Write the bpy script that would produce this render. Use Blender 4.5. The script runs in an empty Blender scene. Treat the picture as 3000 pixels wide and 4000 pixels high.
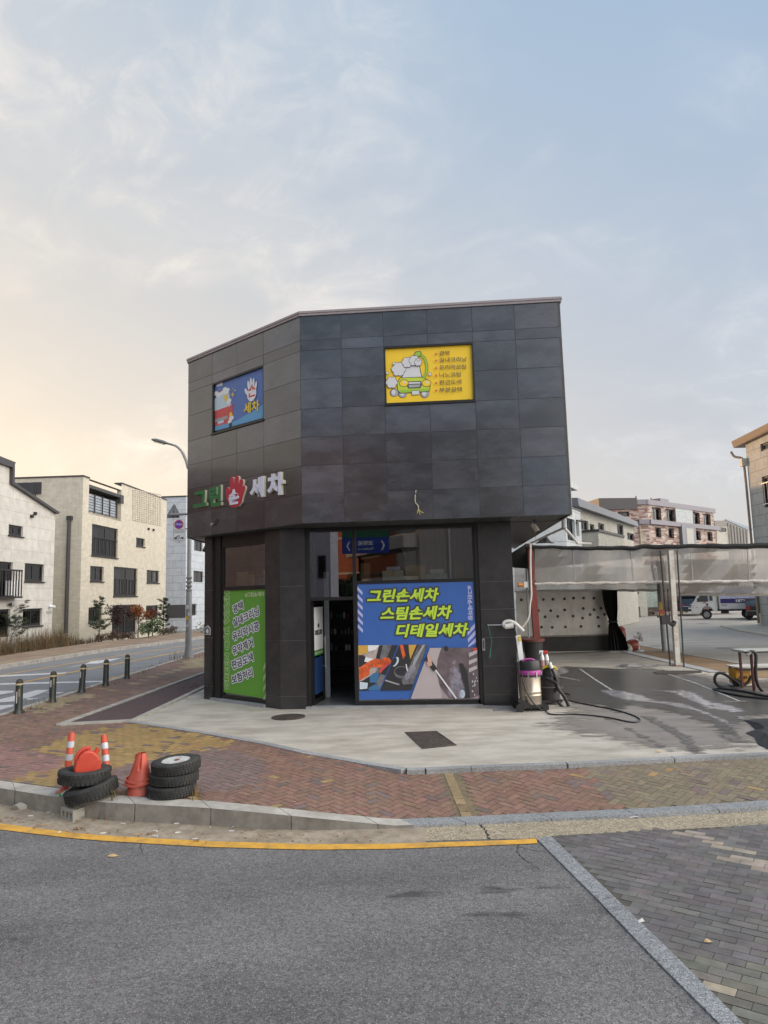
import bpy, bmesh, math, random
from mathutils import Vector, Matrix
random.seed(7)
SC = bpy.context.scene
COL = SC.collection

# ---------------------------------------------------------------- camera
F_PX, PITCH, ROLL, CAM_H = 2685.7, 0.118727, -0.025593, 2.35
CAM_ROT = Matrix.Rotation(math.pi / 2 + PITCH, 3, 'X') @ Matrix.Rotation(ROLL, 3, 'Z')
cam_d = bpy.data.cameras.new('camera')
cam_d.sensor_fit = 'VERTICAL'
cam_d.sensor_height = 36.0
cam_d.lens = F_PX / 4000 * 36.0
cam_d.clip_start = 0.1
cam_d.clip_end = 3000
cam = bpy.data.objects.new('camera', cam_d)
cam.matrix_world = Matrix.Translation((0, 0, CAM_H)) @ CAM_ROT.to_4x4()
COL.objects.link(cam)
SC.camera = cam

# ---------------------------------------------------------------- sky, sun, exposure
SUN_EL = math.radians(4.0)
SUN_AZ = math.radians(52.0)          # to the left of the view direction (+Y)
W = bpy.data.worlds.new('World')
SC.world = W
W.use_nodes = True
wn, wl = W.node_tree.nodes, W.node_tree.links
wn.clear()
w_out = wn.new('ShaderNodeOutputWorld')
w_bg = wn.new('ShaderNodeBackground')
w_bg.inputs['Strength'].default_value = 0.15
sky = wn.new('ShaderNodeTexSky')
sky.sky_type = 'NISHITA'
sky.sun_disc = False
sky.sun_elevation = SUN_EL
sky.sun_rotation = -SUN_AZ
sky.altitude = 50
sky.air_density = 1.0
sky.dust_density = 1.2
sky.ozone_density = 1.5
def wmath(op, a, b=None, c=None):
    n = wn.new('ShaderNodeMath'); n.operation = op
    for i, v in enumerate((a, b, c)):
        if v is None: continue
        if isinstance(v, (int, float)): n.inputs[i].default_value = v
        else: wl.new(v, n.inputs[i])
    return n.outputs[0]
def wmix(fac, a, b, mode='MIX'):
    n = wn.new('ShaderNodeMix'); n.data_type = 'RGBA'; n.blend_type = mode
    for i, v in ((0, fac), (6, a), (7, b)):
        if isinstance(v, (int, float)): n.inputs[i].default_value = v
        elif isinstance(v, tuple): n.inputs[i].default_value = v + (1,)
        else: wl.new(v, n.inputs[i])
    return n.outputs[2]
tc = wn.new('ShaderNodeTexCoord')
sep = wn.new('ShaderNodeSeparateXYZ')
wl.new(tc.outputs['Generated'], sep.inputs[0])
dx, dy, dz = sep.outputs
up = wmath('MAXIMUM', dz, 0.0)
# thin high haze that whitens and evens out the sky, warmer towards the low sun
dot = wn.new('ShaderNodeVectorMath'); dot.operation = 'DOT_PRODUCT'
wl.new(tc.outputs['Generated'], dot.inputs[0])
dot.inputs[1].default_value = (-math.sin(SUN_AZ), math.cos(SUN_AZ), 0.05)
sunny = wmath('POWER', wmath('MAXIMUM', wmath('MULTIPLY_ADD', dot.outputs['Value'], 0.5, 0.5), 0.0), 3.2)
lowness = wmath('POWER', wmath('SUBTRACT', 1.0, wmath('MINIMUM', up, 1.0)), 1.45)
haze_col = wmix(sunny, (1.68, 2.68, 3.95), (2.25, 2.9, 3.55))
haze_col = wmix(wmath('MULTIPLY', lowness, 0.95), haze_col, wmix(sunny, (3.25, 3.25, 3.5), (7.0, 5.3, 3.35)))
# wispy cloud
pl = wmath('ADD', up, 0.62)
cb = wn.new('ShaderNodeCombineXYZ')
wl.new(wmath('DIVIDE', dx, pl), cb.inputs[0]); wl.new(wmath('DIVIDE', dy, pl), cb.inputs[1])
def cloud(scale, rot, detail, lo, hi, dist, stretch):
    mp = wn.new('ShaderNodeMapping'); mp.inputs['Rotation'].default_value = (0, 0, rot)
    mp.inputs['Scale'].default_value = (scale, scale * stretch, 1)
    wl.new(cb.outputs[0], mp.inputs[0])
    nz = wn.new('ShaderNodeTexNoise'); nz.inputs['Scale'].default_value = 1; nz.inputs['Detail'].default_value = detail
    nz.inputs['Roughness'].default_value = 0.62; nz.inputs['Distortion'].default_value = dist
    wl.new(mp.outputs[0], nz.inputs['Vector'])
    mr = wn.new('ShaderNodeMapRange'); mr.interpolation_type = 'SMOOTHSTEP'
    mr.inputs['From Min'].default_value = lo; mr.inputs['From Max'].default_value = hi
    wl.new(nz.outputs['Fac'], mr.inputs['Value'])
    return mr.outputs[0]
c_big = cloud(2.3, 0.9, 4, 0.40, 0.66, 0.5, 1.3)
c_fine = cloud(8.5, 0.95, 9, 0.43, 0.72, 0.8, 1.35)
c_veil = wmath('MULTIPLY', c_big, wmath('MULTIPLY_ADD', c_fine, 0.75, 0.3))
c_puff = wmath('MULTIPLY', cloud(17.0, 0.9, 7, 0.53, 0.70, 0.5, 1.5), wmath('MULTIPLY', c_big, lowness))
cl = wmath('MINIMUM', wmath('ADD', wmath('MULTIPLY', c_veil, 0.75), wmath('MULTIPLY', c_puff, 0.6)), 1.0)
base = wmix(0.85, sky.outputs[0], haze_col)
cloudy = wmix(wmath('MULTIPLY', cl, 0.62), base, wmix(sunny, (3.7, 4.1, 4.45), (6.9, 5.7, 4.4)))
# sky brightened out of view, away from the sun, as added fill light
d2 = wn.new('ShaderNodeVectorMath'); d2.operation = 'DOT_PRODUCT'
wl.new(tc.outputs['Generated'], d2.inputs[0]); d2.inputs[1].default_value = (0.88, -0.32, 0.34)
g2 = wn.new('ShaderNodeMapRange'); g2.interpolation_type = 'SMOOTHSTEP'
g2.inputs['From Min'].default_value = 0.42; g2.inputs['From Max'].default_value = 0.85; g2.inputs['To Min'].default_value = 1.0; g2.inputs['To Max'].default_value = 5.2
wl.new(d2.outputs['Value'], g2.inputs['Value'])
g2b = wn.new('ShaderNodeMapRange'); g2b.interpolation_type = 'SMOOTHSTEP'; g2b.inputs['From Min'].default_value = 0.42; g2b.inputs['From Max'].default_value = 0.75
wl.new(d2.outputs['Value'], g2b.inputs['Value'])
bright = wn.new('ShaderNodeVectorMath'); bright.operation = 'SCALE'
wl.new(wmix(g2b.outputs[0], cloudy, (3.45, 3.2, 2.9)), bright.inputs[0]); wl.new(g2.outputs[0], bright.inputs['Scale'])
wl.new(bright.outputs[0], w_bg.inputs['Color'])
wl.new(w_bg.outputs[0], w_out.inputs[0])

sun_d = bpy.data.lights.new('sun', 'SUN')
sun_d.energy = 2.2
sun_d.angle = math.radians(0.5)
sun_d.color = (1.0, 0.60, 0.30)
sun = bpy.data.objects.new('sun', sun_d)
sdir = Vector((-math.sin(SUN_AZ) * math.cos(SUN_EL), math.cos(SUN_AZ) * math.cos(SUN_EL), math.sin(SUN_EL)))
sun.rotation_euler = sdir.to_track_quat('Z', 'Y').to_euler()
sun.location = (-30, 20, 30)
COL.objects.link(sun)
SC.view_settings.view_transform = 'Standard'
SC.view_settings.look = 'None'
SC.view_settings.exposure = 0.45
SC.view_settings.gamma = 1.0
SC.render.film_transparent = False
SC.cycles.max_bounces = 6
SC.cycles.use_denoising = True

# ---------------------------------------------------------------- helpers: photo rays -> real surfaces
def ray(px, py):
    return CAM_ROT @ Vector(((px - 1500) / F_PX, -(py - 2000) / F_PX, -1.0))
CAMP = Vector((0, 0, CAM_H))
def G(px, py, z=0.0):
    d = ray(px, py)
    return CAMP + d * ((z - CAM_H) / d.z)
def at(px, py, y):
    d = ray(px, py)
    return CAMP + d * (y / d.y)
class Fr:
    """vertical plane from a to b; u along it, o outwards (towards the viewer), z up"""
    def __init__(s, a, b, off=0.0):
        a = Vector((a[0], a[1], 0)); b = Vector((b[0], b[1], 0))
        s.U = (b - a).normalized(); s.N = Vector((s.U.y, -s.U.x, 0)); s.L = (b - a).length
        s.a = a + s.N * off
    def P(s, u, z, o=0.0):
        p = s.a + s.U * u + s.N * o
        return Vector((p.x, p.y, z))
    def px(s, x, y):
        d = ray(x, y); t = (s.a - CAMP).dot(s.N) / d.dot(s.N)
        p = CAMP + d * t
        return (p - s.a).dot(s.U), p.z
    def shift(s, o):
        f = Fr((0, 0), (1, 0)); f.U, f.N, f.L, f.a = s.U, s.N, s.L, s.a + s.N * o
        return f

# ---------------------------------------------------------------- materials
MATS = {}
def M(name, col=(.5, .5, .5), rough=.6, var=.12, scale=6.0, bump=0.0, bscale=60.0, metal=0.0, spec=.5, tint=False,
      dirt=None, dscale=1.5, damt=.5, stretch=(1, 1, 1), alpha=None, coords='Object'):
    if name in MATS: return MATS[name]
    m = bpy.data.materials.new(name); m.use_nodes = True
    n, l = m.node_tree.nodes, m.node_tree.links
    b = n['Principled BSDF']
    b.inputs['Roughness'].default_value = rough; b.inputs['Metallic'].default_value = metal
    b.inputs['Specular IOR Level'].default_value = spec
    t = n.new('ShaderNodeTexCoord'); mp = n.new('ShaderNodeMapping'); mp.inputs['Scale'].default_value = stretch
    l.new(t.outputs[coords], mp.inputs[0])
    nz = n.new('ShaderNodeTexNoise'); nz.inputs['Scale'].default_value = scale; nz.inputs['Detail'].default_value = 6
    nz.inputs['Roughness'].default_value = .6
    l.new(mp.outputs[0], nz.inputs['Vector'])
    mr = n.new('ShaderNodeMapRange'); mr.inputs['From Min'].default_value = .3; mr.inputs['From Max'].default_value = .7
    mr.inputs['To Min'].default_value = 1 - var; mr.inputs['To Max'].default_value = 1 + var
    l.new(nz.outputs['Fac'], mr.inputs['Value'])
    src = None
    if tint:
        a = n.new('ShaderNodeAttribute'); a.attribute_name = 'tint'; src = a.outputs['Color']
    mx = n.new('ShaderNodeMix'); mx.data_type = 'RGBA'; mx.blend_type = 'MULTIPLY'; mx.inputs[0].default_value = 1
    if src: l.new(src, mx.inputs[6])
    else: mx.inputs[6].default_value = tuple(col) + (1,)
    l.new(mr.outputs[0], mx.inputs[7])
    out = mx.outputs[2]
    if dirt:
        d = n.new('ShaderNodeTexNoise'); d.inputs['Scale'].default_value = dscale; d.inputs['Detail'].default_value = 8
        d.inputs['Roughness'].default_value = .65
        l.new(mp.outputs[0], d.inputs['Vector'])
        dr = n.new('ShaderNodeMapRange'); dr.inputs['From Min'].default_value = .45; dr.inputs['From Max'].default_value = .75
        dr.inputs['To Max'].default_value = damt
        l.new(d.outputs['Fac'], dr.inputs['Value'])
        m2 = n.new('ShaderNodeMix'); m2.data_type = 'RGBA'; l.new(dr.outputs[0], m2.inputs[0]); l.new(out, m2.inputs[6])
        m2.inputs[7].default_value = tuple(dirt) + (1,); out = m2.outputs[2]
    l.new(out, b.inputs['Base Color'])
    if bump:
        bn = n.new('ShaderNodeTexNoise'); bn.inputs['Scale'].default_value = bscale; bn.inputs['Detail'].default_value = 4
        l.new(mp.outputs[0], bn.inputs['Vector'])
        bp = n.new('ShaderNodeBump'); bp.inputs['Strength'].default_value = bump; bp.inputs['Distance'].default_value = .01
        l.new(bn.outputs['Fac'], bp.inputs['Height']); l.new(bp.outputs[0], b.inputs['Normal'])
    m['bsdf'] = b.name; m['colout'] = out.node.name
    MATS[name] = m
    return m
def glass(name, refl=.22, col=(.75, .8, .78), rough=0.0):
    if name in MATS: return MATS[name]
    m = bpy.data.materials.new(name); m.use_nodes = True
    n, l = m.node_tree.nodes, m.node_tree.links; n.clear()
    o = n.new('ShaderNodeOutputMaterial'); mx = n.new('ShaderNodeMixShader')
    tr = n.new('ShaderNodeBsdfTransparent'); tr.inputs[0].default_value = col + (1,)
    gl = n.new('ShaderNodeBsdfGlossy'); gl.inputs['Roughness'].default_value = rough; gl.inputs['Color'].default_value = (.95, .97, 1, 1)
    fr = n.new('ShaderNodeFresnel'); fr.inputs[0].default_value = 1.5
    ad = n.new('ShaderNodeMath'); ad.operation = 'ADD'; ad.use_clamp = True; ad.inputs[1].default_value = refl
    l.new(fr.outputs[0], ad.inputs[0]); l.new(ad.outputs[0], mx.inputs[0])
    l.new(tr.outputs[0], mx.inputs[1]); l.new(gl.outputs[0], mx.inputs[2]); l.new(mx.outputs[0], o.inputs[0])
    MATS[name] = m
    return m
def bricks(name, c1, c2, mortar, bw, bh, joint=.006, rough=.75, bias=0.0, off=.5, bump=.25, extra=None, var=.12, nscale=3.0):
    """courses laid out in metres from the UV map (u along the wall, v up)"""
    if name in MATS: return MATS[name]
    m = M(name, c1, rough, var, nscale)
    n, l = m.node_tree.nodes, m.node_tree.links; b = n['Principled BSDF']
    uv = n.new('ShaderNodeUVMap')
    br = n.new('ShaderNodeTexBrick'); br.offset = off; br.inputs['Scale'].default_value = 1
    br.inputs['Color1'].default_value = tuple(c1) + (1,); br.inputs['Color2'].default_value = tuple(c2) + (1,)
    br.inputs['Mortar'].default_value = tuple(mortar) + (1,); br.inputs['Mortar Size'].default_value = joint
    br.inputs['Mortar Smooth'].default_value = .15; br.inputs['Bias'].default_value = bias
    br.inputs['Brick Width'].default_value = bw; br.inputs['Row Height'].default_value = bh
    l.new(uv.outputs[0], br.inputs['Vector'])
    mul = n[m['colout']]
    l.new(br.outputs['Color'], mul.inputs[6])
    if bump:
        bp = n.new('ShaderNodeBump'); bp.inputs['Strength'].default_value = bump; bp.inputs['Distance'].default_value = .008; bp.invert = True
        l.new(br.outputs['Fac'], bp.inputs['Height']); l.new(bp.outputs[0], b.inputs['Normal'])
    return m

# ---------------------------------------------------------------- mesh building
ORG = {}
def tag(o, label=None, cat=None, group=None, kind=None):
    if label: o['label'] = label
    if cat: o['category'] = cat
    if group: o['group'] = group
    if kind: o['kind'] = kind
    return o
def thing(name, label, cat, loc=(0, 0, 0), group=None):
    o = bpy.data.objects.new(name, None); COL.objects.link(o)
    o.empty_display_size = .2
    o.location = loc; ORG[o] = Vector(loc)
    return tag(o, label, cat, group)
def copy_tree(o, parent=None):
    c = o.copy(); COL.objects.link(c)
    if parent is not None:
        c.parent = parent
    ORG[c] = ORG.get(o, Vector())
    for ch in list(o.children): copy_tree(ch, c)
    return c
class MB:
    def __init__(s):
        s.v, s.f, s.m, s.c = [], [], [], []
    def add(s, vs, fs, m=0, c=(1, 1, 1)):
        k = len(s.v); s.v += [Vector(p) for p in vs]
        for f in fs:
            s.f.append([i + k for i in f]); s.m.append(m); s.c.append(c)
        return s
    def face(s, pts, m=0, c=(1, 1, 1)): return s.add(pts, [range(len(pts))], m, c)
    def hexa(s, p, m=0, c=(1, 1, 1)):   # 8 points: 0-3 bottom loop, 4-7 top loop
        return s.add(p, [(3, 2, 1, 0), (4, 5, 6, 7), (0, 1, 5, 4), (1, 2, 6, 5), (2, 3, 7, 6), (3, 0, 4, 7)], m, c)
    def box(s, ctr, size, rot=None, m=0, c=(1, 1, 1), taper=1.0):
        x, y, z = (t / 2 for t in size); ctr = Vector(ctr)
        pts = [Vector(q) for q in ((-x, -y, -z), (x, -y, -z), (x, y, -z), (-x, y, -z), (-x * taper, -y * taper, z), (x * taper, -y * taper, z), (x * taper, y * taper, z), (-x * taper, y * taper, z))]
        if rot is not None: pts = [rot @ q for q in pts]
        return s.hexa([ctr + q for q in pts], m, c)
    def fb(s, fr, u0, u1, z0, z1, o0, o1, m=0, c=(1, 1, 1)):
        return s.hexa([fr.P(u0, z0, o1), fr.P(u1, z0, o1), fr.P(u1, z0, o0), fr.P(u0, z0, o0), fr.P(u0, z1, o1), fr.P(u1, z1, o1), fr.P(u1, z1, o0), fr.P(u0, z1, o0)], m, c)
    def prism(s, lo, hi, m=0, c=(1, 1, 1), caps=True):
        n = len(lo)
        fs = [(i, (i + 1) % n, n + (i + 1) % n, n + i) for i in range(n)]
        if caps: fs += [tuple(range(n - 1, -1, -1)), tuple(range(n, 2 * n))]
        return s.add(list(lo) + list(hi), fs, m, c)
    def fpoly(s, fr, poly, o0, o1, m=0, c=(1, 1, 1)):
        """outline in (u, z) on a frame, from depth o0 to o1"""
        return s.prism([fr.P(u, z, o0) for u, z in poly], [fr.P(u, z, o1) for u, z in poly], m, c)
    def cyl(s, p0, p1, r0, r1=None, n=12, m=0, c=(1, 1, 1), caps=True):
        r1 = r0 if r1 is None else r1
        p0, p1 = Vector(p0), Vector(p1); d = (p1 - p0).normalized()
        a = d.orthogonal().normalized(); b = d.cross(a)
        ring = lambda p, r: [p + (a * math.cos(2 * math.pi * i / n) + b * math.sin(2 * math.pi * i / n)) * r for i in range(n)]
        return s.prism(ring(p0, r0), ring(p1, r1), m, c, caps)
    def tube(s, pts, r, n=8, m=0, c=(1, 1, 1), smooth=2):
        pts = [Vector(p) for p in pts]
        for _ in range(smooth if len(pts) > 2 else 0):
            q = [pts[0]]
            for a, b in zip(pts, pts[1:]): q += [a * .75 + b * .25, a * .25 + b * .75]
            pts = q + [pts[-1]]
        k = len(s.v); prev = None; rings = []
        for i, p in enumerate(pts):
            d = (pts[min(i + 1, len(pts) - 1)] - pts[max(i - 1, 0)])
            d = d.normalized() if d.length > 1e-9 else Vector((0, 0, 1))
            a = d.orthogonal().normalized() if prev is None else (prev - d * prev.dot(d)).normalized()
            prev = a; b = d.cross(a)
            rr = r[min(i * len(r) // len(pts), len(r) - 1)] if isinstance(r, (list, tuple)) else r
            rings += [p + (a * math.cos(2 * math.pi * j / n) + b * math.sin(2 * math.pi * j / n)) * rr for j in range(n)]
        N = len(pts); fs = []
        for i in range(N - 1):
            for j in range(n): fs.append((i * n + j, i * n + (j + 1) % n, (i + 1) * n + (j + 1) % n, (i + 1) * n + j))
        fs += [tuple(range(n - 1, -1, -1)), tuple(range((N - 1) * n, N * n))]
        return s.add(rings, fs, m, c)
    def lathe(s, prof, ctr=(0, 0, 0), n=24, rot=None, m=0, c=(1, 1, 1), closed=False):
        ctr = Vector(ctr); vs = []
        for r, z in prof:
            for j in range(n):
                q = Vector((r * math.cos(2 * math.pi * j / n), r * math.sin(2 * math.pi * j / n), z))
                vs.append(ctr + (rot @ q if rot is not None else q))
        fs = []; N = len(prof); rng = N if closed else N - 1
        for i in range(rng):
            for j in range(n):
                a, b = i * n, ((i + 1) % N) * n
                fs.append((a + j, a + (j + 1) % n, b + (j + 1) % n, b + j))
        if not closed:
            if prof[0][0] > 1e-5: fs.append(tuple(range(n - 1, -1, -1)))
            if prof[-1][0] > 1e-5: fs.append(tuple(range((N - 1) * n, N * n)))
        return s.add(vs, fs, m, c)
    def ball(s, ctr, r, n=12, m=0, c=(1, 1, 1), squash=1.0, rot=None):
        return s.lathe([(r * math.sin(math.pi * i / 8) if 0 < i < 8 else 1e-6, -r * squash * math.cos(math.pi * i / 8)) for i in range(9)], ctr, n, rot, m, c)
    def build(s, name, mats, parent=None, base=None, smooth=False, tint=False, bevel=0, **tags):
        if not isinstance(mats, (list, tuple)): mats = [mats]
        if parent is not None: org = ORG[parent]
        elif base is not None: org = Vector(base)
        else:
            lo = [min(v[i] for v in s.v) for i in range(3)]; hi = [max(v[i] for v in s.v) for i in range(3)]
            org = Vector(((lo[0] + hi[0]) / 2, (lo[1] + hi[1]) / 2, lo[2]))
        me = bpy.data.meshes.new(name)
        me.from_pydata([tuple(v - org) for v in s.v], [], [tuple(f) for f in s.f])
        for mt in mats: me.materials.append(mt)
        me.polygons.foreach_set('material_index', s.m)
        uvl = me.uv_layers.new(name='UVMap'); buf = [0.0] * (2 * len(me.loops))
        for p in me.polygons:
            nr = p.normal
            if abs(nr.z) > .8: t, w = Vector((1, 0, 0)), Vector((0, 1, 0))
            else:
                t = Vector((-nr.y, nr.x, 0)).normalized(); w = Vector((0, 0, 1))
            for li in p.loop_indices:
                q = s.v[me.loops[li].vertex_index]
                buf[2 * li] = q.dot(t); buf[2 * li + 1] = q.dot(w)
        uvl.data.foreach_set('uv', buf)
        if tint:
            at_ = me.attributes.new('tint', 'FLOAT_COLOR', 'FACE'); b2 = []
            for c in s.c: b2 += [c[0], c[1], c[2], 1.0]
            at_.data.foreach_set('color', b2)
        if smooth:
            bm = bmesh.new(); bm.from_mesh(me)
            bmesh.ops.remove_doubles(bm, verts=bm.verts, dist=1e-5)
            for f in bm.faces: f.smooth = True
            for e in bm.edges:
                if len(e.link_faces) == 2 and e.calc_face_angle(3) > math.radians(42): e.smooth = False
            bm.to_mesh(me); bm.free()
        me.update()
        o = bpy.data.objects.new(name, me); COL.objects.link(o)
        if bevel:
            md = o.modifiers.new('bevel', 'BEVEL'); md.width = bevel; md.segments = 2; md.limit_method = 'ANGLE'
        if parent is not None: o.parent = parent
        else: o.location = org
        ORG[o] = org
        return tag(o, **tags)

# ---------------------------------------------------------------- lettering (flat letters cut as real geometry)
def text2d(body, size, bold=0.0, shear=0.0, spacing=1.0, align='LEFT', depth=0.002, line=1.0):
    c = bpy.data.curves.new('lettering', 'FONT'); c.body = body; c.size = size; c.offset = bold; c.shear = shear
    c.space_character = spacing; c.align_x = align; c.extrude = depth / 2; c.space_line = line; c.resolution_u = 3
    o = bpy.data.objects.new('lettering', c); COL.objects.link(o)
    dg = bpy.context.evaluated_depsgraph_get()
    me = bpy.data.meshes.new_from_object(o.evaluated_get(dg))
    vs = [v.co.copy() for v in me.vertices]; fs = [list(p.vertices) for p in me.polygons]
    bpy.data.objects.remove(o); bpy.data.meshes.remove(me); bpy.data.curves.remove(c)
    return vs, fs
def put_text(mb, fr, body, u, z, size, o=0.004, bold=0.0, shear=0.0, rot=0.0, spacing=1.0, align='LEFT', depth=.002, sx=1.0, m=0, c=(1, 1, 1), fit=None, mirror=False):
    vs, fs = text2d(body, size, bold, shear, spacing, align, depth)
    if not vs: return
    if fit:   # fit the letters into width x height
        x0, x1 = min(v.x for v in vs), max(v.x for v in vs); y0, y1 = min(v.y for v in vs), max(v.y for v in vs)
        fx, fy = fit[0] / (x1 - x0), fit[1] / (y1 - y0)
        for v in vs: v.x = (v.x - x0) * fx; v.y = (v.y - y0) * fy
    ca, sa = math.cos(rot), math.sin(rot)
    pts = []
    for v in vs:
        x, y = v.x * sx, v.y
        if mirror: x = -x
        pts.append(fr.P(u + x * ca - y * sa, z + x * sa + y * ca, o + v.z))
    mb.add(pts, fs, m, c)

# ---------------------------------------------------------------- walls with real openings
def wall_cells(mb, fr, u0, u1, z0, top, holes, th=.25, m=0, o=0.0, c=(1, 1, 1), breaks=()):
    """front face cut into cells round the openings, with reveals; top is a number or a function of u"""
    tf = top if callable(top) else (lambda u: top)
    us = sorted({u0, u1, *[t for h in holes for t in h[:2]], *breaks}); us = [u for u in us if u0 <= u <= u1]
    for a, b in zip(us, us[1:]):
        hs = sorted([h for h in holes if h[0] < (a + b) / 2 < h[1]], key=lambda h: h[2])
        z = z0
        for h in hs:
            if h[2] > z: mb.face([fr.P(a, z, o), fr.P(b, z, o), fr.P(b, h[2], o), fr.P(a, h[2], o)], m, c)
            z = h[3]
        ta, tb = tf(a + 1e-6), tf(b - 1e-6)
        if max(ta, tb) > z: mb.face([fr.P(a, z, o), fr.P(b, z, o), fr.P(b, tb, o), fr.P(a, ta, o)], m, c)
    for h in holes:
        a, b, zl, zh = h[:4]
        mb.face([fr.P(a, zl, o), fr.P(b, zl, o), fr.P(b, zl, o - th), fr.P(a, zl, o - th)], m, c)
        mb.face([fr.P(a, zh, o), fr.P(a, zh, o - th), fr.P(b, zh, o - th), fr.P(b, zh, o)], m, c)
        mb.face([fr.P(a, zl, o), fr.P(a, zl, o - th), fr.P(a, zh, o - th), fr.P(a, zh, o)], m, c)
        mb.face([fr.P(b, zl, o), fr.P(b, zh, o), fr.P(b, zh, o - th), fr.P(b, zl, o - th)], m, c)
def window(fr, parent, u0, u1, z0, z1, o=-.10, fw=.05, divs=(), mat=None, gl=None, backing=True, name='window', sill=False):
    mb = MB(); d = .06
    for a, b, c, e in ((u0, u1, z0, z0 + fw), (u0, u1, z1 - fw, z1)): mb.fb(fr, a, b, c, e, o - d, o)
    for a, b in ((u0, u0 + fw), (u1 - fw, u1)): mb.fb(fr, a, b, z0 + fw, z1 - fw, o - d, o)
    for t in divs:
        uu = u0 + (u1 - u0) * t; mb.fb(fr, uu - fw * .45, uu + fw * .45, z0 + fw, z1 - fw, o - d + .004, o - .006)
    w = mb.build(name, mat or M('window_frame_dark', (.018, .018, .02), .4, .1), parent)
    p = MB(); p.face([fr.P(u0 + fw, z0 + fw, o - .03), fr.P(u1 - fw, z0 + fw, o - .03), fr.P(u1 - fw, z1 - fw, o - .03), fr.P(u0 + fw, z1 - fw, o - .03)])
    p.build('pane', gl or MATS['house_glass'], w)
    return w

# ---------------------------------------------------------------- ground
ROAD_Z = -0.19
def pxpoly(pts, z=0.0): return [G(x, y, z) for x, y in pts]
def sheet(name, polys, mat, z=None, **kw):
    mb = MB()
    for p in polys: mb.face([Vector((q.x, q.y, q.z if z is None else z)) for q in p])
    return mb.build(name, mat, base=(0, 0, 0), kind='structure', **kw)
def inside(p, poly):
    r = False; n = len(poly); j = n - 1
    for i in range(n):
        a, b = poly[i], poly[j]
        if (a.y > p[1]) != (b.y > p[1]) and p[0] < (b.x - a.x) * (p[1] - a.y) / (b.y - a.y) + a.x: r = not r
        j = i
    return r
def asphalt(name, col, speck=.5, rough=.8, stain=.35):
    m = M(name, col, rough, .16, .8, dirt=tuple(c * .45 for c in col), dscale=.9, damt=stain, stretch=(.55, 1.6, 1))
    n, l = m.node_tree.nodes, m.node_tree.links; b = n['Principled BSDF']
    t = [q for q in n if q.type == 'TEX_COORD'][0]
    prev = n[m['colout']].outputs[2]
    for sc, amt in ((130.0, speck), (46.0, speck * .5)):
        v = n.new('ShaderNodeTexVoronoi'); v.inputs['Scale'].default_value = sc; l.new(t.outputs['Object'], v.inputs['Vector'])
        s = n.new('ShaderNodeSeparateColor'); l.new(v.outputs['Color'], s.inputs[0])
        r = n.new('ShaderNodeMapRange'); r.inputs['To Min'].default_value = 1 - amt; r.inputs['To Max'].default_value = 1 + amt * 1.15
        l.new(s.outputs[0], r.inputs['Value'])
        x = n.new('ShaderNodeMix'); x.data_type = 'RGBA'; x.blend_type = 'MULTIPLY'; x.inputs[0].default_value = 1
        l.new(prev, x.inputs[6]); l.new(r.outputs[0], x.inputs[7]); prev = x.outputs[2]
    # scattered pale and dark stones showing in the surface
    for sc, lo, colr, k_ in ((75.0, .90, tuple(min(.6, c * 2.6) for c in col), .75), (52.0, .93, tuple(c * .3 for c in col), .8)):
        v = n.new('ShaderNodeTexVoronoi'); v.inputs['Scale'].default_value = sc; l.new(t.outputs['Object'], v.inputs['Vector'])
        s = n.new('ShaderNodeSeparateColor'); l.new(v.outputs['Color'], s.inputs[0])
        r = n.new('ShaderNodeMapRange'); r.inputs['From Min'].default_value = lo; r.inputs['From Max'].default_value = lo + .02; r.inputs['To Max'].default_value = k_ * min(1, speck * 2)
        l.new(s.outputs[1], r.inputs['Value'])
        d = n.new('ShaderNodeMath'); d.operation = 'LESS_THAN'; l.new(v.outputs['Distance'], d.inputs[0]); d.inputs[1].default_value = .42
        f = n.new('ShaderNodeMath'); f.operation = 'MULTIPLY'; l.new(r.outputs[0], f.inputs[0]); l.new(d.outputs[0], f.inputs[1])
        x = n.new('ShaderNodeMix'); x.data_type = 'RGBA'; l.new(f.outputs[0], x.inputs[0]); l.new(prev, x.inputs[6]); x.inputs[7].default_value = tuple(colr) + (1,); prev = x.outputs[2]
    l.new(prev, b.inputs['Base Color'])
    v = n.new('ShaderNodeTexVoronoi'); v.inputs['Scale'].default_value = 110; l.new(t.outputs['Object'], v.inputs['Vector'])
    bp = n.new('ShaderNodeBump'); bp.inputs['Strength'].default_value = .5; bp.inputs['Distance'].default_value = .006
    l.new(v.outputs['Distance'], bp.inputs['Height']); l.new(bp.outputs[0], b.inputs['Normal'])
    return m
M_ROAD = asphalt('asphalt_near', (.140, .137, .140), .42, stain=.6)
M_STREET = asphalt('asphalt_street', (.20, .205, .215), .25, stain=.15)
M_YARD = asphalt('yard_concrete_asphalt', (.36, .34, .31), .14, stain=.12)
M_GUTTER = M('gutter_concrete', (.33, .28, .215), .85, .25, 9, bump=.5, bscale=90, dirt=(.15, .12, .085), dscale=2.2, damt=.75)
M_AGG = asphalt('exposed_aggregate', (.30, .255, .185), .5, stain=.1)
M_CONC = M('apron_concrete', (.47, .44, .39), .8, .16, 2.4, bump=.25, bscale=70, dirt=(.27, .235, .185), dscale=1.3, damt=.9, stretch=(.7, 1.5, 1))
M_GRAN = asphalt('granite', (.215, .228, .245), .4, rough=.7, stain=.1)
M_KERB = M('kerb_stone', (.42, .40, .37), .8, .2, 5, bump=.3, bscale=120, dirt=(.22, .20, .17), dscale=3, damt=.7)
M_KERBF = M('kerb_face', (.24, .225, .20), .85, .25, 6, bump=.4, bscale=80, dirt=(.10, .09, .075), dscale=2.5, damt=.8)
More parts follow.
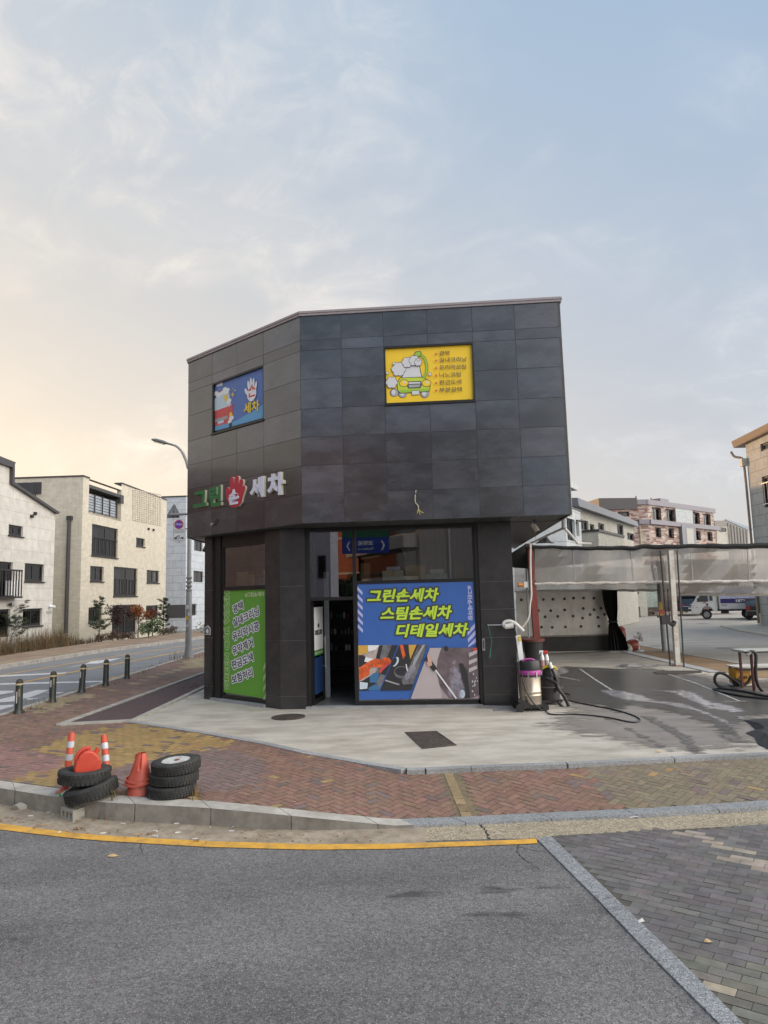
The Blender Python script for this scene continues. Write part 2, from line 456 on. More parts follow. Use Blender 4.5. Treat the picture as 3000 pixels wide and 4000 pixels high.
M_JOINT = M('joint_sand', (.15, .12, .08), .95, .3, 30, dirt=(.30, .22, .11), dscale=2, damt=.7)
M_JOINTD = M('joint_sand_dark', (.085, .08, .07), .95, .3, 30)
M_BRICK = M('paving_brick', rough=.85, var=.18, scale=14, tint=True, bump=.2, bscale=120)
M_PAINTY = M('road_paint_yellow', (.66, .36, .05), .7, .12, 8, dirt=(.24, .16, .08), dscale=5, damt=.8)
M_PAINTW = M('road_paint_white', (.62, .62, .62), .7, .1, 5, dirt=(.3, .3, .3), dscale=6, damt=.6)

sheet('ground', [[Vector((-900, -300, 0)), Vector((900, -300, 0)), Vector((900, 1500, 0)), Vector((-900, 1500, 0))]],
      M('ground_soil', (.17, .16, .12), .95, .3, .3), z=-.26)
# near road: asphalt under everything in front of the kerb
sheet('road', [[Vector((-40, -30, 0)), Vector((40, -30, 0)), Vector((40, 8.6, 0)), Vector((-40, 12.5, 0))]], M_ROAD, z=ROAD_Z)

kerb_top = [(-700, 2985), (-300, 3035), (0, 3080), (178, 3109), (415, 3137), (574, 3145), (800, 3157), (1000, 3175), (1201, 3195), (1534, 3227), (1800, 3217), (2212, 3197), (2549, 3181), (3000, 3150), (3500, 3112)]
kz = [0, 0, 0, 0, 0, 0, -.005, -.02, -.06, -.165, -.165, -.165, -.155, -.145, -.14]
kerb_in = [(-700, 2955), (-300, 3005), (0, 3050), (178, 3075), (415, 3103), (574, 3117), (800, 3128), (1000, 3147), (1201, 3169), (1534, 3202), (1800, 3192), (2212, 3172), (2549, 3157), (3000, 3127), (3500, 3090)]
KT = [G(x, y, z) for (x, y), z in zip(kerb_top, kz)]
KI = [G(x, y, z) for (x, y), z in zip(kerb_in, kz)]
apron_edge = [(523, 2818), (800, 2859), (1031, 2899), (1212, 2939), (1436, 2978), (1590, 3002), (1660, 3001), (1834, 2993), (2205, 2979), (2617, 2958), (3000, 2940), (3500, 2918)]
AE = [G(x, y, 0) for x, y in apron_edge]

# gutter strip with the yellow line on it
yel_t = [(-500, 3165), (0, 3217), (270, 3252), (415, 3265), (800, 3286), (1205, 3298), (1523, 3297), (2000, 3282), (2097, 3276)]
yel_b = [(-500, 3187), (0, 3241), (270, 3274), (415, 3286), (800, 3309), (1205, 3320), (1523, 3317), (2000, 3300), (2099, 3295)]
YT = [G(x, y, ROAD_Z + .004) for x, y in yel_t]; YB = [G(x, y, ROAD_Z + .004) for x, y in yel_b]
def strip(name, A, B, mat, z=None, **kw):
    n = min(len(A), len(B))
    return sheet(name, [[A[i], A[i + 1], B[i + 1], B[i]] for i in range(n - 1)], mat, z, **kw)
def resample(pts, n):
    L = [0]
    for a, b in zip(pts, pts[1:]): L.append(L[-1] + (b - a).length)
    out = []
    for k in range(n):
        s = L[-1] * k / (n - 1); i = 0
        while i < len(pts) - 2 and L[i + 1] < s: i += 1
        out.append(pts[i].lerp(pts[i + 1], (s - L[i]) / max(L[i + 1] - L[i], 1e-6)))
    return out
gut_in = [Vector((p.x, p.y + .05, ROAD_Z + .003)) for p in KT[:9]] + [Vector((p.x, p.y + .05, ROAD_Z + .003)) for p in KT[9:11]]
gut_out = [G(x, y + 10, ROAD_Z + .003) for x, y in yel_t[:8]]
def split_strip(A, B, n): return list(zip(resample(A, n), resample(B, n)))
def xclip(A, x0, x1):
    """polyline resampled at even x so that two edges of a strip correspond"""
    out = []
    for k in range(41):
        x = x0 + (x1 - x0) * k / 40
        for a, b in zip(A, A[1:]):
            if min(a.x, b.x) <= x <= max(a.x, b.x) and abs(b.x - a.x) > 1e-6:
                out.append(a.lerp(b, (x - a.x) / (b.x - a.x))); break
        else: out.append(A[0] if abs(x - A[0].x) < abs(x - A[-1].x) else A[-1])
    return out
gi = xclip(gut_in, -5.6, .35); go = xclip(gut_out, -5.6, .35)
strip('gutter', gi, go, M_GUTTER, ROAD_Z + .003)
strip('yellow_line', resample(YT, 40), resample(YB, 40), M_PAINTY, ROAD_Z + .007)
agg_in = [Vector((p.x, p.y + .05, 0)) for p in KT[8:]]
agg_low = [G(x, y, ROAD_Z) for x, y in ((1150, 3302), (1523, 3290), (1900, 3279), (2089, 3277), (2154, 3266), (2596, 3244), (3000, 3222), (3500, 3195))]
strip('aggregate_gutter', xclip(agg_in, .35, 4.6), xclip(agg_low, .35, 4.6), M_AGG, ROAD_Z + .003)

# granite divider between asphalt and the grey paving: separate stones with joints
ga = [G(x, y, ROAD_Z) for x, y in ((2093, 3277), (2335, 3519), (2563, 3758), (2805, 4000), (3100, 4300))]
gb = [G(x, y, ROAD_Z) for x, y in ((2151, 3268), (2400, 3508), (2650, 3750), (2900, 4000), (3200, 4300))]
mb = MB()
for k in range(4):
    a0, a1, b0, b1 = ga[k], ga[k + 1], gb[k], gb[k + 1]
    for t0, t1 in ((0.006, .994),):
        p = [a0.lerp(a1, t0), b0.lerp(b1, t0), b0.lerp(b1, t1), a0.lerp(a1, t1)]
        mb.prism([Vector((q.x, q.y, ROAD_Z - .05)) for q in p][::-1], [Vector((q.x, q.y, ROAD_Z + .012)) for q in p][::-1])
mb.build('granite_strip', M_GRAN, base=(0, 0, 0), kind='structure', bevel=.004)

# paving bricks, one face per brick, coloured brick by brick
def herring(x0, x1, y0, y1, L=.2, Wd=.1, rot=0.0):
    """herringbone bricks as (centre, half length axis, half width axis)"""
    out = []; ca, sa = math.cos(rot), math.sin(rot); R = max(x1 - x0, y1 - y0) * .75; cx, cy = (x0 + x1) / 2, (y0 + y1) / 2
    n = int(R / Wd) + 2
    for i in range(-n, n):
        for j in range(-n, n):
            k = (i - j) % 4
            if k == 0: c = ((i + 1) * Wd, (j + .5) * Wd); a, b = (L / 2, 0), (0, Wd / 2)
            elif k == 2 or k == 3:
                if k == 3: c = ((i + .5) * Wd, (j + 1) * Wd); a, b = (0, L / 2), (Wd / 2, 0)
                else: continue
            else: continue
            p = (cx + c[0] * ca - c[1] * sa, cy + c[0] * sa + c[1] * ca)
            if x0 <= p[0] <= x1 and y0 <= p[1] <= y1:
                out.append((p, (a[0] * ca - a[1] * sa, a[0] * sa + a[1] * ca), (b[0] * ca - b[1] * sa, b[0] * sa + b[1] * ca)))
    return out
def running(x0, x1, y0, y1, L, Wd, rot):
    out = []; ca, sa = math.cos(rot), math.sin(rot); R = max(x1 - x0, y1 - y0) * .8; cx, cy = (x0 + x1) / 2, (y0 + y1) / 2
    for j in range(-int(R / Wd), int(R / Wd)):
        for i in range(-int(R / L), int(R / L)):
            c = ((i + (.5 if j % 2 else 0)) * L, j * Wd)
            p = (cx + c[0] * ca - c[1] * sa, cy + c[0] * sa + c[1] * ca)
            if x0 <= p[0] <= x1 and y0 <= p[1] <= y1:
                out.append((p, (L / 2 * ca, L / 2 * sa), (-Wd / 2 * sa, Wd / 2 * ca)))
    return out
def brick_mesh(mb, bricks_, ok, colour, zf, gap=.004):
    for p, a, b in bricks_:
        if not ok(p): continue
        la, lb = math.hypot(*a), math.hypot(*b); ka, kb = 1 - gap / la / 2, 1 - gap / lb / 2
        pts = []
        t = random.uniform(-.0012, .0012); s = random.uniform(-.0012, .0012)
        for sa_, sb_ in ((-1, -1), (1, -1), (1, 1), (-1, 1)):
            x = p[0] + a[0] * sa_ * ka + b[0] * sb_ * kb; y = p[1] + a[1] * sa_ * ka + b[1] * sb_ * kb
            pts.append(Vector((x, y, zf(x, y) + t * sa_ + s * sb_)))
        mb.face(pts, 0, colour(p))
def jit(c, v=.16):
    k = 1 + random.uniform(-v, v)
    return tuple(x * k * (1 + random.uniform(-.05, .05)) for x in c)
# sidewalk: height falls to the dropped kerb on the right
def kerb_at(x):
    for a, b in zip(KI, KI[1:]):
        if a.x <= x <= b.x: return a.lerp(b, (x - a.x) / max(b.x - a.x, 1e-6))
    return KI[0] if x < KI[0].x else KI[-1]
def walk_z(x, y):
    k = kerb_at(x)
    d = max(0.0, min(1.0, (y - k.y) / 2.0))
    return k.z * (1 - d) ** 1.0
street_kerb = [(0, 2780), (251, 2705), (400, 2664), (523, 2628), (675, 2589), (800, 2563)]
SK = [G(x, y, 0) for x, y in street_kerb]
X_ST = -8.35
# corner outline: along the near kerb, up the street kerb, back down the planting bed and the apron
corner = [Vector((-14, 14.0, 0)), Vector((-9.5, 11.6, 0)), Vector((-7.6, 10.6, 0))] + KI[1:]
bed_out = [G(227, 2838), G(800, 2623)]
walk_poly = [Vector((X_ST, 46, 0)), Vector((X_ST, 14.6, 0)), Vector((-11.0, 12.2, 0)), Vector((-7.2, 10.35, 0))] + KI[1:] + [AE[-1]] + AE[::-1][1:] + [G(227, 2838), G(800, 2623), Vector((-4.9, 46, 0))]
zones = [([(-900, 2840), (0, 2900), (130, 2935), (250, 2960), (240, 3000), (0, 3045), (-900, 3000)], (.27, .155, .135)),
         ([(0, 3045), (240, 3000), (330, 3050), (100, 3090)], (.30, .20, .085)),
         ([(130, 2925), (300, 2862), (520, 2828), (800, 2868), (930, 2902), (800, 2928), (560, 2972), (420, 3005), (200, 3040), (0, 3085), (0, 3030), (230, 2995), (250, 2955)], (.33, .22, .085)),
         ([(60, 2990), (400, 2975), (330, 3035), (0, 3060)], (.31, .205, .085)),
         ([(0, 2760), (100, 2740), (430, 2700), (700, 2620), (800, 2600), (800, 2575), (300, 2740), (150, 2790)], (.34, .265, .155)),
         ([(700, 2590), (1200, 2450), (1200, 2560), (800, 2610)], (.33, .25, .15)),
         ([(0, 2800), (430, 2730), (800, 2610), (800, 2700), (560, 2820), (230, 2845), (0, 2890)], (.25, .155, .115)),
         ([(330, 3050), (560, 2965), (800, 2900), (1000, 2960), (1060, 3050), (860, 3090), (560, 3120), (200, 3080)], (.19, .135, .125)),
         ([(1, 1), (2, 1), (2, 2)], (.30, .22, .11)),
         ([(2255, 2975), (3500, 2920), (3500, 3095), (2500, 3160)], (.20, .165, .115))]
zones = [([G(x, y) for x, y in z], c) for z, c in zones]
def walk_col(p):
    q = (p[0] + random.gauss(0, .03), p[1] + random.gauss(0, .04))
    for z, c in zones:
        if inside(q, z): break
    else: c = (.215, .128, .098)
    r = random.random()
    if r < .012: c = (.30, .21, .10)
    elif r < .09: c = (.17, .125, .115)
    return jit(c, .12)
mb = MB()
BA, BB = G(1745, 2998), G(1856, 3192); BD = (BB - BA).normalized()
def band_off(p): return (p[0] - BA.x) * BD.y - (p[1] - BA.y) * BD.x
rects = herring(-13, 6.5, 6.9, 16.5, rot=math.radians(45 + 3))
brick_mesh(mb, [b for b in rects if b[0][0] > -3.6], lambda p: inside(p, walk_poly) and abs(band_off(p)) > .10, walk_col, walk_z, .007)
for k in range(-1, 14):
    c = BA + BD * (.1 + .2 * k); brick_mesh(mb, [((c.x, c.y), (BD.x * .1, BD.y * .1), (-BD.y * .062, BD.x * .062))], lambda p: inside(p, walk_poly), lambda p: jit((.25, .185, .105), .2), walk_z, .007)
rects = running(-13, -3.5, 8.0, 17, .2, .1, math.radians(-24))
brick_mesh(mb, [b for b in rects if b[0][0] <= -3.6], lambda p: inside(p, walk_poly), walk_col, walk_z, .007)
rects = running(-9, -4.8, 16.9, 45, .4, .2, math.radians(-24))
brick_mesh(mb, rects, lambda p: inside(p, walk_poly), walk_col, walk_z, .008)
mb.build('sidewalk', M_BRICK, base=(0, 0, 0), tint=True, kind='structure')
mb = MB()
xs = [-14 + .25 * i for i in range(84)]
for x in xs:
    for k in range(10):
        def pt(xx, kk):
            y0 = kerb_at(xx).y; y = y0 + (17 - y0) * kk / 10 if kk else y0
            return Vector((xx, y, walk_z(xx, y) - .005))
        mb.face([pt(x, k), pt(x + .25, k), pt(x + .25, k + 1), pt(x, k + 1)])
mb.face([Vector((X_ST, 17, -.005)), Vector((-4, 17, -.005)), Vector((-4, 46, -.005)), Vector((X_ST, 46, -.005))])
mb.build('paving_bed', M_JOINT, base=(0, 0, 0), kind='structure')
# grey paving in the lower right corner
gp_poly = [G(2151, 3270, ROAD_Z), G(2596, 3246, ROAD_Z), G(3000, 3224, ROAD_Z), G(3500, 3196, ROAD_Z), Vector((9, 1.5, 0)), G(3200, 4300, ROAD_Z), G(2900, 4000, ROAD_Z), G(2650, 3750, ROAD_Z), G(2400, 3508, ROAD_Z)]
def grey_col(p):
    d = G(2750, 3280, ROAD_Z); e = G(3000, 3400, ROAD_Z)
    q = Vector((p[0], p[1], 0)) - Vector((d.x, d.y, 0)); t = (Vector((e.x, e.y, 0)) - Vector((d.x, d.y, 0))).normalized()
    off = abs(q.x * t.y - q.y * t.x)
    if off < .11 + random.uniform(-.03, .06) and random.random() < .8: return jit((.30, .25, .215), .12)
    if p[1] < 5.2 and random.random() < .10: return jit((.29, .255, .20), .15)
    c = (.130, .122, .124) if p[1] > 5.0 else (.145, .140, .120)
    return jit(c, .2)
mb = MB()
brick_mesh(mb, running(1.2, 8, 1.5, 8.2, .2, .1, math.radians(-35)), lambda p: inside(p, gp_poly), grey_col, lambda x, y: ROAD_Z + .008, .005)
mb.build('grey_paving', M('grey_paving_brick', rough=.75, var=.22, scale=9, tint=True, bump=.25, bscale=110, dirt=(.07, .07, .06), dscale=1.4, damt=.5), base=(0, 0, 0), tint=True, kind='structure')
sheet('grey_paving_bed', [gp_poly], M_JOINTD, z=ROAD_Z + .005)

# kerb stones along the near sidewalk (one row, stones about 1 m long)
mb = MB(); N = 64
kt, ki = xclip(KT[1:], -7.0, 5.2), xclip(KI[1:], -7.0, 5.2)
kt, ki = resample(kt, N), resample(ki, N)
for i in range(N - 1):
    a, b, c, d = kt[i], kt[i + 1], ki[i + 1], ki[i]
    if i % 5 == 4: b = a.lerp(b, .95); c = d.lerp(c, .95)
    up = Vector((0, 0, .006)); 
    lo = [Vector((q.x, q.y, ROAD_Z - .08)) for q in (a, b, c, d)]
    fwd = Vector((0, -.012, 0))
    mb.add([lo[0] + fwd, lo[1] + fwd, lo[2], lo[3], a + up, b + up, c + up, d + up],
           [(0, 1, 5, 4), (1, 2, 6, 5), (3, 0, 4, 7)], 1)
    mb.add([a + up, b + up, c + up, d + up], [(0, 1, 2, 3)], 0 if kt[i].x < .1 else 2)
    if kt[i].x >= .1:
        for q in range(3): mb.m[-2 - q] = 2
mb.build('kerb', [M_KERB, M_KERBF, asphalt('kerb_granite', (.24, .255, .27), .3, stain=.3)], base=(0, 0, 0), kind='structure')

# left street: asphalt, kerbs, far footway, markings
zs = -.004
sheet('street', [[Vector((-14.6, 10.5, 0)), Vector((X_ST, 10.5, 0)), Vector((X_ST, 60, 0)), Vector((-14.6, 60, 0))]], M_STREET, z=zs)
far_k = [Vector((-14.05, 10, 0)), G(0, 2616), G(386, 2551), G(800, 2495), G(1000, 2470)]
far_k[1].x = -14.0
sw = [Vector((-17.6, 10, 0)), G(0, 2572), G(337, 2524), G(800, 2469), G(1000, 2449)]
strip('far_footway', far_k, sw, M('far_footway_paving', (.27, .20, .14), .85, .3, 1.2, dirt=(.15, .10, .10), dscale=.8, damt=.7), .13)
mb = MB()
for a, b in zip(far_k, far_k[1:]):
    for k in range(6):
        p, q = a.lerp(b, k / 6), a.lerp(b, (k + .97) / 6)
        w = Vector((-.22, 0, 0))
        mb.prism([Vector((p.x, p.y, -.1)), Vector((q.x, q.y, -.1)), Vector((q.x, q.y, -.1)) + w, Vector((p.x, p.y, -.1)) + w],
                 [Vector((p.x, p.y, .14)), Vector((q.x, q.y, .14)), Vector((q.x, q.y, .14)) + w, Vector((p.x, p.y, .14)) + w])
mb.build('far_kerb', M_KERB, base=(0, 0, 0), kind='structure')
mb = MB()
y = 14.0
while y < 44:
    mb.box((X_ST + .07, y + .48, -.04), (.16, .96, .1)); y += 1.0
mb.build('street_kerb', M_KERB, base=(0, 0, 0), kind='structure')
def band(pts, w): # constant-width line on the street, pixels along the centre
    c = [G(x, y, 0) for x, y in pts]; out = []
    for i, p in enumerate(c):
        d = (c[min(i + 1, len(c) - 1)] - c[max(i - 1, 0)]).normalized(); s = Vector((d.y, -d.x, 0)) * w / 2
        out.append((p + s, p - s))
    return [[out[i][0], out[i + 1][0], out[i + 1][1], out[i][1]] for i in range(len(out) - 1)]
sheet('street_yellow_lines', band([(94, 2664), (300, 2622), (520, 2581), (800, 2527), (1000, 2489)], .15) + band([(0, 2638), (386, 2573), (800, 2511)], .12) + band([(415, 2657), (526, 2626)], .2), M_PAINTY, z=0.0)
white = [[(0, 2638), (268, 2626), (268, 2630), (0, 2644)], [(0, 2669), (400, 2659), (400, 2664), (0, 2675)],
         [(-20, 2698), (53, 2698), (51, 2704), (-20, 2717)], [(-20, 2737), (145, 2695), (193, 2695), (85, 2737), (-20, 2745)],
         [(-20, 2757), (53, 2752), (53, 2758), (-20, 2778)], [(77, 2729), (164, 2726), (111, 2734)], [(168, 2705), (250, 2704), (231, 2709)],
         [(248, 2612), (337, 2592), (355, 2583), (475, 2570), (420, 2585), (380, 2592), (345, 2593)]]
sheet('street_white_marks', [[G(x, y, 0) for x, y in p] for p in white], M_PAINTW, z=0.0)

# planting bed strip beside the shop, edged in concrete
bed = [G(265, 2826), G(800, 2634), Vector((-4.95, 44, 0)), Vector((-4.85, 30, 0)), G(800, 2688), G(520, 2814)]
sheet('planting_bed', [bed], M('bed_mulch', (.095, .062, .066), .95, .45, 40, bump=.9, bscale=60), z=.012)
mb = MB()
def edging(pts, w, z0=-.06, z1=.03):
    for a, b in zip(pts, pts[1:]):
        d = (b - a).normalized(); s = Vector((d.y, -d.x, 0)) * w / 2
        q = [a + s, b + s, b - s, a - s]
        mb.prism([Vector((t.x, t.y, z0)) for t in q], [Vector((t.x, t.y, z1)) for t in q])
edging([G(232, 2834), G(800, 2628), Vector((-5.0, 44, 0))], .14)
edging([G(240, 2832), G(523, 2817)], .13, z1=.033)
edging([G(523, 2817), G(675, 2745), G(800, 2684), Vector((-4.80, 30, 0))], .13, z1=.036)
mb.build('bed_edging', M_KERB, base=(0, 0, 0), kind='structure')

# concrete apron and the yard behind it
mb = MB()
ap = [Vector((q.x, q.y, .004)) for q in AE] + [Vector((14, 9.9, .004)), Vector((14, 17.5, .004)), Vector((9.1, 19.0, .004)), Vector((8.85, 26.3, .004)), Vector((-4.8, 26.3, .004)), G(800, 2684, .004), G(675, 2745, .004)]
mb.face(ap)
APRON = mb.build('apron', M_CONC, base=(0, 0, 0), kind='structure')
mb = MB()
def ledge(pts, w):
    for a, b in zip(pts, pts[1:]):
        n = max(1, int((b - a).length / 1.0)); d = (b - a).normalized(); s = Vector((d.y, -d.x, 0)) * w
        for k in range(n):
            p, q = a.lerp(b, (k + .006) / n), a.lerp(b, (k + .994) / n)
            mb.prism([Vector((t.x, t.y, -.1)) for t in (p + s, q + s, q, p)], [Vector((t.x, t.y, .012)) for t in (p + s, q + s, q, p)])
ledge(AE, .13)
mb.build('apron_edge_stones', [asphalt('edge_granite', (.30, .31, .32), .25, stain=.5)], base=(0, 0, 0), kind='structure')
# back street and its footways
bk = [Vector((10.2, 60, 0)), G(2502, 2518), G(2663, 2556), G(2890, 2593), G(3000, 2610), Vector((12.5, 16.5, 0)), Vector((60, 16.5, 0)), Vector((60, 60, 0))]
bk[0] = Vector((10.6, 33, 0))
sheet('back_street', [[Vector((10.2, 16.0, 0)), Vector((90, 16.0, 0)), Vector((90, 95, 0)), Vector((10.6, 95, 0)), Vector((10.2, 26, 0))]], M_YARD, z=-.02)
sheet('back_footway', [[Vector((8.9, 29.5, 0)), Vector((10.35, 29.5, 0)), G(2663, 2556), G(2890, 2593), Vector((11.0, 18.2, 0)), Vector((11.8, 16.4, 0)), Vector((9.2, 17.8, 0))]],
      M('back_footway_paving', (.30, .20, .11), .85, .3, .9, dirt=(.15, .11, .10), dscale=.5, damt=.9), z=.006)
mb = MB(); edging([Vector((10.35, 29.5, 0)), Vector((10.35, 24.2, 0)), G(2890, 2593), Vector((11.0, 18.4, 0)), Vector((11.9, 16.2, 0))], .15, z1=.02)
mb.build('back_kerb', M_KERB, base=(0, 0, 0), kind='structure')
fy = [G(2380, 2432), G(2410, 2425), G(2511, 2406), G(2570, 2396), G(2654, 2391), G(2760, 2388)]
fz = [Vector((p.x - 2, p.y + 12, 0)) for p in fy]
strip('far_back_footway', fy, fz, M('far_back_footway_paving', (.30, .22, .16), .85, .2, .6), .005)
isl = [G(2815, 2446), G(2870, 2462), G(2930, 2473), G(3000, 2484), G(3200, 2500), G(3200, 2425), G(2967, 2425), G(2880, 2436)]
mb = MB(); mb.prism([Vector((p.x, p.y, -.1)) for p in isl], [Vector((p.x, p.y, .05)) for p in isl])
mb.build('traffic_island', [M('island_concrete', (.46, .42, .35), .8, .12, 1.0)], base=(0, 0, 0), kind='structure')

# ---------------------------------------------------------------- the corner shop
M_PANEL = M('basalt_panel', rough=.24, var=.45, scale=2.6, spec=1.0, tint=True, dirt=(.075, .08, .095), dscale=1.3, damt=.75, stretch=(.7, .7, 1.5), bump=.05, bscale=40)
_n, _l = M_PANEL.node_tree.nodes, M_PANEL.node_tree.links
_at = [q for q in _n if q.type == 'ATTRIBUTE'][0]; _sp = _n.new('ShaderNodeSeparateColor'); _l.new(_at.outputs['Color'], _sp.inputs[0]); _mw = _n.new('ShaderNodeMath'); _mw.operation = 'MULTIPLY'; _mw.inputs[1].default_value = 2300; _l.new(_sp.outputs[1], _mw.inputs[0])
for q in _n:
    if q.type == 'TEX_NOISE' and q.inputs['Scale'].default_value < 10: q.noise_dimensions = '4D'; _l.new(_mw.outputs[0], q.inputs['W'])
_b = M_PANEL.node_tree.nodes['Principled BSDF']; _b.inputs['Coat Weight'].default_value = .50; _b.inputs['Coat Roughness'].default_value = .09
M_PILLAR = M('basalt_pillar', (.030, .029, .031), .25, .2, 4, spec=.6, dirt=(.05, .047, .043), dscale=2, damt=.5)
M_BACK = M('panel_joint', (.085, .085, .088), .8)
M_COPING = M('coping_metal', (.30, .265, .28), .35, .06, 3)
M_BLACK = M('black_aluminium', (.012, .012, .013), .35, .1)
M_SOFFIT = M('soffit_slats', (.045, .047, .047), .5, .1, 3)
M_CREAM = M('cream_metal', (.58, .55, .49), .5, .06)
M_SILL = M('grey_sill_stone', (.30, .31, .33), .7, .15, 8, dirt=(.15, .14, .13))
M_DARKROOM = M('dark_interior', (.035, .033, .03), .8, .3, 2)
G_SHOP = glass('shop_glass', .16, (.62, .66, .64))
G_HOUSE = glass('house_glass', -.01, (.22, .24, .25))
MATS['house_glass'] = G_HOUSE
A, B, C = Vector((-4.756, 16.485, 0)), Vector((-1.658, 13.804, 0)), Vector((3.685, 13.397, 0))
CB, AB = Vector((4.54, 24.0, 0)), Vector((-4.86, 24.0, 0))
ZT, ZB = 8.213, 3.807
FL, FF, FRt, FLs = Fr(A, B), Fr(B, C), Fr(C, CB), Fr(AB, A)
rows = [ZB, 4.401, 4.98, 5.576, 6.172, 6.801, 7.41, 7.636, ZT]
colsF = [0, .863, 1.737, 2.649, 3.568, 4.43, FF.L]
colsL = [0, 1.0, 1.952, 2.9, FL.L]
shop = thing('shop_building', 'two storey dark basalt corner shop with a chamfered overhanging upper floor', 'building', (0.2, 14.9, 0))
def panels(mb, fr, us, zs, skip=()):
    for i, (a, b) in enumerate(zip(us, us[1:])):
        for j, (c, d) in enumerate(zip(zs, zs[1:])):
            if (i, j) in skip: continue
            k = random.choice((.45, .65, .85, 1.0, 1.15, 1.4, 1.9)) * random.uniform(.9, 1.1); w = random.uniform(-.12, .10)
            col = (.024 * k * (1 + w), .027 * k, .036 * k * (1 - w * .7))
            mb.fb(fr, a + .0045, b - .0045, c + .0045, d - .0045, -.03, random.uniform(-.0015, .0015), 0, col)
            mb.fb(fr, a - .001, b + .001, c - .001, d + .001, -.05, -.006, 1)
mb = MB()
panels(mb, FL, colsL, rows, [(1, 4), (1, 5), (2, 4), (2, 5)])
panels(mb, FF, colsF, rows, [(2, 4), (2, 5), (3, 4), (3, 5)])
panels(mb, FRt, [FRt.L * k / 11 for k in range(12)], rows)
panels(mb, FLs, [FLs.L * k / 8 for k in range(9)], rows)
mb.build('stone_cladding', [M_PANEL, M_BACK], shop, tint=True)
mb = MB()
ctr = Vector((-.3, 18, 0))
def inset(p, k): return ctr.lerp(p, k)
foot = [A, B, C, CB, AB]
mb.prism([Vector((p.x, p.y, ZB + .05)) for p in (inset(q, .985) for q in foot)], [Vector((p.x, p.y, ZT - .1)) for p in (inset(q, .985) for q in foot)])
# hollow behind the two sign openings is covered by the dark core
mb.build('inner_core', M_BLACK, shop)
mb = MB()
for f in (FL, FF, FRt, FLs): mb.fb(f, -.02, f.L + .02, ZT, ZT + .045, -.22, .045); mb.fb(f, -.01, f.L + .01, ZT - .05, ZT, -.02, .03)
mb.build('coping', M_COPING, shop)
mb = MB(); mb.prism([Vector((p.x, p.y, ZT - .09)) for p in (inset(q, .984) for q in foot)], [Vector((p.x, p.y, ZT - .02)) for p in (inset(q, .984) for q in foot)])
mb.build('roof', M('roof_grey', (.2, .2, .2), .8), shop)
# soffit boards
mb = MB()
mb.prism([Vector((p.x, p.y, ZB + .012)) for p in (inset(q, .999) for q in foot)], [Vector((p.x, p.y, ZB + .045)) for p in (inset(q, .999) for q in foot)], 1)
u = 0.0
while u < FF.L - .01:
    mb.fb(FF, u + .006, min(u + .196, FF.L), ZB + .002, ZB + .012, -1.0, -.02); u += .2
v = .06
while v < 9.5:
    a = C.lerp(CB, v / FRt.L); 
    mb.prism([Vector((2.62, a.y, ZB + .002)), Vector((a.x - .02, a.y, ZB + .002)), Vector((a.x - .02, a.y + .19, ZB + .002)), Vector((2.62, a.y + .19, ZB + .002))] if v > 1.2 else
             [Vector((3.62, a.y, ZB + .002)), Vector((a.x - .02, a.y, ZB + .002)), Vector((a.x - .02, a.y + .19, ZB + .002)), Vector((3.62, a.y + .19, ZB + .002))],
             [Vector((2.62, a.y, ZB + .011)), Vector((a.x - .02, a.y, ZB + .011)), Vector((a.x - .02, a.y + .19, ZB + .011)), Vector((2.62, a.y + .19, ZB + .011))] if v > 1.2 else
             [Vector((3.62, a.y, ZB + .011)), Vector((a.x - .02, a.y, ZB + .011)), Vector((a.x - .02, a.y + .19, ZB + .011)), Vector((3.62, a.y + .19, ZB + .011))])
    v += .2
mb.fb(FL, .0, FL.L, ZB + .003, ZB + .012, -.7, -.02)
mb.build('soffit', [M_SOFFIT, M_BLACK], shop)

# ground floor set back under it
GF, GL = FF.shift(-1.0), FL.shift(-.40)
def meet(f, g):
    # crossing of two frames' base lines
    d = f.U.x * g.U.y - f.U.y * g.U.x; w = g.a - f.a
    t = (w.x * g.U.y - w.y * g.U.x) / d
    return f.a + f.U * t
CORN = meet(GL.shift(.05), GF.shift(.06))
uP1 = GF.px(1199, 2700)[0]; uP2a, uP2b = GF.px(1890, 2700)[0], GF.px(2024, 2700)[0]
zbars = [GF.px(1140, y)[1] for y in (2719, 2502, 2290)]
def pillar(foot_pts, zs, name='pillar'):
    mb = MB()
    zz = [0.0] + sorted(zs) + [ZB]
    for a, b in zip(zz, zz[1:]):
        mb.prism([Vector((p.x, p.y, a + (.003 if a else 0))) for p in foot_pts], [Vector((p.x, p.y, b - .003)) for p in foot_pts])
    c = sum(foot_pts, Vector()) / len(foot_pts)
    q = [c.lerp(p, .985) for p in foot_pts]
    mb.prism([Vector((p.x, p.y, 0.02)) for p in q], [Vector((p.x, p.y, ZB - .01)) for p in q], 1)
    return mb.build(name, [M_PILLAR, M('pillar_joint', (.16, .15, .14), .8)], shop)
uL1 = GL.px(1044, 2600)[0]
pl0 = GL.P(uL1, 0, .05); pr0 = GF.P(uP1, 0, .06)
pillar([pl0, CORN, pr0, GF.P(uP1, 0, -.3), GL.P(uL1, 0, -.3)], zbars)
zb2 = [GF.px(1950, y)[1] for y in (2712, 2600, 2489, 2379, 2271)]
pr_back = GF.P(uP2b, 0, -.3) + Vector((.03, 0, 0))
pillar([GF.P(uP2a, 0, .06), GF.P(uP2b, 0, .06), pr_back, GF.P(uP2a, 0, -.3)], zb2)
uA0, uA1 = GL.px(804, 2700)[0], GL.px(832, 2700)[0]
pillar([GL.P(uA0, 0, .05), GL.P(uA1, 0, .05), GL.P(uA1, 0, -.3), GL.P(uA0, 0, -.3)], [GL.px(815, y)[1] for y in (2678, 2490, 2307)])
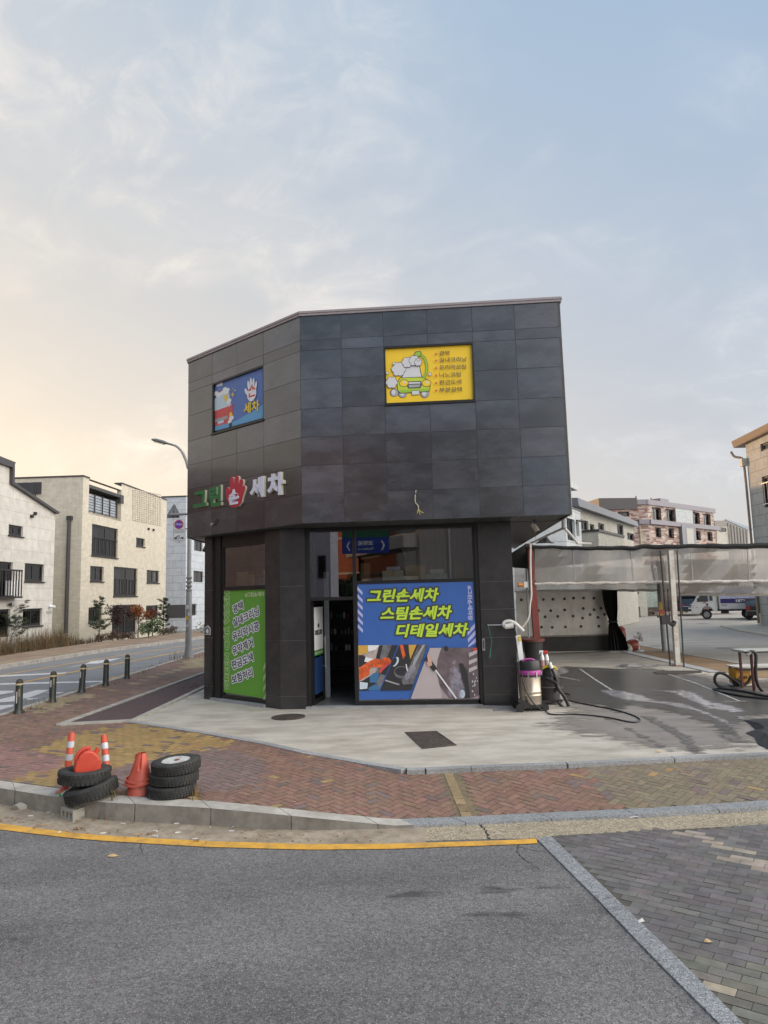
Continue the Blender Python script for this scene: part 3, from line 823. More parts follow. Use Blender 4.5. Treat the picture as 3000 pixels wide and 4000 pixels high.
# side and back walls, ceiling, floor of the shop room
mb = MB()
sR0 = GF.P(uP2b, 0, -.3); sR1 = Vector((sR0.x + .75, 23.6, 0)); sL0 = GL.P(uA0, 0, -.3); sL1 = Vector((sL0.x - .1, 23.6, 0))
for a, b in ((sR0, sR1), (sR1, sL1), (sL1, sL0)):
    f = Fr(a, b); mb.fb(f, 0, f.L, 0, ZB, -.15, 0)
mb.build('ground_floor_wall', M_PILLAR, shop)
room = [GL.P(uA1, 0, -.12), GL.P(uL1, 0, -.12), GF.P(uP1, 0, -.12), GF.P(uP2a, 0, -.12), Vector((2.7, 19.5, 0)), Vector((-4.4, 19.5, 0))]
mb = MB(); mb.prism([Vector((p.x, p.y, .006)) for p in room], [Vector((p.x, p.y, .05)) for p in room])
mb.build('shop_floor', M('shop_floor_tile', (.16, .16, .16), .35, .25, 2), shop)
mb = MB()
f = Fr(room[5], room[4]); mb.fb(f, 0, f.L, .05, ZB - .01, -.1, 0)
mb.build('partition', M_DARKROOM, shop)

# front windows, measured on the photo and put on the real wall plane
def ux(px, py, fr=GF): return fr.px(px, py)[0]
def zx(px, py, fr=GF): return fr.px(px, py)[1]
uD0, uM0, uM1, uW1 = ux(1205, 2500), ux(1382, 2500), ux(1396, 2500), ux(1868, 2500)
z_tr0, z_tr1 = zx(1300, 2345), zx(1300, 2332)
z_b0, z_b1 = zx(1620, 2276), zx(1620, 2264)
z_top = ZB - .06; z_sl = .13
fr_m = MB(); d0, d1 = -.10, -.02
fr_m.fb(GF, uP1 - .02, uD0 + .05, .05, ZB, -.14, .0)           # left jamb
fr_m.fb(GF, uM0, uM1, .05, z_top - .01, d0, d1)
fr_m.fb(GF, uW1, uP2a + .02, .05, ZB, -.14, .02)
fr_m.fb(GF, uW1 - .045, uW1, z_sl, z_top - .01, d0, d1 - .004)
fr_m.fb(GF, uD0 + .05, uW1, z_top - .01, ZB, d0 - .01, d1 + .004)
fr_m.fb(GF, uD0 + .05, uM0, z_tr0, z_tr1, d0, d1 - .003)
fr_m.fb(GF, uM1, uW1 - .045, z_b0, z_b1, d0, d1 - .003)
fr_m.fb(GF, uM1, uW1 - .045, .05, z_sl, d0, d1 - .003)
wf = fr_m.build('shop_window', M_BLACK, shop)
for a, b, c, d in ((uD0 + .05, uM0, z_tr1, z_top - .01), (uM1, uW1 - .045, z_b1, z_top - .01), (uM1, uW1 - .045, z_sl, z_b0)):
    p = MB(); p.face([GF.P(a, c, -.05), GF.P(b, c, -.05), GF.P(b, d, -.05), GF.P(a, d, -.05)]); p.build('pane', G_SHOP, wf)
mb = MB(); mb.fb(GF, uP1 - .01, uW1 + .03, -.02, .05, -.16, .07)
mb.build('sill', M_SILL, shop)
# left window
uLa, uLb = ux(865, 2500, GL), uL1
zLb0, zLb1 = zx(960, 2304, GL), zx(960, 2288, GL)
zLs = zx(960, 2735, GL) + .05
m2 = MB()
m2.fb(GL, uA1 - .02, uLa - .05, .05, ZB, -.14, .0); m2.fb(GL, uLa - .05, uLa, .06, ZB - .06, -.12, -.03)
m2.fb(GL, uLa, uLb, ZB - .28, ZB, -.12, -.02); m2.fb(GL, uLa, uLb, zLb0, zLb1, -.12, -.03); m2.fb(GL, uLa, uLb, .06, zLs, -.12, -.03)
wl_ = m2.build('shop_window', M_BLACK, shop)
for c, d in ((zLb1, ZB - .28), (zLs, zLb0)):
    p = MB(); p.face([GL.P(uLa, c, -.07), GL.P(uLb, c, -.07), GL.P(uLb, d, -.07), GL.P(uLa, d, -.07)]); p.build('pane', G_SHOP, wl_)
mb = MB(); mb.fb(GL, uA1 + .005, uL1 - .005, -.02, .055, -.14, .10); mb.build('sill', M_SILL, shop)
# door, swung inwards
hinge = GF.P(uD0 + .07, 0, -.10); dw = uM0 - uD0 - .12
dd = Vector((math.cos(math.radians(79)), math.sin(math.radians(79)), 0))
DF = Fr(hinge, hinge + dd)
dz0, dz1 = .06, z_tr0 - .02
mb = MB()
for a, b, c, d in ((0, .06, dz0, dz1), (dw - .06, dw, dz0, dz1), (.06, dw - .06, dz0, dz0 + .1), (.06, dw - .06, dz1 - .07, dz1)): mb.fb(DF, a, b, c, d, -.02, .02)
door = mb.build('door', M_BLACK, shop)
mb = MB(); mb.fb(DF, .06, dw - .06, dz0 + .1, dz1 - .07, -.004, .004); mb.build('pane', glass('door_glass', .1, (.25, .28, .3)), door)
mb = MB(); mb.tube([DF.P(dw - .1, .75, .06), DF.P(dw - .1, 1.45, .06)], .014)
mb.cyl(DF.P(dw - .1, .8, .0), DF.P(dw - .1, .8, .06), .01); mb.cyl(DF.P(dw - .1, 1.4, .0), DF.P(dw - .1, 1.4, .06), .01)
mb.build('door_handle', M('steel', (.5, .5, .5), .3, metal=1.0), door)
# small black frames round the two sign openings
for fr, a, b in ((FL, colsL[1], colsL[3]), (FF, colsF[2], colsF[4])):
    mb = MB(); z0, z1 = rows[4], rows[6]
    mb.fb(fr, a, a + .035, z0, z1, -.09, -.004); mb.fb(fr, b - .025, b, z0, z1, -.09, -.004)
    mb.fb(fr, a + .035, b - .025, z1 - .035, z1, -.09, -.004); mb.fb(fr, a - .01, b + .01, z0 - .02, z0 + .02, -.09, .035)
    mb.build('sign_frame', M_BLACK, shop)
# cream pipe down the right edge
mb = MB(); e = C + FRt.U * .35 + FRt.N * .04
mb.box((e.x, e.y, (6.95 + ZB) / 2), (.05, .07, 6.95 - ZB)); mb.build('downpipe', M_CREAM, shop)

# ---------------------------------------------------------------- signs (printed artwork: flat shapes, each a hair in front of the last)
PR = lambda n, c, r=.45: M('print_' + n, c, r, .04, 3)
class Art:
    def __init__(s, fr, x0, y0, sc, o=.004):
        s.fr, s.x0, s.y0, s.sc, s.o = fr, x0, y0, sc, o; s.mats = []; s.mb = MB(); s.parts = []
    def uz(s, x, y): return s.fr.px(s.x0 + x / s.sc, s.y0 + y / s.sc)
    def mi(s, mat):
        if mat not in s.mats: s.mats.append(mat)
        return s.mats.index(mat)
    def poly(s, pts, mat, uz=False):
        s.o += .0003
        s.mb.face([s.fr.P(*(p if uz else s.uz(*p)), s.o) for p in pts][::-1], s.mi(mat)); return s
    def blob(s, x, y, rx, ry, mat, n=20, rot=0.0):
        u, z = s.uz(x, y); k = s.uz(x + 10, y)[0] - u; k /= 10
        ku = abs(k); kz = abs(s.uz(x, y + 10)[1] - z) / 10
        ca, sa = math.cos(rot), math.sin(rot); pts = []
        for i in range(n):
            a = 2 * math.pi * i / n; p, q = math.cos(a) * rx * ku, math.sin(a) * ry * kz
            pts.append((u + p * ca - q * sa, z + p * sa + q * ca))
        return s.poly(pts[::-1], mat, True)
    def line(s, a, b, w, mat):
        u0, z0 = s.uz(*a); u1, z1 = s.uz(*b); d = math.hypot(u1 - u0, z1 - z0)
        px = (z1 - z0) / d * w / 2; pz = -(u1 - u0) / d * w / 2
        return s.poly([(u0 + px, z0 + pz), (u1 + px, z1 + pz), (u1 - px, z1 - pz), (u0 - px, z0 - pz)][::-1], mat, True)
    def txt(s, body, box, mat, outline=None, ow=.01, bold=.02, shear=0.0, depth=.0004):
        """letters between left-middle, right-middle pixels and a height in zoom pixels; runs along the line joining them"""
        (xa, ya), (xb, yb), h = box
        u0, z0 = s.uz(xa, ya); u1, z1 = s.uz(xb, yb)
        zt = s.uz((xa + xb) / 2, (ya + yb) / 2 - h / 2)[1]; zbm = s.uz((xa + xb) / 2, (ya + yb) / 2 + h / 2)[1]
        hh = abs(zt - zbm); L = math.hypot(u1 - u0, z1 - z0); r = math.atan2(z1 - z0, u1 - u0)
        if abs(math.cos(r)) < .3: hh = abs(s.uz(xa + h / 2, (ya + yb) / 2)[0] - s.uz(xa - h / 2, (ya + yb) / 2)[0])
        if outline:
            for k in ((2, 1) if isinstance(outline, tuple) else (1,)):
                mo = outline[2 - k] if isinstance(outline, tuple) else outline
                e = ow * (k if isinstance(outline, tuple) else 1)
                s.o += .0004
                vs, fs = text2d(body, 1, bold, shear, 1, 'LEFT', depth); s._place(vs, fs, u0, z0, L, hh, r, e, mo)
        s.o += .0004
        vs, fs = text2d(body, 1, bold, shear, 1, 'LEFT', depth); s._place(vs, fs, u0, z0, L, hh, r, 0, mat)
        return s
    def _place(s, vs, fs, u0, z0, L, hh, r, e, mat):
        x0, x1 = min(v.x for v in vs), max(v.x for v in vs); y0, y1 = min(v.y for v in vs), max(v.y for v in vs)
        ca, sa = math.cos(r), math.sin(r); offs = [(0, 0)] if not e else [(e * math.cos(a), e * math.sin(a)) for a in [math.pi * i / 6 for i in range(12)]]
        for i, (ox, oz) in enumerate(offs):
            pts = []
            for v in vs:
                x = (v.x - x0) / (x1 - x0) * L + ox; y = ((v.y - y0) / (y1 - y0) - .5) * hh + oz
                pts.append(s.fr.P(u0 + x * ca - y * sa, z0 + x * sa + y * ca, s.o + v.z + i * 2e-6))
            s.mb.add(pts, fs, s.mi(mat))
    def done(s, name, parent): return s.mb.build(name, s.mats, parent)

def panel_thing(name, label, cat, fr, corners, art, mat, th=.03, o=0.0, pname='panel'):
    uz = [art.uz(*c) for c in corners]; mb = MB()
    base = fr.P(sum(u for u, _ in uz) / 4, min(z for _, z in uz), o)
    t = thing(name, label, cat, base)
    mb.fpoly(fr, uz[::-1], o - th, o); mb.build(pname, mat, t)
    return t

# blue board on the chamfer
P_BLUE = PR('deep_blue', (.085, .17, .45)); P_SKYB = PR('sky_blue', (.12, .36, .62)); P_PALE = PR('pale_blue', (.55, .66, .75)); P_WHITE = PR('white', (.78, .80, .82))
P_RED = PR('red', (.62, .075, .07)); P_YEL = PR('yellow', (.80, .58, .03)); P_DARK = PR('dark', (.03, .03, .035)); P_GREY = PR('grey', (.35, .36, .38))
fb_ = FL.shift(-.055)
a = Art(fb_, 700, 1150, 2.07375)
cs = [(286, 722), (681, 582), (686, 1000), (290, 1108)]
t = panel_thing('sign_board', 'blue illustrated board of a foamy red car and a white hand, upper floor chamfer', 'sign', fb_, cs, a, P_BLUE)
a.poly([(290, 1108), (290, 1085), (470, 1020), (684, 890), (686, 1000)], P_SKYB)
a.poly([(288, 850), (330, 800), (402, 772), (414, 830), (424, 905), (290, 946)], P_PALE)
a.poly([(290, 945), (400, 906), (432, 912), (441, 985), (402, 1042), (292, 1070)], P_RED)
a.poly([(291, 1012), (396, 981), (391, 1006), (292, 1036)], P_GREY).poly([(315, 1030), (362, 1016), (362, 1038), (315, 1052)], P_PALE)
a.poly([(292, 1070), (402, 1042), (410, 1075), (292, 1098)], P_SKYB)
a.line((318, 793), (358, 782), .02, P_RED).line((404, 800), (412, 845), .015, P_RED)
for x, y, r in ((300, 802, 17), (372, 770, 18), (395, 775, 16), (382, 790, 22), (350, 800, 18), (322, 815, 20), (408, 862, 18), (425, 1002, 20), (412, 1030, 16)): a.blob(x, y, r, r, P_WHITE)
a.poly([(364, 822), (386, 812), (398, 858), (374, 870)], P_YEL).blob(402, 872, 14, 20, P_WHITE).blob(420, 972, 13, 17, P_YEL).blob(428, 900, 12, 12, P_RED)
a.poly([(406, 1045), (430, 1036), (428, 1070), (408, 1078)], P_DARK)
a.poly([(304, 752), (308, 722), (322, 706), (340, 702), (354, 712), (356, 738)], P_PALE)
for i in range(5):
    for j in range(3): a.line((312 + i * 10, 755 - i * 3 + j * 12), (312 + i * 10, 761 - i * 3 + j * 12), .008, P_PALE)
def star(a, x, y, r, mat):
    pts = []
    for i in range(8):
        k = r if i % 2 == 0 else r * .3; q = math.pi / 4 * i; pts.append((x + k * math.sin(q) * .75, y - k * math.cos(q)))
    a.poly(pts[::-1], mat)
star(a, 438, 812, 25, P_YEL); star(a, 458, 778, 13, P_YEL); star(a, 441, 764, 8, P_YEL)
def hand_print(a, x, y, w, h, mat):
    a.blob(x, y + h * .18, w * .36, h * .33, mat)
    for fx, fy, rot in ((-.24, -.16, .18), (-.06, -.28, .05), (.13, -.26, -.08), (.30, -.12, -.25)):
        a.blob(x + fx * w, y + fy * h, w * .085, h * .22, mat, rot=rot)
    a.blob(x - .42 * w, y + .10 * h, w * .085, h * .17, mat, rot=.55)
hand_print(a, 592, 770, 105, 190, P_WHITE)
a.txt('손', ((560, 792), (628, 772), 98), P_RED, bold=.03)
a.txt('세차', ((528, 928), (655, 898), 90), P_YEL, bold=.03)
a.done('artwork', t)

# yellow board on the front
fy_ = FF.shift(-.055)
a = Art(fy_, 1400, 1150, 1.8433)
cs = [(191, 386), (818, 351), (829, 754), (198, 783)]
P_YB = PR('board_yellow', (.86, .58, .025)); P_LIME = PR('lime', (.50, .62, .04)); P_FOAM = PR('foam', (.62, .63, .66)); P_OUT = PR('outline', (.06, .06, .06)); P_GRN = PR('brush_green', (.30, .52, .05))
t = panel_thing('sign_board', 'yellow board listing six car care services beside a foamy car drawing', 'sign', fy_, cs, a, P_YB)
for x, y in ((258, 708), (318, 716), (478, 716)): a.blob(x, y, 32, 30, P_OUT).blob(x + 2, y, 28, 27, P_GREY).blob(x - 4, y - 4, 14, 18, P_FOAM)
a.poly([(276, 640), (300, 598), (462, 594), (508, 618), (520, 660), (512, 702), (300, 716), (280, 690)], P_OUT)
a.poly([(281, 642), (303, 603), (460, 599), (504, 622), (514, 660), (507, 697), (304, 710), (285, 688)], P_LIME)
a.poly([(310, 603), (330, 520), (440, 505), (460, 598)], P_OUT).poly([(317, 599), (335, 526), (436, 511), (453, 594)], P_FOAM)
a.poly([(352, 628), (450, 624), (458, 652), (446, 676), (360, 680), (346, 656)], P_OUT).poly([(360, 634), (444, 631), (448, 642), (360, 646)], P_FOAM).poly([(360, 652), (448, 649), (440, 668), (366, 672)], P_GREY)
for x in (328, 490): a.blob(x, 640, 34, 27, P_OUT).blob(x, 640, 30, 23, P_YB).blob(x + 6, 634, 10, 8, P_FOAM)
a.poly([(300, 690), (512, 678), (512, 694), (300, 706)], P_GRN)
a.poly([(382, 694), (440, 691), (440, 724), (384, 727)], P_OUT).poly([(385, 697), (437, 694), (437, 721), (387, 724)], P_FOAM)
# wash brush on a curved hose above the car
for p, q in (((470, 602), (492, 560)), ((492, 560), (494, 510)), ((494, 510), (478, 462)), ((478, 462), (450, 436))): a.line(p, q, .052, P_OUT)
for p, q in (((470, 602), (491, 560)), ((491, 562), (493, 508)), ((493, 512), (477, 462)), ((477, 464), (450, 437))): a.line(p, q, .040, P_GRN)
a.poly([(398, 440), (410, 415), (446, 406), (456, 430), (440, 452), (404, 456)], P_OUT).poly([(403, 441), (413, 419), (443, 411), (451, 430), (437, 447), (407, 451)], P_GRN)
def foam(a, x, y, r):
    k = [(x + r * .62 * math.cos(i * 1.05), y + r * .62 * math.sin(i * 1.05), r * .48) for i in range(6)]
    for p, q, s in k: a.blob(p, q, s + 3, s + 3, P_OUT)
    for p, q, s in k: a.blob(p, q, s, s, P_FOAM)
    a.blob(x, y, r * .62, r * .62, P_FOAM)
for x, y, r in ((290, 540, 46), (240, 636, 38), (352, 492, 34), (402, 480, 34), (430, 492, 24)): foam(a, x, y, r)
for x, y, r in ((257, 500, 9), (209, 570, 9), (516, 578, 10), (432, 474, 9)): a.blob(x, y, r + 2, r + 2, P_OUT).blob(x, y, r, r, P_FOAM)
a.done('drawing', t); o_now = a.o; a = Art(fy_, 1400, 1150, 1.8433, o_now)
for txt_, y, xe in (('광택', 428, 655), ('실내크리닝', 476, 775), ('유리막코팅', 530, 775), ('나노코팅', 584, 738), ('판금도색', 638, 741), ('부분광택', 692, 745)):
    a = Art(fy_, 1400, 1150, 1.8433, o_now); a.txt(txt_, ((583, y), (xe, y - (xe - 583) * .03), 36), P_OUT, bold=.008).done('text_line', t); a = Art(fy_, 1400, 1150, 1.8433, o_now)
    a.poly([(553, y - 2), (566, y - 3), (567, y + 11), (554, y + 12)], P_RED); a.done('bullet', t)

# raised letters across the chamfer
t = thing('letter_sign', 'raised green and white letters with a red hand between them', 'sign', FL.P(2.0, 4.55, 0))
L_GRN = M('letter_green', (.012, .17, .045), .35, .06); L_CRM = M('letter_side_cream', (.62, .57, .47), .5, .06); L_WHT = M('letter_white', (.74, .75, .86), .35, .05); L_RED = M('letter_red', (.50, .02, .045), .35, .06)
def raised(ch, x0, x1, yt, yb, front, parent, name='letter', o=.03, d=.06):
    x0, x1, yt, yb = 700 + x0 / 2.07375, 700 + x1 / 2.07375, 1150 + yt / 2.07375, 1150 + yb / 2.07375
    ym = (yt + yb) / 2; u0, u1 = FL.px(x0, ym)[0], FL.px(x1, ym)[0]; xm = (x0 + x1) / 2
    z1, z0 = FL.px(xm, yt)[1], FL.px(xm, yb)[1]
    mb = MB()
    put_text(mb, FL, ch, u0, z0, 1, o, .045, fit=(u1 - u0, z1 - z0), depth=d, m=1)
    put_text(mb, FL, ch, u0, z0, 1, o + d / 2 + .004, .045, fit=(u1 - u0, z1 - z0), depth=.008, m=0)
    return mb.build(name, [front, L_CRM], parent)
raised('그', 132, 240, 1594, 1722, L_GRN, t); raised('린', 262, 358, 1552, 1716, L_GRN, t)
raised('세', 590, 705, 1484, 1650, L_WHT, t); raised('차', 732, 864, 1448, 1632, L_WHT, t)
hm = MB()
def HX(x, y): return FL.px(700 + x / 2.07375, 1150 + y / 2.07375)
hand = [(424, 1712), (402, 1662), (394, 1590), (398, 1566), (410, 1562), (418, 1574), (430, 1600), (428, 1500), (436, 1482), (448, 1480), (456, 1494), (462, 1560), (468, 1482), (478, 1470), (492, 1472), (499, 1486), (496, 1566), (508, 1508), (518, 1496), (530, 1502), (535, 1518), (524, 1578), (534, 1554), (545, 1550), (551, 1562), (548, 1586), (530, 1640), (520, 1684), (496, 1716), (466, 1727), (440, 1722)]
hz = [HX(*p) for p in hand]
hm.fpoly(FL, hz[::-1], 0, .05, 1); hm.fpoly(FL, hz[::-1], .05, .06, 0)
hp = hm.build('hand', [L_RED, L_CRM], t)
raised('손', 422, 502, 1582, 1704, L_WHT, hp, 'letter', o=.064, d=.006)

# lime green window film
P_G = PR('film_green', (.135, .37, .045)); P_GL = PR('film_pale_green', (.50, .62, .33)); P_NAVY = PR('navy', (.012, .012, .05))
fg = GL.shift(-.062)
a = Art(fg, 750, 2000, 2.6017, o=.002)
cs = [(306, 800), (766, 777), (760, 1900), (292, 1826)]
t = panel_thing('window_banner', 'lime green window film with tilted navy service names, left of the corner pillar', 'sign', fg, cs, a, P_G, th=.004, pname='film')
for i in range(6):
    y = 806 + i * 76; x0, x1 = 305 - i * .9, 334 - i * .9
    a.poly([(x0, y), (x1, y + 75), (x1, y + 112), (x0, y + 44)], P_GL)
a.txt('GREEN CAR WASH', ((352, 1800), (359, 806), 46), P_G, outline=P_GL, ow=.02, bold=.02)
a.txt('#그린손세차', ((541, 840), (738, 833), 52), P_GL, bold=.045)
a.txt('ㅈ', ((742, 826), (764, 825), 36), P_GL, bold=.045)
for s_, p0, p1, h in (('광택', (418, 996), (520, 942), 88), ('실내크리닝', (418, 1130), (682, 1000), 90), ('유리막시공', (414, 1270), (682, 1150), 92), ('유막제거', (412, 1415), (622, 1320), 92), ('판금도색', (408, 1560), (622, 1468), 92), ('보험처리', (408, 1706), (620, 1625), 92)):
    a.txt(s_, (p0, p1, h), P_NAVY, outline=P_WHITE, ow=.024, bold=.02)
for i in range(4):
    y = 1575 + i * 105
    a.poly([(728, y), (764, y - 72), (764, y - 20), (728, y + 46)], P_GL)
a.done('lettering', t)

# big blue window film
P_FB = PR('film_blue', (.040, .125, .42)); P_LIL = PR('lilac', (.46, .48, .78)); P_LG = PR('lime_letters', (.50, .74, .055)); P_ORG = M('photo_orange', (.66, .115, .03), .45, .4, 9); PH = lambda n, c, v=.35, s=5: M('photo_' + n, c, .45, v, s); P_MAUVE = PH('mauve', (.34, .275, .30)); P_MAUVE2 = PH('dark_mauve', (.145, .11, .125)); P_MIDGREY = PH('mid_grey', (.14, .14, .155), .6, 7); P_STEAM = PH('steam', (.60, .58, .72)); P_STEAM.node_tree.nodes['Principled BSDF'].inputs['Alpha'].default_value = .16; P_SKIN = PR('skin', (.60, .36, .30)); P_BLUE2 = PR('cloth_blue', (.05, .16, .34)); P_BEIGE = PH('beige', (.42, .36, .34), .4, 6); P_AMB = PR('amber', (.60, .36, .07))
ff_ = GF.shift(-.044)
a = Art(ff_, 1150, 2030, 2.07375, o=.002)
cs = [(511, 516), (1455, 503), (1498, 1446), (526, 1459)]
t = panel_thing('window_banner', 'wide blue window film with lime slanted lettering above three wash photographs', 'sign', ff_, cs, a, P_FB, th=.004, pname='film')
for i in range(6):
    y = 540 + i * 61; x = 511 + i * .7
    a.poly([(x, y), (x + 41, y + 46), (x + 41, y + 72), (x, y + 32)], P_LIL)
for p in ([(1402, 905), (1462, 838), (1465, 872), (1404, 940)], [(1404, 965), (1468, 893), (1470, 930), (1407, 996)], [(1408, 1020), (1473, 952), (1475, 990), (1410, 1034)]): a.poly(p, P_LIL)
a.txt('#그린손세차장', ((1421, 534), (1425, 816), 40), P_LIL, bold=.04)
for s_, p0, p1, h in (('그린손세차', (588, 620), (1172, 605), 108), ('스팀손세차', (694, 762), (1278, 748), 108), ('디테일세차', (820, 900), (1412, 890), 108)):
    a.txt(s_, (p0, p1, h), P_LG, outline=P_OUT, ow=.034, bold=.035, shear=.22)
# photo: gloved hand wiping
a.poly([(517, 1018), (838, 1015), (690, 1380), (526, 1385)], P_BEIGE)
a.poly([(517, 1018), (594, 1017), (596, 1078), (518, 1096)], P_AMB).poly([(594, 1017), (690, 1016), (660, 1050), (600, 1070)], P_WHITE)
a.poly([(690, 1018), (838, 1015), (690, 1380), (600, 1382), (690, 1160), (670, 1080)], P_MIDGREY).poly([(686, 1018), (718, 1018), (690, 1130), (660, 1120)], P_DARK).poly([(790, 1016), (838, 1015), (740, 1260), (700, 1250)], P_DARK)
a.poly([(520, 1096), (560, 1098), (606, 1140), (580, 1180), (523, 1196)], P_DARK).poly([(578, 1112), (642, 1128), (632, 1164), (566, 1148)], P_WHITE)
a.poly([(523, 1200), (586, 1158), (640, 1130), (668, 1122), (700, 1140), (720, 1118), (765, 1118), (786, 1145), (768, 1175), (720, 1192), (668, 1200), (636, 1186), (612, 1210), (606, 1256), (524, 1306)], P_ORG)
a.poly([(762, 1150), (784, 1158), (720, 1215), (692, 1254), (680, 1244), (700, 1205)], P_RED)
a.poly([(524, 1312), (560, 1300), (650, 1240), (700, 1240), (650, 1350), (600, 1384), (526, 1385)], P_DARK)
a.poly([(610, 1270), (640, 1244), (690, 1240), (668, 1320), (612, 1318)], P_BLUE2).poly([(530, 1312), (596, 1322), (590, 1368), (530, 1374)], P_PALE).poly([(600, 1360), (660, 1330), (690, 1350), (684, 1380), (602, 1382)], P_BLUE2)
for k in range(7): a.line((548 + k * 26, 1200 - k * 9), (560 + k * 26, 1240 - k * 14), .012, PH('glove_fold', (.36, .05, .02)))
for k in range(5): a.line((690 + k * 16, 1128), (700 + k * 16, 1176), .010, PH('glove_fold', (.36, .05, .02)))
# photo: steam on a seat
a.poly([(852, 1013), (1080, 1011), (950, 1378), (700, 1382)], P_DARK)
a.poly([(1005, 1013), (1078, 1011), (962, 1330), (880, 1335), (868, 1300), (935, 1180), (960, 1120)], P_MIDGREY).poly([(1040, 1013), (1060, 1012), (950, 1220), (925, 1260), (975, 1120)], P_GREY)
a.poly([(852, 1013), (880, 1013), (900, 1100), (880, 1130)], P_ORG).poly([(925, 1013), (990, 1012), (940, 1130), (930, 1080)], P_AMB)
a.blob(868, 1235, 62, 50, P_MIDGREY).blob(868, 1228, 52, 36, P_DARK).blob(820, 1150, 22, 42, P_PALE, rot=-.5).blob(808, 1150, 18, 36, P_DARK, rot=-.5)
a.line((736, 1300), (850, 1336), .03, P_GREY).line((905, 1170), (916, 1226), .02, P_WHITE)
rs_ = random.Random(4)
for k in range(30):
    f = rs_.random(); r = rs_.uniform(10, 20); a.blob(905 + 55 * f + rs_.gauss(0, 9), 1285 - 90 * f, r, r * 1.3, P_STEAM, 12)
a.poly([(700, 1382), (740, 1310), (850, 1340), (960, 1340), (950, 1378)], P_DARK)
# photo: lance on a wheel
a.poly([(1098, 1038), (1480, 1035), (1498, 1446), (942, 1449)], P_MAUVE)
a.poly([(1180, 1037), (1480, 1035), (1497, 1420), (1430, 1445), (1250, 1446), (1130, 1280), (1150, 1120)], P_MAUVE2)
a.poly([(1098, 1038), (1190, 1037), (1160, 1130), (1150, 1230), (1200, 1446), (942, 1449)], PR('pale_mauve', (.46, .40, .42)))
a.blob(1228, 1045, 20, 22, P_DARK).poly([(1330, 1165), (1362, 1160), (1400, 1230), (1424, 1445), (1368, 1445), (1352, 1260)], P_DARK).blob(1360, 1410, 22, 34, P_PALE)
rs_ = random.Random(3)
for k in range(46):
    f = rs_.random(); r = rs_.uniform(14, 30) * (.6 + .7 * f); a.blob(1296 + 26 * f + rs_.gauss(0, 12 + 14 * f), 1150 + 270 * f, r * .8, r * 1.25, P_STEAM, 12)
a.poly([(1440, 1040), (1480, 1035), (1482, 1072), (1450, 1078)], P_RED)
for i in range(3): a.poly([(1412, 1080 + i * 62), (1478, 1036 + i * 62 + 18), (1480, 1062 + i * 62 + 18), (1414, 1112 + i * 62)], PR('pale_stripe', (.50, .46, .48)))
for i in range(14): a.blob(1440 + random.uniform(0, 44), 1230 + random.uniform(0, 190), random.uniform(2, 5), random.uniform(4, 10), P_WHITE)
a.line((1142, 1214), (1312, 1446), .03, P_WHITE).line((1068, 1112), (1142, 1216), .10, P_DARK)
a.poly([(1076, 1092), (1096, 1092), (1112, 1140), (1116, 1176), (1100, 1186), (1082, 1190), (1072, 1160), (1082, 1140)], P_SKIN)
a.line((1078, 1160), (1116, 1150), .008, P_MAUVE).line((1080, 1174), (1112, 1166), .008, P_MAUVE)
a.done('lettering', t)

# poster on the door
a = Art(DF, 1150, 2030, 2.07375)
uq = lambda u, z: (u, z)
t = thing('door_poster', 'white poster with a black logo above a dark blue panel on the open door', 'poster', DF.P(dw / 2, .3, .006))
mb = MB(); mb.fb(DF, .08, dw - .08, 1.18, dz1 - .12, .005, .008); mb.build('poster_sheet', P_WHITE, t)
mb = MB(); mb.fb(DF, .08, dw - .08, .25, 1.02, .005, .008); mb.build('lower_panel', PR('door_navy', (.018, .05, .16)), t)
mb = MB(); mb.fb(DF, .08, dw - .08, 1.06, 1.18, .005, .008, 0); put_text(mb, DF, 'GREEN CAR WASH', .12, 1.09, .1, .0095, fit=(dw - .24, .055), m=1)
mb.build('green_strip', [PR('strip_green', (.03, .20, .05)), P_GL], t)
mb = MB(); put_text(mb, DF, '그린손세차', .14, 1.50, .1, .0095, .02, fit=(dw - .28, .11)); 
mb.fpoly(DF, [(dw / 2 + .07 * math.cos(k * .52), 1.70 + .05 * math.sin(k * .52)) for k in range(12)], .0085, .0095)
mb.build('logo', P_OUT, t)

# house number plate on the left pillar
t = thing('number_plate', 'dark blue pointed plate reading 46 on the leftmost stone pillar', 'number plate', GL.P((uA0 + uA1) / 2, 1.0, .05))
zp0, zp1 = GL.px(823, 2479)[1], GL.px(823, 2442)[1]; uc = (uA0 + uA1) / 2; w2 = .105
mb = MB(); mb.fpoly(GL, [(uc - w2, zp0), (uc + w2, zp0), (uc + w2, zp1 - .07), (uc, zp1), (uc - w2, zp1 - .07)], .052, .062); mb.build('plate_edge', P_WHITE, t)
w3 = w2 - .014
mb = MB(); mb.fpoly(GL, [(uc - w3, zp0 + .014), (uc + w3, zp0 + .014), (uc + w3, zp1 - .075), (uc, zp1 - .018), (uc - w3, zp1 - .075)], .0625, .065); mb.build('plate_face', P_NAVY, t)
mb = MB(); put_text(mb, GL, '46', uc - .055, zp0 + .03, .1, .067, .01, fit=(.11, .12)); mb.fb(GL, uc - w3, uc + w3, zp0 + .165, zp0 + .172, .066, .068); mb.build('digits', P_WHITE, t)

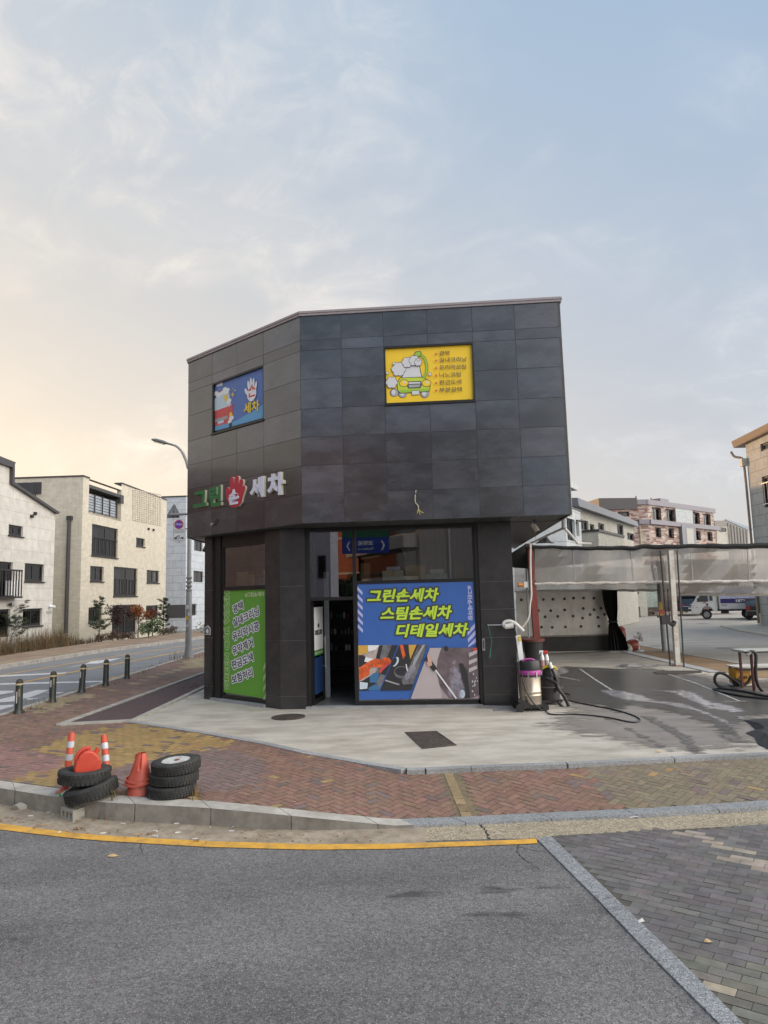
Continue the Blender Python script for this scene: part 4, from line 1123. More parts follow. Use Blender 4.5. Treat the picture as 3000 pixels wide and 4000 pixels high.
# ---------------------------------------------------------------- houses along the left street
M_CREAMB = bricks('cream_brick', (.58, .54, .45), (.64, .60, .51), (.44, .41, .34), .46, .075, .010, bias=.1, bump=.5)
M_LIME = bricks('limestone_panel', (.585, .575, .545), (.53, .52, .49), (.42, .40, .36), 1.2, .62, .012, off=0.0, bump=.1)
M_BLUEW = bricks('white_panel', (.52, .56, .62), (.47, .515, .58), (.25, .27, .30), 1.5, .62, .015, off=.5, bump=.1)
M_ROOFD = M('dark_roof_metal', (.055, .052, .058), .45, .1, 2)
M_WFR = M('window_frame_dark', (.018, .018, .02), .4, .1)
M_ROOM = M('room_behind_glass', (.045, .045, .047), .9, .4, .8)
def rect_px(fr, x0, y0, x1, y1):
    xm, ym = (x0 + x1) / 2, (y0 + y1) / 2
    return fr.px(x0, ym)[0], fr.px(x1, ym)[0], fr.px(xm, y1)[1], fr.px(xm, y0)[1]
def Z1(x, y): return (x / 2.07375, 1700 + y / 2.07375)
def rz(fr, x0, y0, x1, y1, zz=Z1): return rect_px(fr, *zz(x0, y0), *zz(x1, y1))
def add_windows(fr, parent, rects, divs=(.5,)):
    for r in rects:
        window(fr, parent, r[0], r[1], r[2], r[3], -.10, .12, divs)
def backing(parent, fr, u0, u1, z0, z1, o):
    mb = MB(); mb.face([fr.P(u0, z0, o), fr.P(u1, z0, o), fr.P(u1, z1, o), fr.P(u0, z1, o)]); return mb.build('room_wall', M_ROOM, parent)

# cream brick house
ca, cb = G(308, 2512), G(645, 2462)
HC = Fr(ca, cb); HCl = Fr(ca - Vector((HC.U.y, -HC.U.x, 0)) * 11, ca)
ztl = HC.px(328, 1862)[1]
cream = thing('brick_house', 'cream brick house with dark square windows and a corner balcony', 'house', ca)
hol = [rz(HC, *r) for r in ((743, 738, 955, 985), (1103, 834, 1173, 902), (730, 1062, 840, 1184), (920, 1072, 1113, 1304), (1188, 1095, 1290, 1197), (716, 1394, 830, 1514), (908, 1374, 1108, 1612), (1183, 1378, 1284, 1482))]
ub0, ub1 = HC.px(347, 1950)[0], HC.px(474, 1950)[0]
zb_bal = HC.px(410, 2014)[1]
bal = (ub0, ub1, zb_bal, ztl - .02)
zR = HC.px(560, 1921)[1]
mb = MB()
wall_cells(mb, HC, 0, HC.L, -.5, lambda u: ztl if u < ub1 else HC.px(474 + (u - ub1) * 0 + 1, 1899)[1] if False else (ztl if u < ub1 else zR), hol + [bal], .3)
mb.c = [(1, 1, 1)] * len(mb.f)
ns = [HCl.px(445 / 2.07375, 1700 + 735 / 2.07375), HCl.px(459 / 2.07375, 1700 + 857 / 2.07375)]
wall_cells(mb, HCl, 0, HCl.L, -.5, ztl, [], .3)
for i in range(13):      # relief of projecting bricks
    for j in range(17):
        x = 1072 + i * 18.2; y = 456 + j * 15.2 + (i - 6) * 3.6
        u, z = HC.px(*Z1(x, y)); mb.fb(HC, u, u + .30, z - .085, z, 0, .05)
mb.build('wall', M_CREAMB, cream)
add_windows(HC, cream, hol, (.55,))
M_CURT = M('pale_curtain', (.42, .43, .46), .9, .15, 3, stretch=(14, 14, .4))
def drapes(fr, parent, r, f0, f1):
    mb = MB(); n = 12; u0, u1 = r[0] + (r[1] - r[0]) * f0, r[0] + (r[1] - r[0]) * f1
    for k in range(n):
        a, b = u0 + (u1 - u0) * k / n, u0 + (u1 - u0) * (k + 1) / n; oa, ob = -.45 + .05 * (k % 2), -.45 + .05 * ((k + 1) % 2)
        mb.face([fr.P(a, r[2], oa), fr.P(b, r[2], ob), fr.P(b, r[3], ob), fr.P(a, r[3], oa)])
    mb.build('curtain', M_CURT, parent)
def guard(fr, parent, r, h):
    mb = MB()
    for k in range(7): u = r[0] + (r[1] - r[0]) * (k + .5) / 7; mb.fb(fr, u - .018, u + .018, r[2] + .06, r[2] + h, -.07, -.04)
    mb.fb(fr, r[0] + .02, r[1] - .02, r[2] + h, r[2] + h + .05, -.08, -.03); mb.build('window_guard', M_WFR, parent)
for k, a, b in ((0, .1, .45), (3, .08, .5), (4, .1, .5), (2, .5, .9)): drapes(HC, cream, hol[k], a, b)
guard(HC, cream, hol[0], 1.1); guard(HC, cream, hol[3], 1.1)
for r in hol:
    mb = MB(); mb.fb(HC, r[0] - .05, r[1] + .05, r[2] - .06, r[2], 0, .07); mb.build('sill', M_WFR, cream)
backing(cream, HC, 0, HC.L, 0, zb_bal - .2, -1.0)
mb = MB()
mb.fb(HC, ub1 + .0, HC.L, zR, zR + .08, -.5, .05); mb.fb(HC, -.03, ub0, ztl, ztl + .08, -.5, .05); mb.fb(HCl, 5.4, HCl.L + .03, ztl, ztl + .08, -.5, .05)
mb.fb(HC, ub0, ub1 + .3, ztl - .55, ztl - .35, -3, .02); mb.fb(HC, ub1 - .2, ub1 + .3, ztl - .9, ztl - .35, -2.5, .04)
mb.fb(HC, ub0 + .1, HC.L - .1, zR - .5, zR - .3, -10, -2.5)
zrl = HCl.px(100, 1889)[1]
mb.fb(HCl, 0, HCl.px(163, 1900)[0], HCl.px(140, 1930)[1], zrl + .05, -6, .06)
roof = mb.build('roof', M_ROOFD, cream)
for k in range(6):
    m2 = MB(); uu = HCl.px(163, 1900)[0] - .35 - k * .8; m2.fb(HCl, uu, uu + .06, zrl - 1.35, zrl - .1, .06, .10); m2.build('roof_seam', M_ROOFD, roof)
mb = MB(); mb.fb(HC, ub0, ub1, zb_bal - .12, zb_bal, -3, 0); mb.face([HC.P(ub0, zb_bal, -2.4), HC.P(ub1, zb_bal, -2.4), HC.P(ub1, ztl - .4, -2.4), HC.P(ub0, ztl - .4, -2.4)])
mb.face([HC.P(ub1 - .01, zb_bal, 0), HC.P(ub1 - .01, zb_bal, -2.4), HC.P(ub1 - .01, ztl - .4, -2.4), HC.P(ub1 - .01, ztl - .4, 0)])
mb.build('balcony', M_CREAMB, cream)
mb = MB()
for k in range(7): mb.fb(HC, ub0, ub1 - .4, zb_bal + .1 + k * .17, zb_bal + .13 + k * .17, -.14, -.10)
for k in range(5): u = ub0 + (ub1 - .4 - ub0) * k / 4; mb.fb(HC, u - .03, u + .03, zb_bal, zb_bal + 1.2, -.15, -.09)
mb.build('balcony_railing', M_WFR, cream)
mb = MB(); mb.fb(HC, ub0, ub1 - .4, zb_bal + .1, zb_bal + 1.15, -.25, -.22); mb.build('railing_panel', M('pale_panel', (.55, .62, .72), .4), cream)
mb = MB(); n = 14
for k in range(n):
    u0, u1 = ub0 + (ub1 - 1.1 - ub0) * k / n, ub0 + (ub1 - 1.1 - ub0) * (k + 1) / n
    o0, o1 = -.6 + .08 * math.sin(k * 1.9), -.6 + .08 * math.sin((k + 1) * 1.9)
    mb.face([HC.P(u0, zb_bal + .3, o0), HC.P(u1, zb_bal + .3, o1), HC.P(u1, ztl - .9 - .05 * (k + 1), o1), HC.P(u0, ztl - .9 - .05 * k, o0)])
mb.build('awning_curtain', M('awning_cloth', (.55, .50, .49), .8), cream)
mb = MB(); mb.tube([HCl.P(*HCl.px(275, 2028), .12), HCl.P(*HCl.px(261, 2472), .12)], .11); u, z = HCl.px(276, 2026); mb.fb(HCl, u - .15, u + .15, z - .1, z + .15, .0, .22)
mb.build('downpipe', M_ROOFD, cream)
for q in ((1198, 760), (1238, 768)):
    mb = MB(); u, z = HC.px(*Z1(*q)); mb.cyl(HC.P(u, z, 0), HC.P(u, z, .12), .09); mb.build('vent', M_WFR, cream)

# pale limestone house at the left edge
d = ray(203, 2440); bx = -17.9; wb = Vector((bx, bx / (d.x / d.y), 0)); wa = wb - HC.U * 13
HWf = Fr(wa, wb); HWs = Fr(wb, wb + Vector((-HC.U.y, HC.U.x, 0)) * 10)
lime = thing('stone_house', 'pale limestone house with a sloping dark roof edge, cropped by the left border', 'house', wb)
def Z3(x, y): return (x / 4.1475, 1750 + y / 4.1475)
hol = [rz(HWf, *r) for r in ((70, 730, 187, 816), (200, 1042, 357, 1186), (-60, 1024, 100, 1308), (183, 1404, 341, 1545), (-70, 1410, 80, 1640))]
us = HWf.px(37, 1860)[0]; zs0 = HWf.px(*Z3(155, 320))[1]; zs1 = HWf.px(*Z3(150, 578))[1]; ze = HWf.px(*Z3(898, 1068))[1]
sl0 = (HWf.px(0, 1813)[1] - zs0) / (us - HWf.px(0, 1813)[0])
def topw(u):
    if u < us: return zs0 + (us - u) * sl0
    return zs1 + (ze - zs1) * (u - us) / (HWf.L - us)
mb = MB(); wall_cells(mb, HWf, 0, HWf.L, -.5, topw, hol, .3, breaks=(us,)); wall_cells(mb, HWs, 0, HWs.L, -.5, ze - .1, [], .3)
mb.face([HWf.P(us, zs1, 0), HWf.P(us, zs1, -9), HWf.P(us, zs0, -9), HWf.P(us, zs0, 0)])
mb.build('wall', M_LIME, lime)
add_windows(HWf, lime, hol, (.5,))
drapes(HWf, lime, hol[1], .5, .95); drapes(HWf, lime, hol[3], .55, .9)
for r in hol[:4]:
    mb = MB(); mb.fb(HWf, r[0] - .05, r[1] + .05, r[2] - .06, r[2], 0, .07); mb.build('sill', M_WFR, lime)
mb = MB(); hq = hol[2]; mb.fb(HWf, hq[0] + .9, hq[0] + 1.7, hq[2] + .05, hq[2] + .75, .02, .28); mb.build('air_conditioner', P_WHITE, lime)
backing(lime, HWf, 0, HWf.L - .3, 0, 5.5, -1.2)
out = [HWf.px(*Z3(x, y)) for x, y in ((205, 236), (186, 258), (181, 548), (232, 590), (918, 1042), (899, 1070), (150, 580), (155, 320))]
ex = HWf.px(*Z3(205, 236))
out = [(ex[0] - 6, ex[1] + 6 * sl0)] + out + [(us - 6, zs0 + 6 * sl0)]
mb = MB(); mb.fpoly(HWf, out[::-1], -9, .18); mb.build('roof', M_ROOFD, lime)
mb = MB(); u0, u1 = hol[2][0], hol[2][1] + .25; zb0 = hol[2][2]
for k in range(9): u = u0 + (u1 - u0) * k / 8; mb.fb(HWf, u - .02, u + .02, zb0, zb0 + 1.25, .3, .34)
mb.fb(HWf, u0, u1, zb0 + 1.2, zb0 + 1.28, .28, .36); mb.fb(HWf, u0, u1, zb0 - .08, zb0, .0, .4); mb.build('balcony_railing', M_WFR, lime)
for q in ((277, 635), (250, 657)):
    mb = MB(); u, z = HWf.px(*Z1(*q)); mb.cyl(HWf.P(u, z, 0), HWf.P(u, z, .12), .09); mb.build('vent', M_WFR, lime)
mb = MB(); u, z = HWf.px(*Z1(395, 1386)); mb.cyl(HWf.P(u, z, 0), HWf.P(u + .1, z - .04, .3), .07); mb.fb(HWf, u - .06, u + .06, z - .02, z + .1, 0, .1); mb.build('wall_camera', P_WHITE, lime)
mb = MB(); u, z = HWf.px(*Z1(396, 1434)); mb.fb(HWf, u - .25, u + .25, z - .06, z + .06, 0, .02); mb.build('name_strip', P_GREY, lime)

# pale blue panel house beyond
q = at(724, 2400, 58); q.z = 0
BWf = Fr(q + Vector((-9, .6, 0)), q); BWs = Fr(q, q + Vector((.9, 17, 0)))
bwh = thing('panel_house', 'pale blue white panel house behind the street lamp', 'house', q)
zt = BWf.px(700, 1941)[1]
def Z6(x, y): return (750 + x / 2.6017, 2000 + y / 2.6017)
hol = [rz(BWs, *r, zz=Z6) for r in ((22, 292, 108, 398), (15, 600, 116, 714), (-60, 935, 46, 1055), (145, 600, 215, 720))]
mb = MB(); wall_cells(mb, BWf, 0, BWf.L, -.8, zt, [], .3); wall_cells(mb, BWs, 0, BWs.L, -.8, zt, hol, .3); mb.build('wall', M_BLUEW, bwh)
add_windows(BWs, bwh, hol, (.5,)); drapes(BWs, bwh, hol[0], .5, .95); drapes(BWs, bwh, hol[1], .5, .95); backing(bwh, BWs, .3, BWs.L, 0, zt - 1, -1)
mb = MB(); mb.fb(BWf, -.05, BWf.L + .02, zt, zt + .1, -12, .06); mb.build('roof', M_ROOFD, bwh)
r_ = rz(BWf, 1348, 1374, 1508, 1480); mb = MB(); mb.fb(BWf, r_[0], r_[1] - .05, r_[2], r_[3], 0, .03); mb.build('dark_band', M('dark_grey_panel', (.07, .07, .075), .6), bwh)

# ---------------------------------------------------------------- plants
M_LEAF = M('foliage', rough=.7, var=.25, scale=9, tint=True)
M_BARK = M('bark', (.10, .075, .055), .9, .3, 12)
def leaf(mb, p, n, up, L, Wd, c):
    s = n.cross(up)
    if s.length < 1e-4: s = Vector((1, 0, 0))
    s.normalize(); a = p - up * L / 2; b = p + up * L / 2
    mb.add([a, p + s * Wd / 2 + n * .1 * Wd, b, p - s * Wd / 2 + n * .1 * Wd], [(0, 1, 2, 3)], 0, c)
def rnd():
    while True:
        v = Vector((random.uniform(-1, 1), random.uniform(-1, 1), random.uniform(-1, 1)))
        if .05 < v.length < 1: return v.normalized()
def vary(c, v=.35):
    k = 1 + random.uniform(-v, v); return tuple(max(0, x * k * (1 + random.uniform(-.12, .12))) for x in c)
def pine(name, label, x, y, h, spread=.32, lean=0.0):
    t = thing(name, label, 'tree', (x, y, 0), 'young pines in front of the houses')
    tr = MB(); tr.tube([(x, y, -.1), (x + lean * .4, y, h * .5), (x + lean, y, h)], [.035, .028, .012], 7); tr.build('trunk', M_BARK, t)
    lf = MB(); lv = 17
    for k in range(lv):
        fk = (k + random.uniform(-.8, .8)) / lv; z = h * (.26 + .70 * fk); nb = random.choice((1, 1, 2, 2, 3)); R = spread * h * (1 - .45 * fk) * random.uniform(.7, 1.2)
        for b in range(nb):
            a = random.uniform(0, 6.28); dv = Vector((math.cos(a), math.sin(a), random.uniform(.05, .75))); Lb = R * random.uniform(.6, 1.1)
            o = Vector((x + lean * z / h, y, z)); e = o + dv * Lb
            lf.cyl(o, e, .010, .005, 5, 0, (.06, .045, .03))
            for c_ in range(4):
                q = o.lerp(e, .55 + .45 * c_ / 3) + rnd() * .05
                for _ in range(24):
                    r = rnd(); r.z = abs(r.z) * .8 + .1; r.normalize(); w = random.uniform(.11, .20)
                    leaf(lf, q + r * w * .5, rnd(), r, w, .018, vary((.040, .065, .035)))
    for _ in range(26):
        r = rnd(); r.z = abs(r.z) + .5; r.normalize(); leaf(lf, Vector((x + lean, y, h)) + r * .06, rnd(), r, .16, .016, vary((.045, .075, .035)))
    lf.build('crown', M_LEAF, t, tint=True)
def bushy(name, label, cat, x, y, h, r, cols, n=900, ls=.09, trunk=True, flat=.65, group=None, zc=None):
    t = thing(name, label, cat, (x, y, 0), group)
    zc = h - r * flat if zc is None else zc
    cl = [(Vector((x, y, zc)) + Vector((rnd().x * r * .75, rnd().y * r * .75, rnd().z * r * flat * .7)), r * random.uniform(.28, .5)) for _ in range(13)]
    tr = MB(); tr.tube([(x, y, -.1), (x + .02, y, zc * .5), (x, y, zc)], [.04, .03, .02], 6)
    for c, _ in cl: tr.tube([(x, y, zc * .55), tuple(c * .6 + Vector((x, y, zc * .6)) * .4), tuple(c)], .011, 5)
    tr.build('trunk' if trunk else 'stems', M_BARK, t)
    mb = MB()
    for _ in range(n):
        c, rr = random.choice(cl); d = rnd(); p = c + d * rr * random.uniform(.4, 1.05); p.z = max(.02, p.z)
        leaf(mb, p, (d + rnd() * .7).normalized(), rnd(), ls * random.uniform(.7, 1.4), ls * random.uniform(.4, .8), vary(random.choice(cols)))
    mb.build('crown' if trunk else 'foliage', M_LEAF, t, tint=True)
def gx(px, py): p = G(px, py); return p.x, p.y
def hz_at(px, py_top, y): return at(px, py_top, y).z
p = at(46, 2400, 33.5); pine('pine_tree', 'young pine with spreading lower branches, nearest the pale limestone house', p.x, 33.5, hz_at(52, 2366, 33.5), .42)
p = at(389, 2400, 38.5); pine('pine_tree', 'slim young pine against the cream house, left of the dark red maple', p.x, 38.5, hz_at(393, 2335, 38.5), .24)
p = at(638, 2400, 45); pine('pine_tree', 'slim young pine at the right corner of the cream house', p.x, 45, hz_at(640, 2340, 45), .2)
p = at(462, 2400, 41); bushy('maple_tree', 'small maple with dark purple leaves before the cream house', 'tree', p.x, 41, hz_at(462, 2362, 41), .75, [(.032, .014, .018), (.044, .016, .02), (.025, .013, .015)], 1300, .10, flat=.75)
p = at(540, 2400, 42); bushy('maple_tree', 'small maple with bright orange leaves before the cream house', 'tree', p.x, 42, hz_at(540, 2368, 42), .80, [(.30, .11, .025), (.25, .075, .025), (.17, .05, .025)], 1300, .10, flat=.5)
p = at(596, 2400, 43); bushy('maple_tree', 'small maple with rust red leaves, half hidden behind the orange one', 'tree', p.x, 43, hz_at(590, 2378, 43), .5, [(.13, .04, .025), (.10, .03, .022)], 700, .10, flat=.5)
p = at(580, 2440, 41.5); bushy('shrub', 'ferny green shrub below the orange maple', 'shrub', p.x, 41.5, hz_at(580, 2412, 41.5), .7, [(.07, .12, .05), (.10, .16, .07), (.05, .09, .04)], 1100, .11, False, .7)
for k, (px, py, y, r, cols, lab) in enumerate(((395, 2500, 39, .35, [(.13, .06, .05), (.10, .07, .05)], 'low reddish shrub at the foot of the slim left pine'),
        (440, 2490, 40, .45, [(.10, .055, .045), (.07, .05, .035)], 'low brown shrub under the dark purple maple'),
        (500, 2486, 41, .5, [(.11, .05, .045), (.08, .055, .04)], 'low brown shrub under the large ground floor window'),
        (640, 2478, 44, .4, [(.07, .08, .04), (.10, .06, .05)], 'low mixed shrub at the right corner pine'),
        (672, 2472, 46, .4, [(.12, .06, .05), (.07, .06, .04)], 'low red shrub beyond the cream house corner'))):
    q = at(px, py, y); bushy('shrub', lab, 'shrub', q.x, y, max(.45, hz_at(px, py - 26, y)), r, cols, 450, .08, False, .6)
p = at(840, 2420, 46); bushy('shrub', 'tall leafy shrub seen left of the leftmost shop pillar', 'shrub', p.x, 46, hz_at(800, 2350, 46), 1.3, [(.05, .085, .045), (.07, .11, .06), (.10, .11, .09)], 1500, .11, False, 1.0)
M_GRASS = M('dry_grass', rough=.85, var=.25, scale=4, tint=True)
def blades(mb, x, y, h, n, r, cols, w=.012, z=0.0):
    for _ in range(n):
        a = random.uniform(0, 6.28); b = Vector((x + random.gauss(0, r), y + random.gauss(0, r), z)); L = h * random.uniform(.5, 1.1)
        d = Vector((math.cos(a), math.sin(a), 0)); e = b + d * L * random.uniform(.1, .5) + Vector((0, 0, L)); m = b.lerp(e, .5) + Vector((0, 0, L * .08))
        s = Vector((-d.y, d.x, 0)) * w; c = vary(random.choice(cols), .3)
        mb.add([b - s, b + s, m + s * .7, m - s * .7, e], [(0, 1, 2, 3), (3, 2, 4)], 0, c)
mb = MB()
for k in range(430):
    y = random.uniform(27, 38.5); x = random.uniform(-17.7, -16.6 - .02 * (y - 25)); c = at(0, 0, 10)
    blades(mb, x, y, random.choice((.4, .55, .7, .9, 1.25)) * (1.0 if y < 37.4 else .6), 13, .17, [(.16, .115, .06), (.10, .09, .045), (.055, .075, .035), (.22, .125, .07), (.14, .08, .05)], .009)
for k in range(60):
    y = random.uniform(38, 46); blades(mb, random.uniform(-17.3, -16.7), y, .35, 7, .15, [(.13, .08, .06), (.09, .08, .05)], .014)
mb.build('tall_grass', M_GRASS, base=(0, 0, 0), tint=True, kind='stuff')
# weeds along the street kerb
mb = MB()
for px, py, n, h in ((690, 2578, 26, .45), (720, 2574, 14, .35), (775, 2571, 12, .2), (640, 2592, 16, .16), (600, 2606, 18, .12), (560, 2622, 16, .12), (540, 2630, 14, .1), (350, 2697, 14, .2), (330, 2700, 10, .15), (440, 2672, 10, .12), (170, 2745, 16, .2), (120, 2780, 14, .10), (90, 2778, 16, .08), (135, 2770, 12, .10), (735, 2690, 18, .08), (670, 2745, 10, .07), (765, 2684, 20, .10), (700, 2720, 8, .07)):
    q = G(px, py); blades(mb, q.x, q.y, h, n, .16, [(.18, .15, .06), (.09, .12, .045), (.25, .17, .08), (.14, .07, .04)], .006)
mb.build('kerb_weeds', M_GRASS, base=(0, 0, 0), tint=True, kind='stuff')

# ---------------------------------------------------------------- bollards
M_BOLL = M('bollard_rubber', (.026, .034, .034), .42, .35, 7, dirt=(.10, .11, .10), dscale=5, damt=.35)
M_STICK = M('sticker_white', (.55, .56, .55), .6, .25, 14)
boll = thing('bollard', 'weathered black bollard nearest the left border, ringed near its dome', 'bollard', (0, 0, 0), 'black bollards along the street corner')
mb = MB(); mb.lathe([(.105, 0), (.10, .02), (.078, .09), (.074, .56), (.072, .60)]); mb.build('post', M_BOLL, boll, smooth=True)
mb = MB(); mb.lathe([(.080, .598), (.080, .625), (.074, .63)]); mb.build('ring', M('bollard_ring', (.50, .42, .24), .6, .2, 8), boll, smooth=True)
mb = MB(); mb.lathe([(.074, .63), (.072, .66), (.058, .70), (.03, .722), (1e-4, .728)]); mb.build('dome', M('bollard_dome', (.055, .042, .034), .7, .3, 9), boll, smooth=True)
def sticker(parent, a0, a1, z0, z1, mat, name='sticker'):
    mb = MB(); n = 5; R = .0775
    lo = [Vector((R * math.cos(a0 + (a1 - a0) * i / n), R * math.sin(a0 + (a1 - a0) * i / n), z0)) + ORG[parent] for i in range(n + 1)]
    hi = [p + Vector((0, 0, z1 - z0)) for p in lo]
    for i in range(n): mb.face([lo[i], lo[i + 1], hi[i + 1], hi[i]])
    mb.build(name, mat, parent)
blabels = ['weathered black bollard nearest the left border with torn vertical stickers', 'black bollard second from the left border with a white and brown sticker', 'scuffed black bollard in the middle of the row with a torn pale sticker', 'plain black bollard second from the far end of the row', 'black bollard at the far end of the row, closest to the lamp']
for i, (px, py) in enumerate(((66, 2788), (199, 2745), (314, 2706), (409, 2680), (493, 2652))):
    o = boll if i == 0 else copy_tree(boll)
    q = G(px, py); o.location = (q.x, q.y + .06, 0); ORG[o] = Vector(o.location)
    o['label'] = blabels[i]
    o.rotation_euler = (random.uniform(-.02, .02), (.0, .01, .05, .02, 0)[i], 0)
for o, st in zip([b for b in bpy.data.objects if b.name.startswith('bollard') and b.type == 'EMPTY'], ([(-1.9, -1.55, .22, .46), (-1.3, -.9, .36, .52)], [(-2.0, -1.6, .36, .52), (-1.2, -.7, .42, .56)], [(-2.3, -1.8, .38, .54)], [], [])):
    ORG[o] = Vector((0, 0, 0))
    for k, s in enumerate(st): sticker(o, *s, M_STICK if k == 0 else M('sticker_brown', (.22, .18, .13), .7, .4, 30))

# ---------------------------------------------------------------- street lamp with its signs
lp = G(736, 2570); lx, ly = lp.x, lp.y
M_GALV = M('galvanised_grey', (.24, .25, .26), .5, .12, 4, dirt=(.14, .14, .13), dscale=3)
lamp = thing('street_lamp', 'tall grey street lamp with a curved arm, left of the shop', 'street lamp', (lx, ly, 0))
ztop = at(735, 1830, ly).z; zc = at(737, 2312, ly).z
mb = MB(); mb.lathe([(.24, 0), (.17, .12), (.125, .5), (.12, zc), (.085, zc + .05), (.075, ztop)], (lx, ly, 0), 16)
mb.build('pole', M_GALV, lamp, smooth=True)
mb = MB()
for k in range(4): mb.lathe([(.10, 0), (.125, .01), (.125, .07), (.10, .08)], (lx, ly, zc + .02 + k * .17), 16)
mb.build('collar', M_GALV, lamp)
arm = [at(x, y, ly) for x, y in ((736, 1830), (728, 1800), (712, 1765), (690, 1742), (668, 1736))]
mb = MB(); mb.tube(arm, [.07, .06, .05, .045], 8); mb.build('arm', M_GALV, lamp, smooth=True)
h0, h1 = at(672, 1738, ly), at(593, 1718, ly)
dv = (h1 - h0).normalized(); nn = Vector((0, 1, 0)); uu = dv.cross(nn)
mb = MB(); prof = [(.0, .07, .05), (.2, .09, .06), (.45, .17, .10), (.8, .17, .10), (1.0, .07, .05)]; L = (h1 - h0).length
rings = []
for t_, w, hh in prof:
    c = h0 + dv * L * t_; rings += [c + nn * (w * math.cos(k * math.pi / 6)) + uu * (-abs(hh)) * math.sin(k * math.pi / 6) * (1.0 if k < 7 else .5) for k in range(12)]
fs = [(i * 12 + j, i * 12 + (j + 1) % 12, (i + 1) * 12 + (j + 1) % 12, (i + 1) * 12 + j) for i in range(4) for j in range(12)] + [tuple(range(11, -1, -1)), tuple(range(48, 60))]
mb.add(rings, fs); mb.build('lamp_head', M('lamp_head_grey', (.12, .12, .125), .4), lamp, smooth=True)
mb = MB(); c = h0 + dv * L * .62 + uu * .06; mb.box(c, (L * .5, .22, .02), Matrix((dv, nn, uu)).transposed()); mb.build('lens', M('lamp_lens', (.6, .6, .55), .2), lamp)
for k, (za, zb_, a) in enumerate(((1.55, 1.75, -1.7), (1.0, 1.2, -1.6), (2.1, 2.3, -1.5))):
    sticker(lamp, 0, .1, 0, .01, M_STICK) if False else None
for px, py, w, h in ((733, 2371, .13, .16), (741, 2400, .13, .15), (732, 2444, .09, .07)):
    mb = MB(); q = at(px, py, ly - .135); mb.box(q, (w, .012, h)); mb.build('sticker', M_STICK, lamp)
mb = MB(); q = at(731, 2413, ly - .135); mb.box(q, (.09, .012, .16)); mb.build('yellow_sticker', M('sticker_yellow', (.65, .45, .03), .5), lamp)
# no-parking and tow-away plates
SF = Fr((lx - 2, ly - .16), (lx + 1, ly - .16))
def S5(x, y): return (560 + x / 4.4233, 1680 + y / 4.4233)
t = thing('traffic_sign', 'white plate with a blue and red no stopping disc above a tow truck picture', 'traffic sign', SF.P(*SF.px(700, 2120)))
a = Art(SF, 560, 1680, 4.4233, o=.012)
cs = [SF.px(*S5(*p)) for p in ((516, 1534), (716, 1534), (714, 1960), (514, 1960))]
mb = MB(); mb.fpoly(SF, cs[::-1], -.01, .01); mb.build('plate', M('sign_white', (.66, .68, .70), .4, .05), t)
for y0, y1 in ((1540, 1722), (1728, 1912)):
    a.poly([(522, y0), (711, y0), (711, y1), (522, y1)], P_OUT).poly([(526, y0 + 4), (707, y0 + 4), (707, y1 - 4), (526, y1 - 4)], M('sign_white', (.66, .68, .70)))
a.blob(615, 1630, 80, 80, PR('sign_red', (.42, .02, .03)), 28).blob(615, 1630, 63, 63, PR('sign_blue', (.02, .06, .50)), 28)
a.line((575, 1590), (655, 1670), .055, PR('sign_red', (.42, .02, .03))).line((655, 1590), (575, 1670), .055, PR('sign_red', (.42, .02, .03)))
a.poly([(556, 1612), (676, 1612), (676, 1648), (556, 1648)], PR('sign_blue', (.02, .06, .50)))
a.txt('주정차금지', ((558, 1630), (674, 1630), 32), P_PALE, bold=.02)
a.txt('견인지역', ((540, 1764), (694, 1762), 36), P_OUT, bold=.01)
a.poly([(537, 1868), (545, 1852), (575, 1852), (584, 1868), (614, 1868), (614, 1888), (537, 1888)], P_OUT).line((560, 1855), (622, 1822), .035, P_OUT).line((622, 1822), (626, 1866), .02, P_OUT)
a.blob(590, 1888, 14, 14, P_FOAM)
a.poly([(624, 1868), (650, 1862), (665, 1848), (692, 1848), (698, 1860), (696, 1884), (640, 1880)], P_OUT).blob(655, 1884, 10, 10, P_FOAM)
a.line((590, 1942), (630, 1938), .03, P_GREY).line((625, 1930), (640, 1920), .02, PR('sign_red', (.42, .02, .03)))
a.done('pictograms', t)
mb = MB(); q0, q1 = SF.P(*SF.px(721, 2064), -.02), Vector((lx, ly - .05, SF.px(721, 2066)[1])); mb.tube([q0 - Vector((.25, 0, 0)), q0, q1], .03, 6); mb.build('bracket', M_GALV, t)
SB = Fr((lx - 3, ly + .02), (lx + 1, ly + .02))
t = thing('traffic_sign', 'back of a grey arrow shaped sign on a side arm of the lamp', 'traffic sign', SB.P(*SB.px(678, 2024)))
mb = MB(); mb.fpoly(SB, [SB.px(*S5(*p)) for p in ((408, 1520), (412, 1460), (520, 1286), (534, 1282), (548, 1290), (622, 1440), (622, 1520))][::-1], -.01, .01); mb.build('plate_back', M('sign_back_grey', (.16, .18, .20), .5), t)
mb = MB(); mb.tube([SB.P(*SB.px(*S5(465, 1466)), .08), SB.P(*SB.px(*S5(790, 1452)), .08)], .055, 8); mb.build('side_arm', M_GALV, t)
mb = MB()
for x in (488, 558): u, z0 = SB.px(*S5(x, 1510)); z1 = SB.px(*S5(x, 1362))[1]; mb.fb(SB, u - .04, u + .04, z0, z1, .01, .04)
mb.build('rails', M_GALV, t)

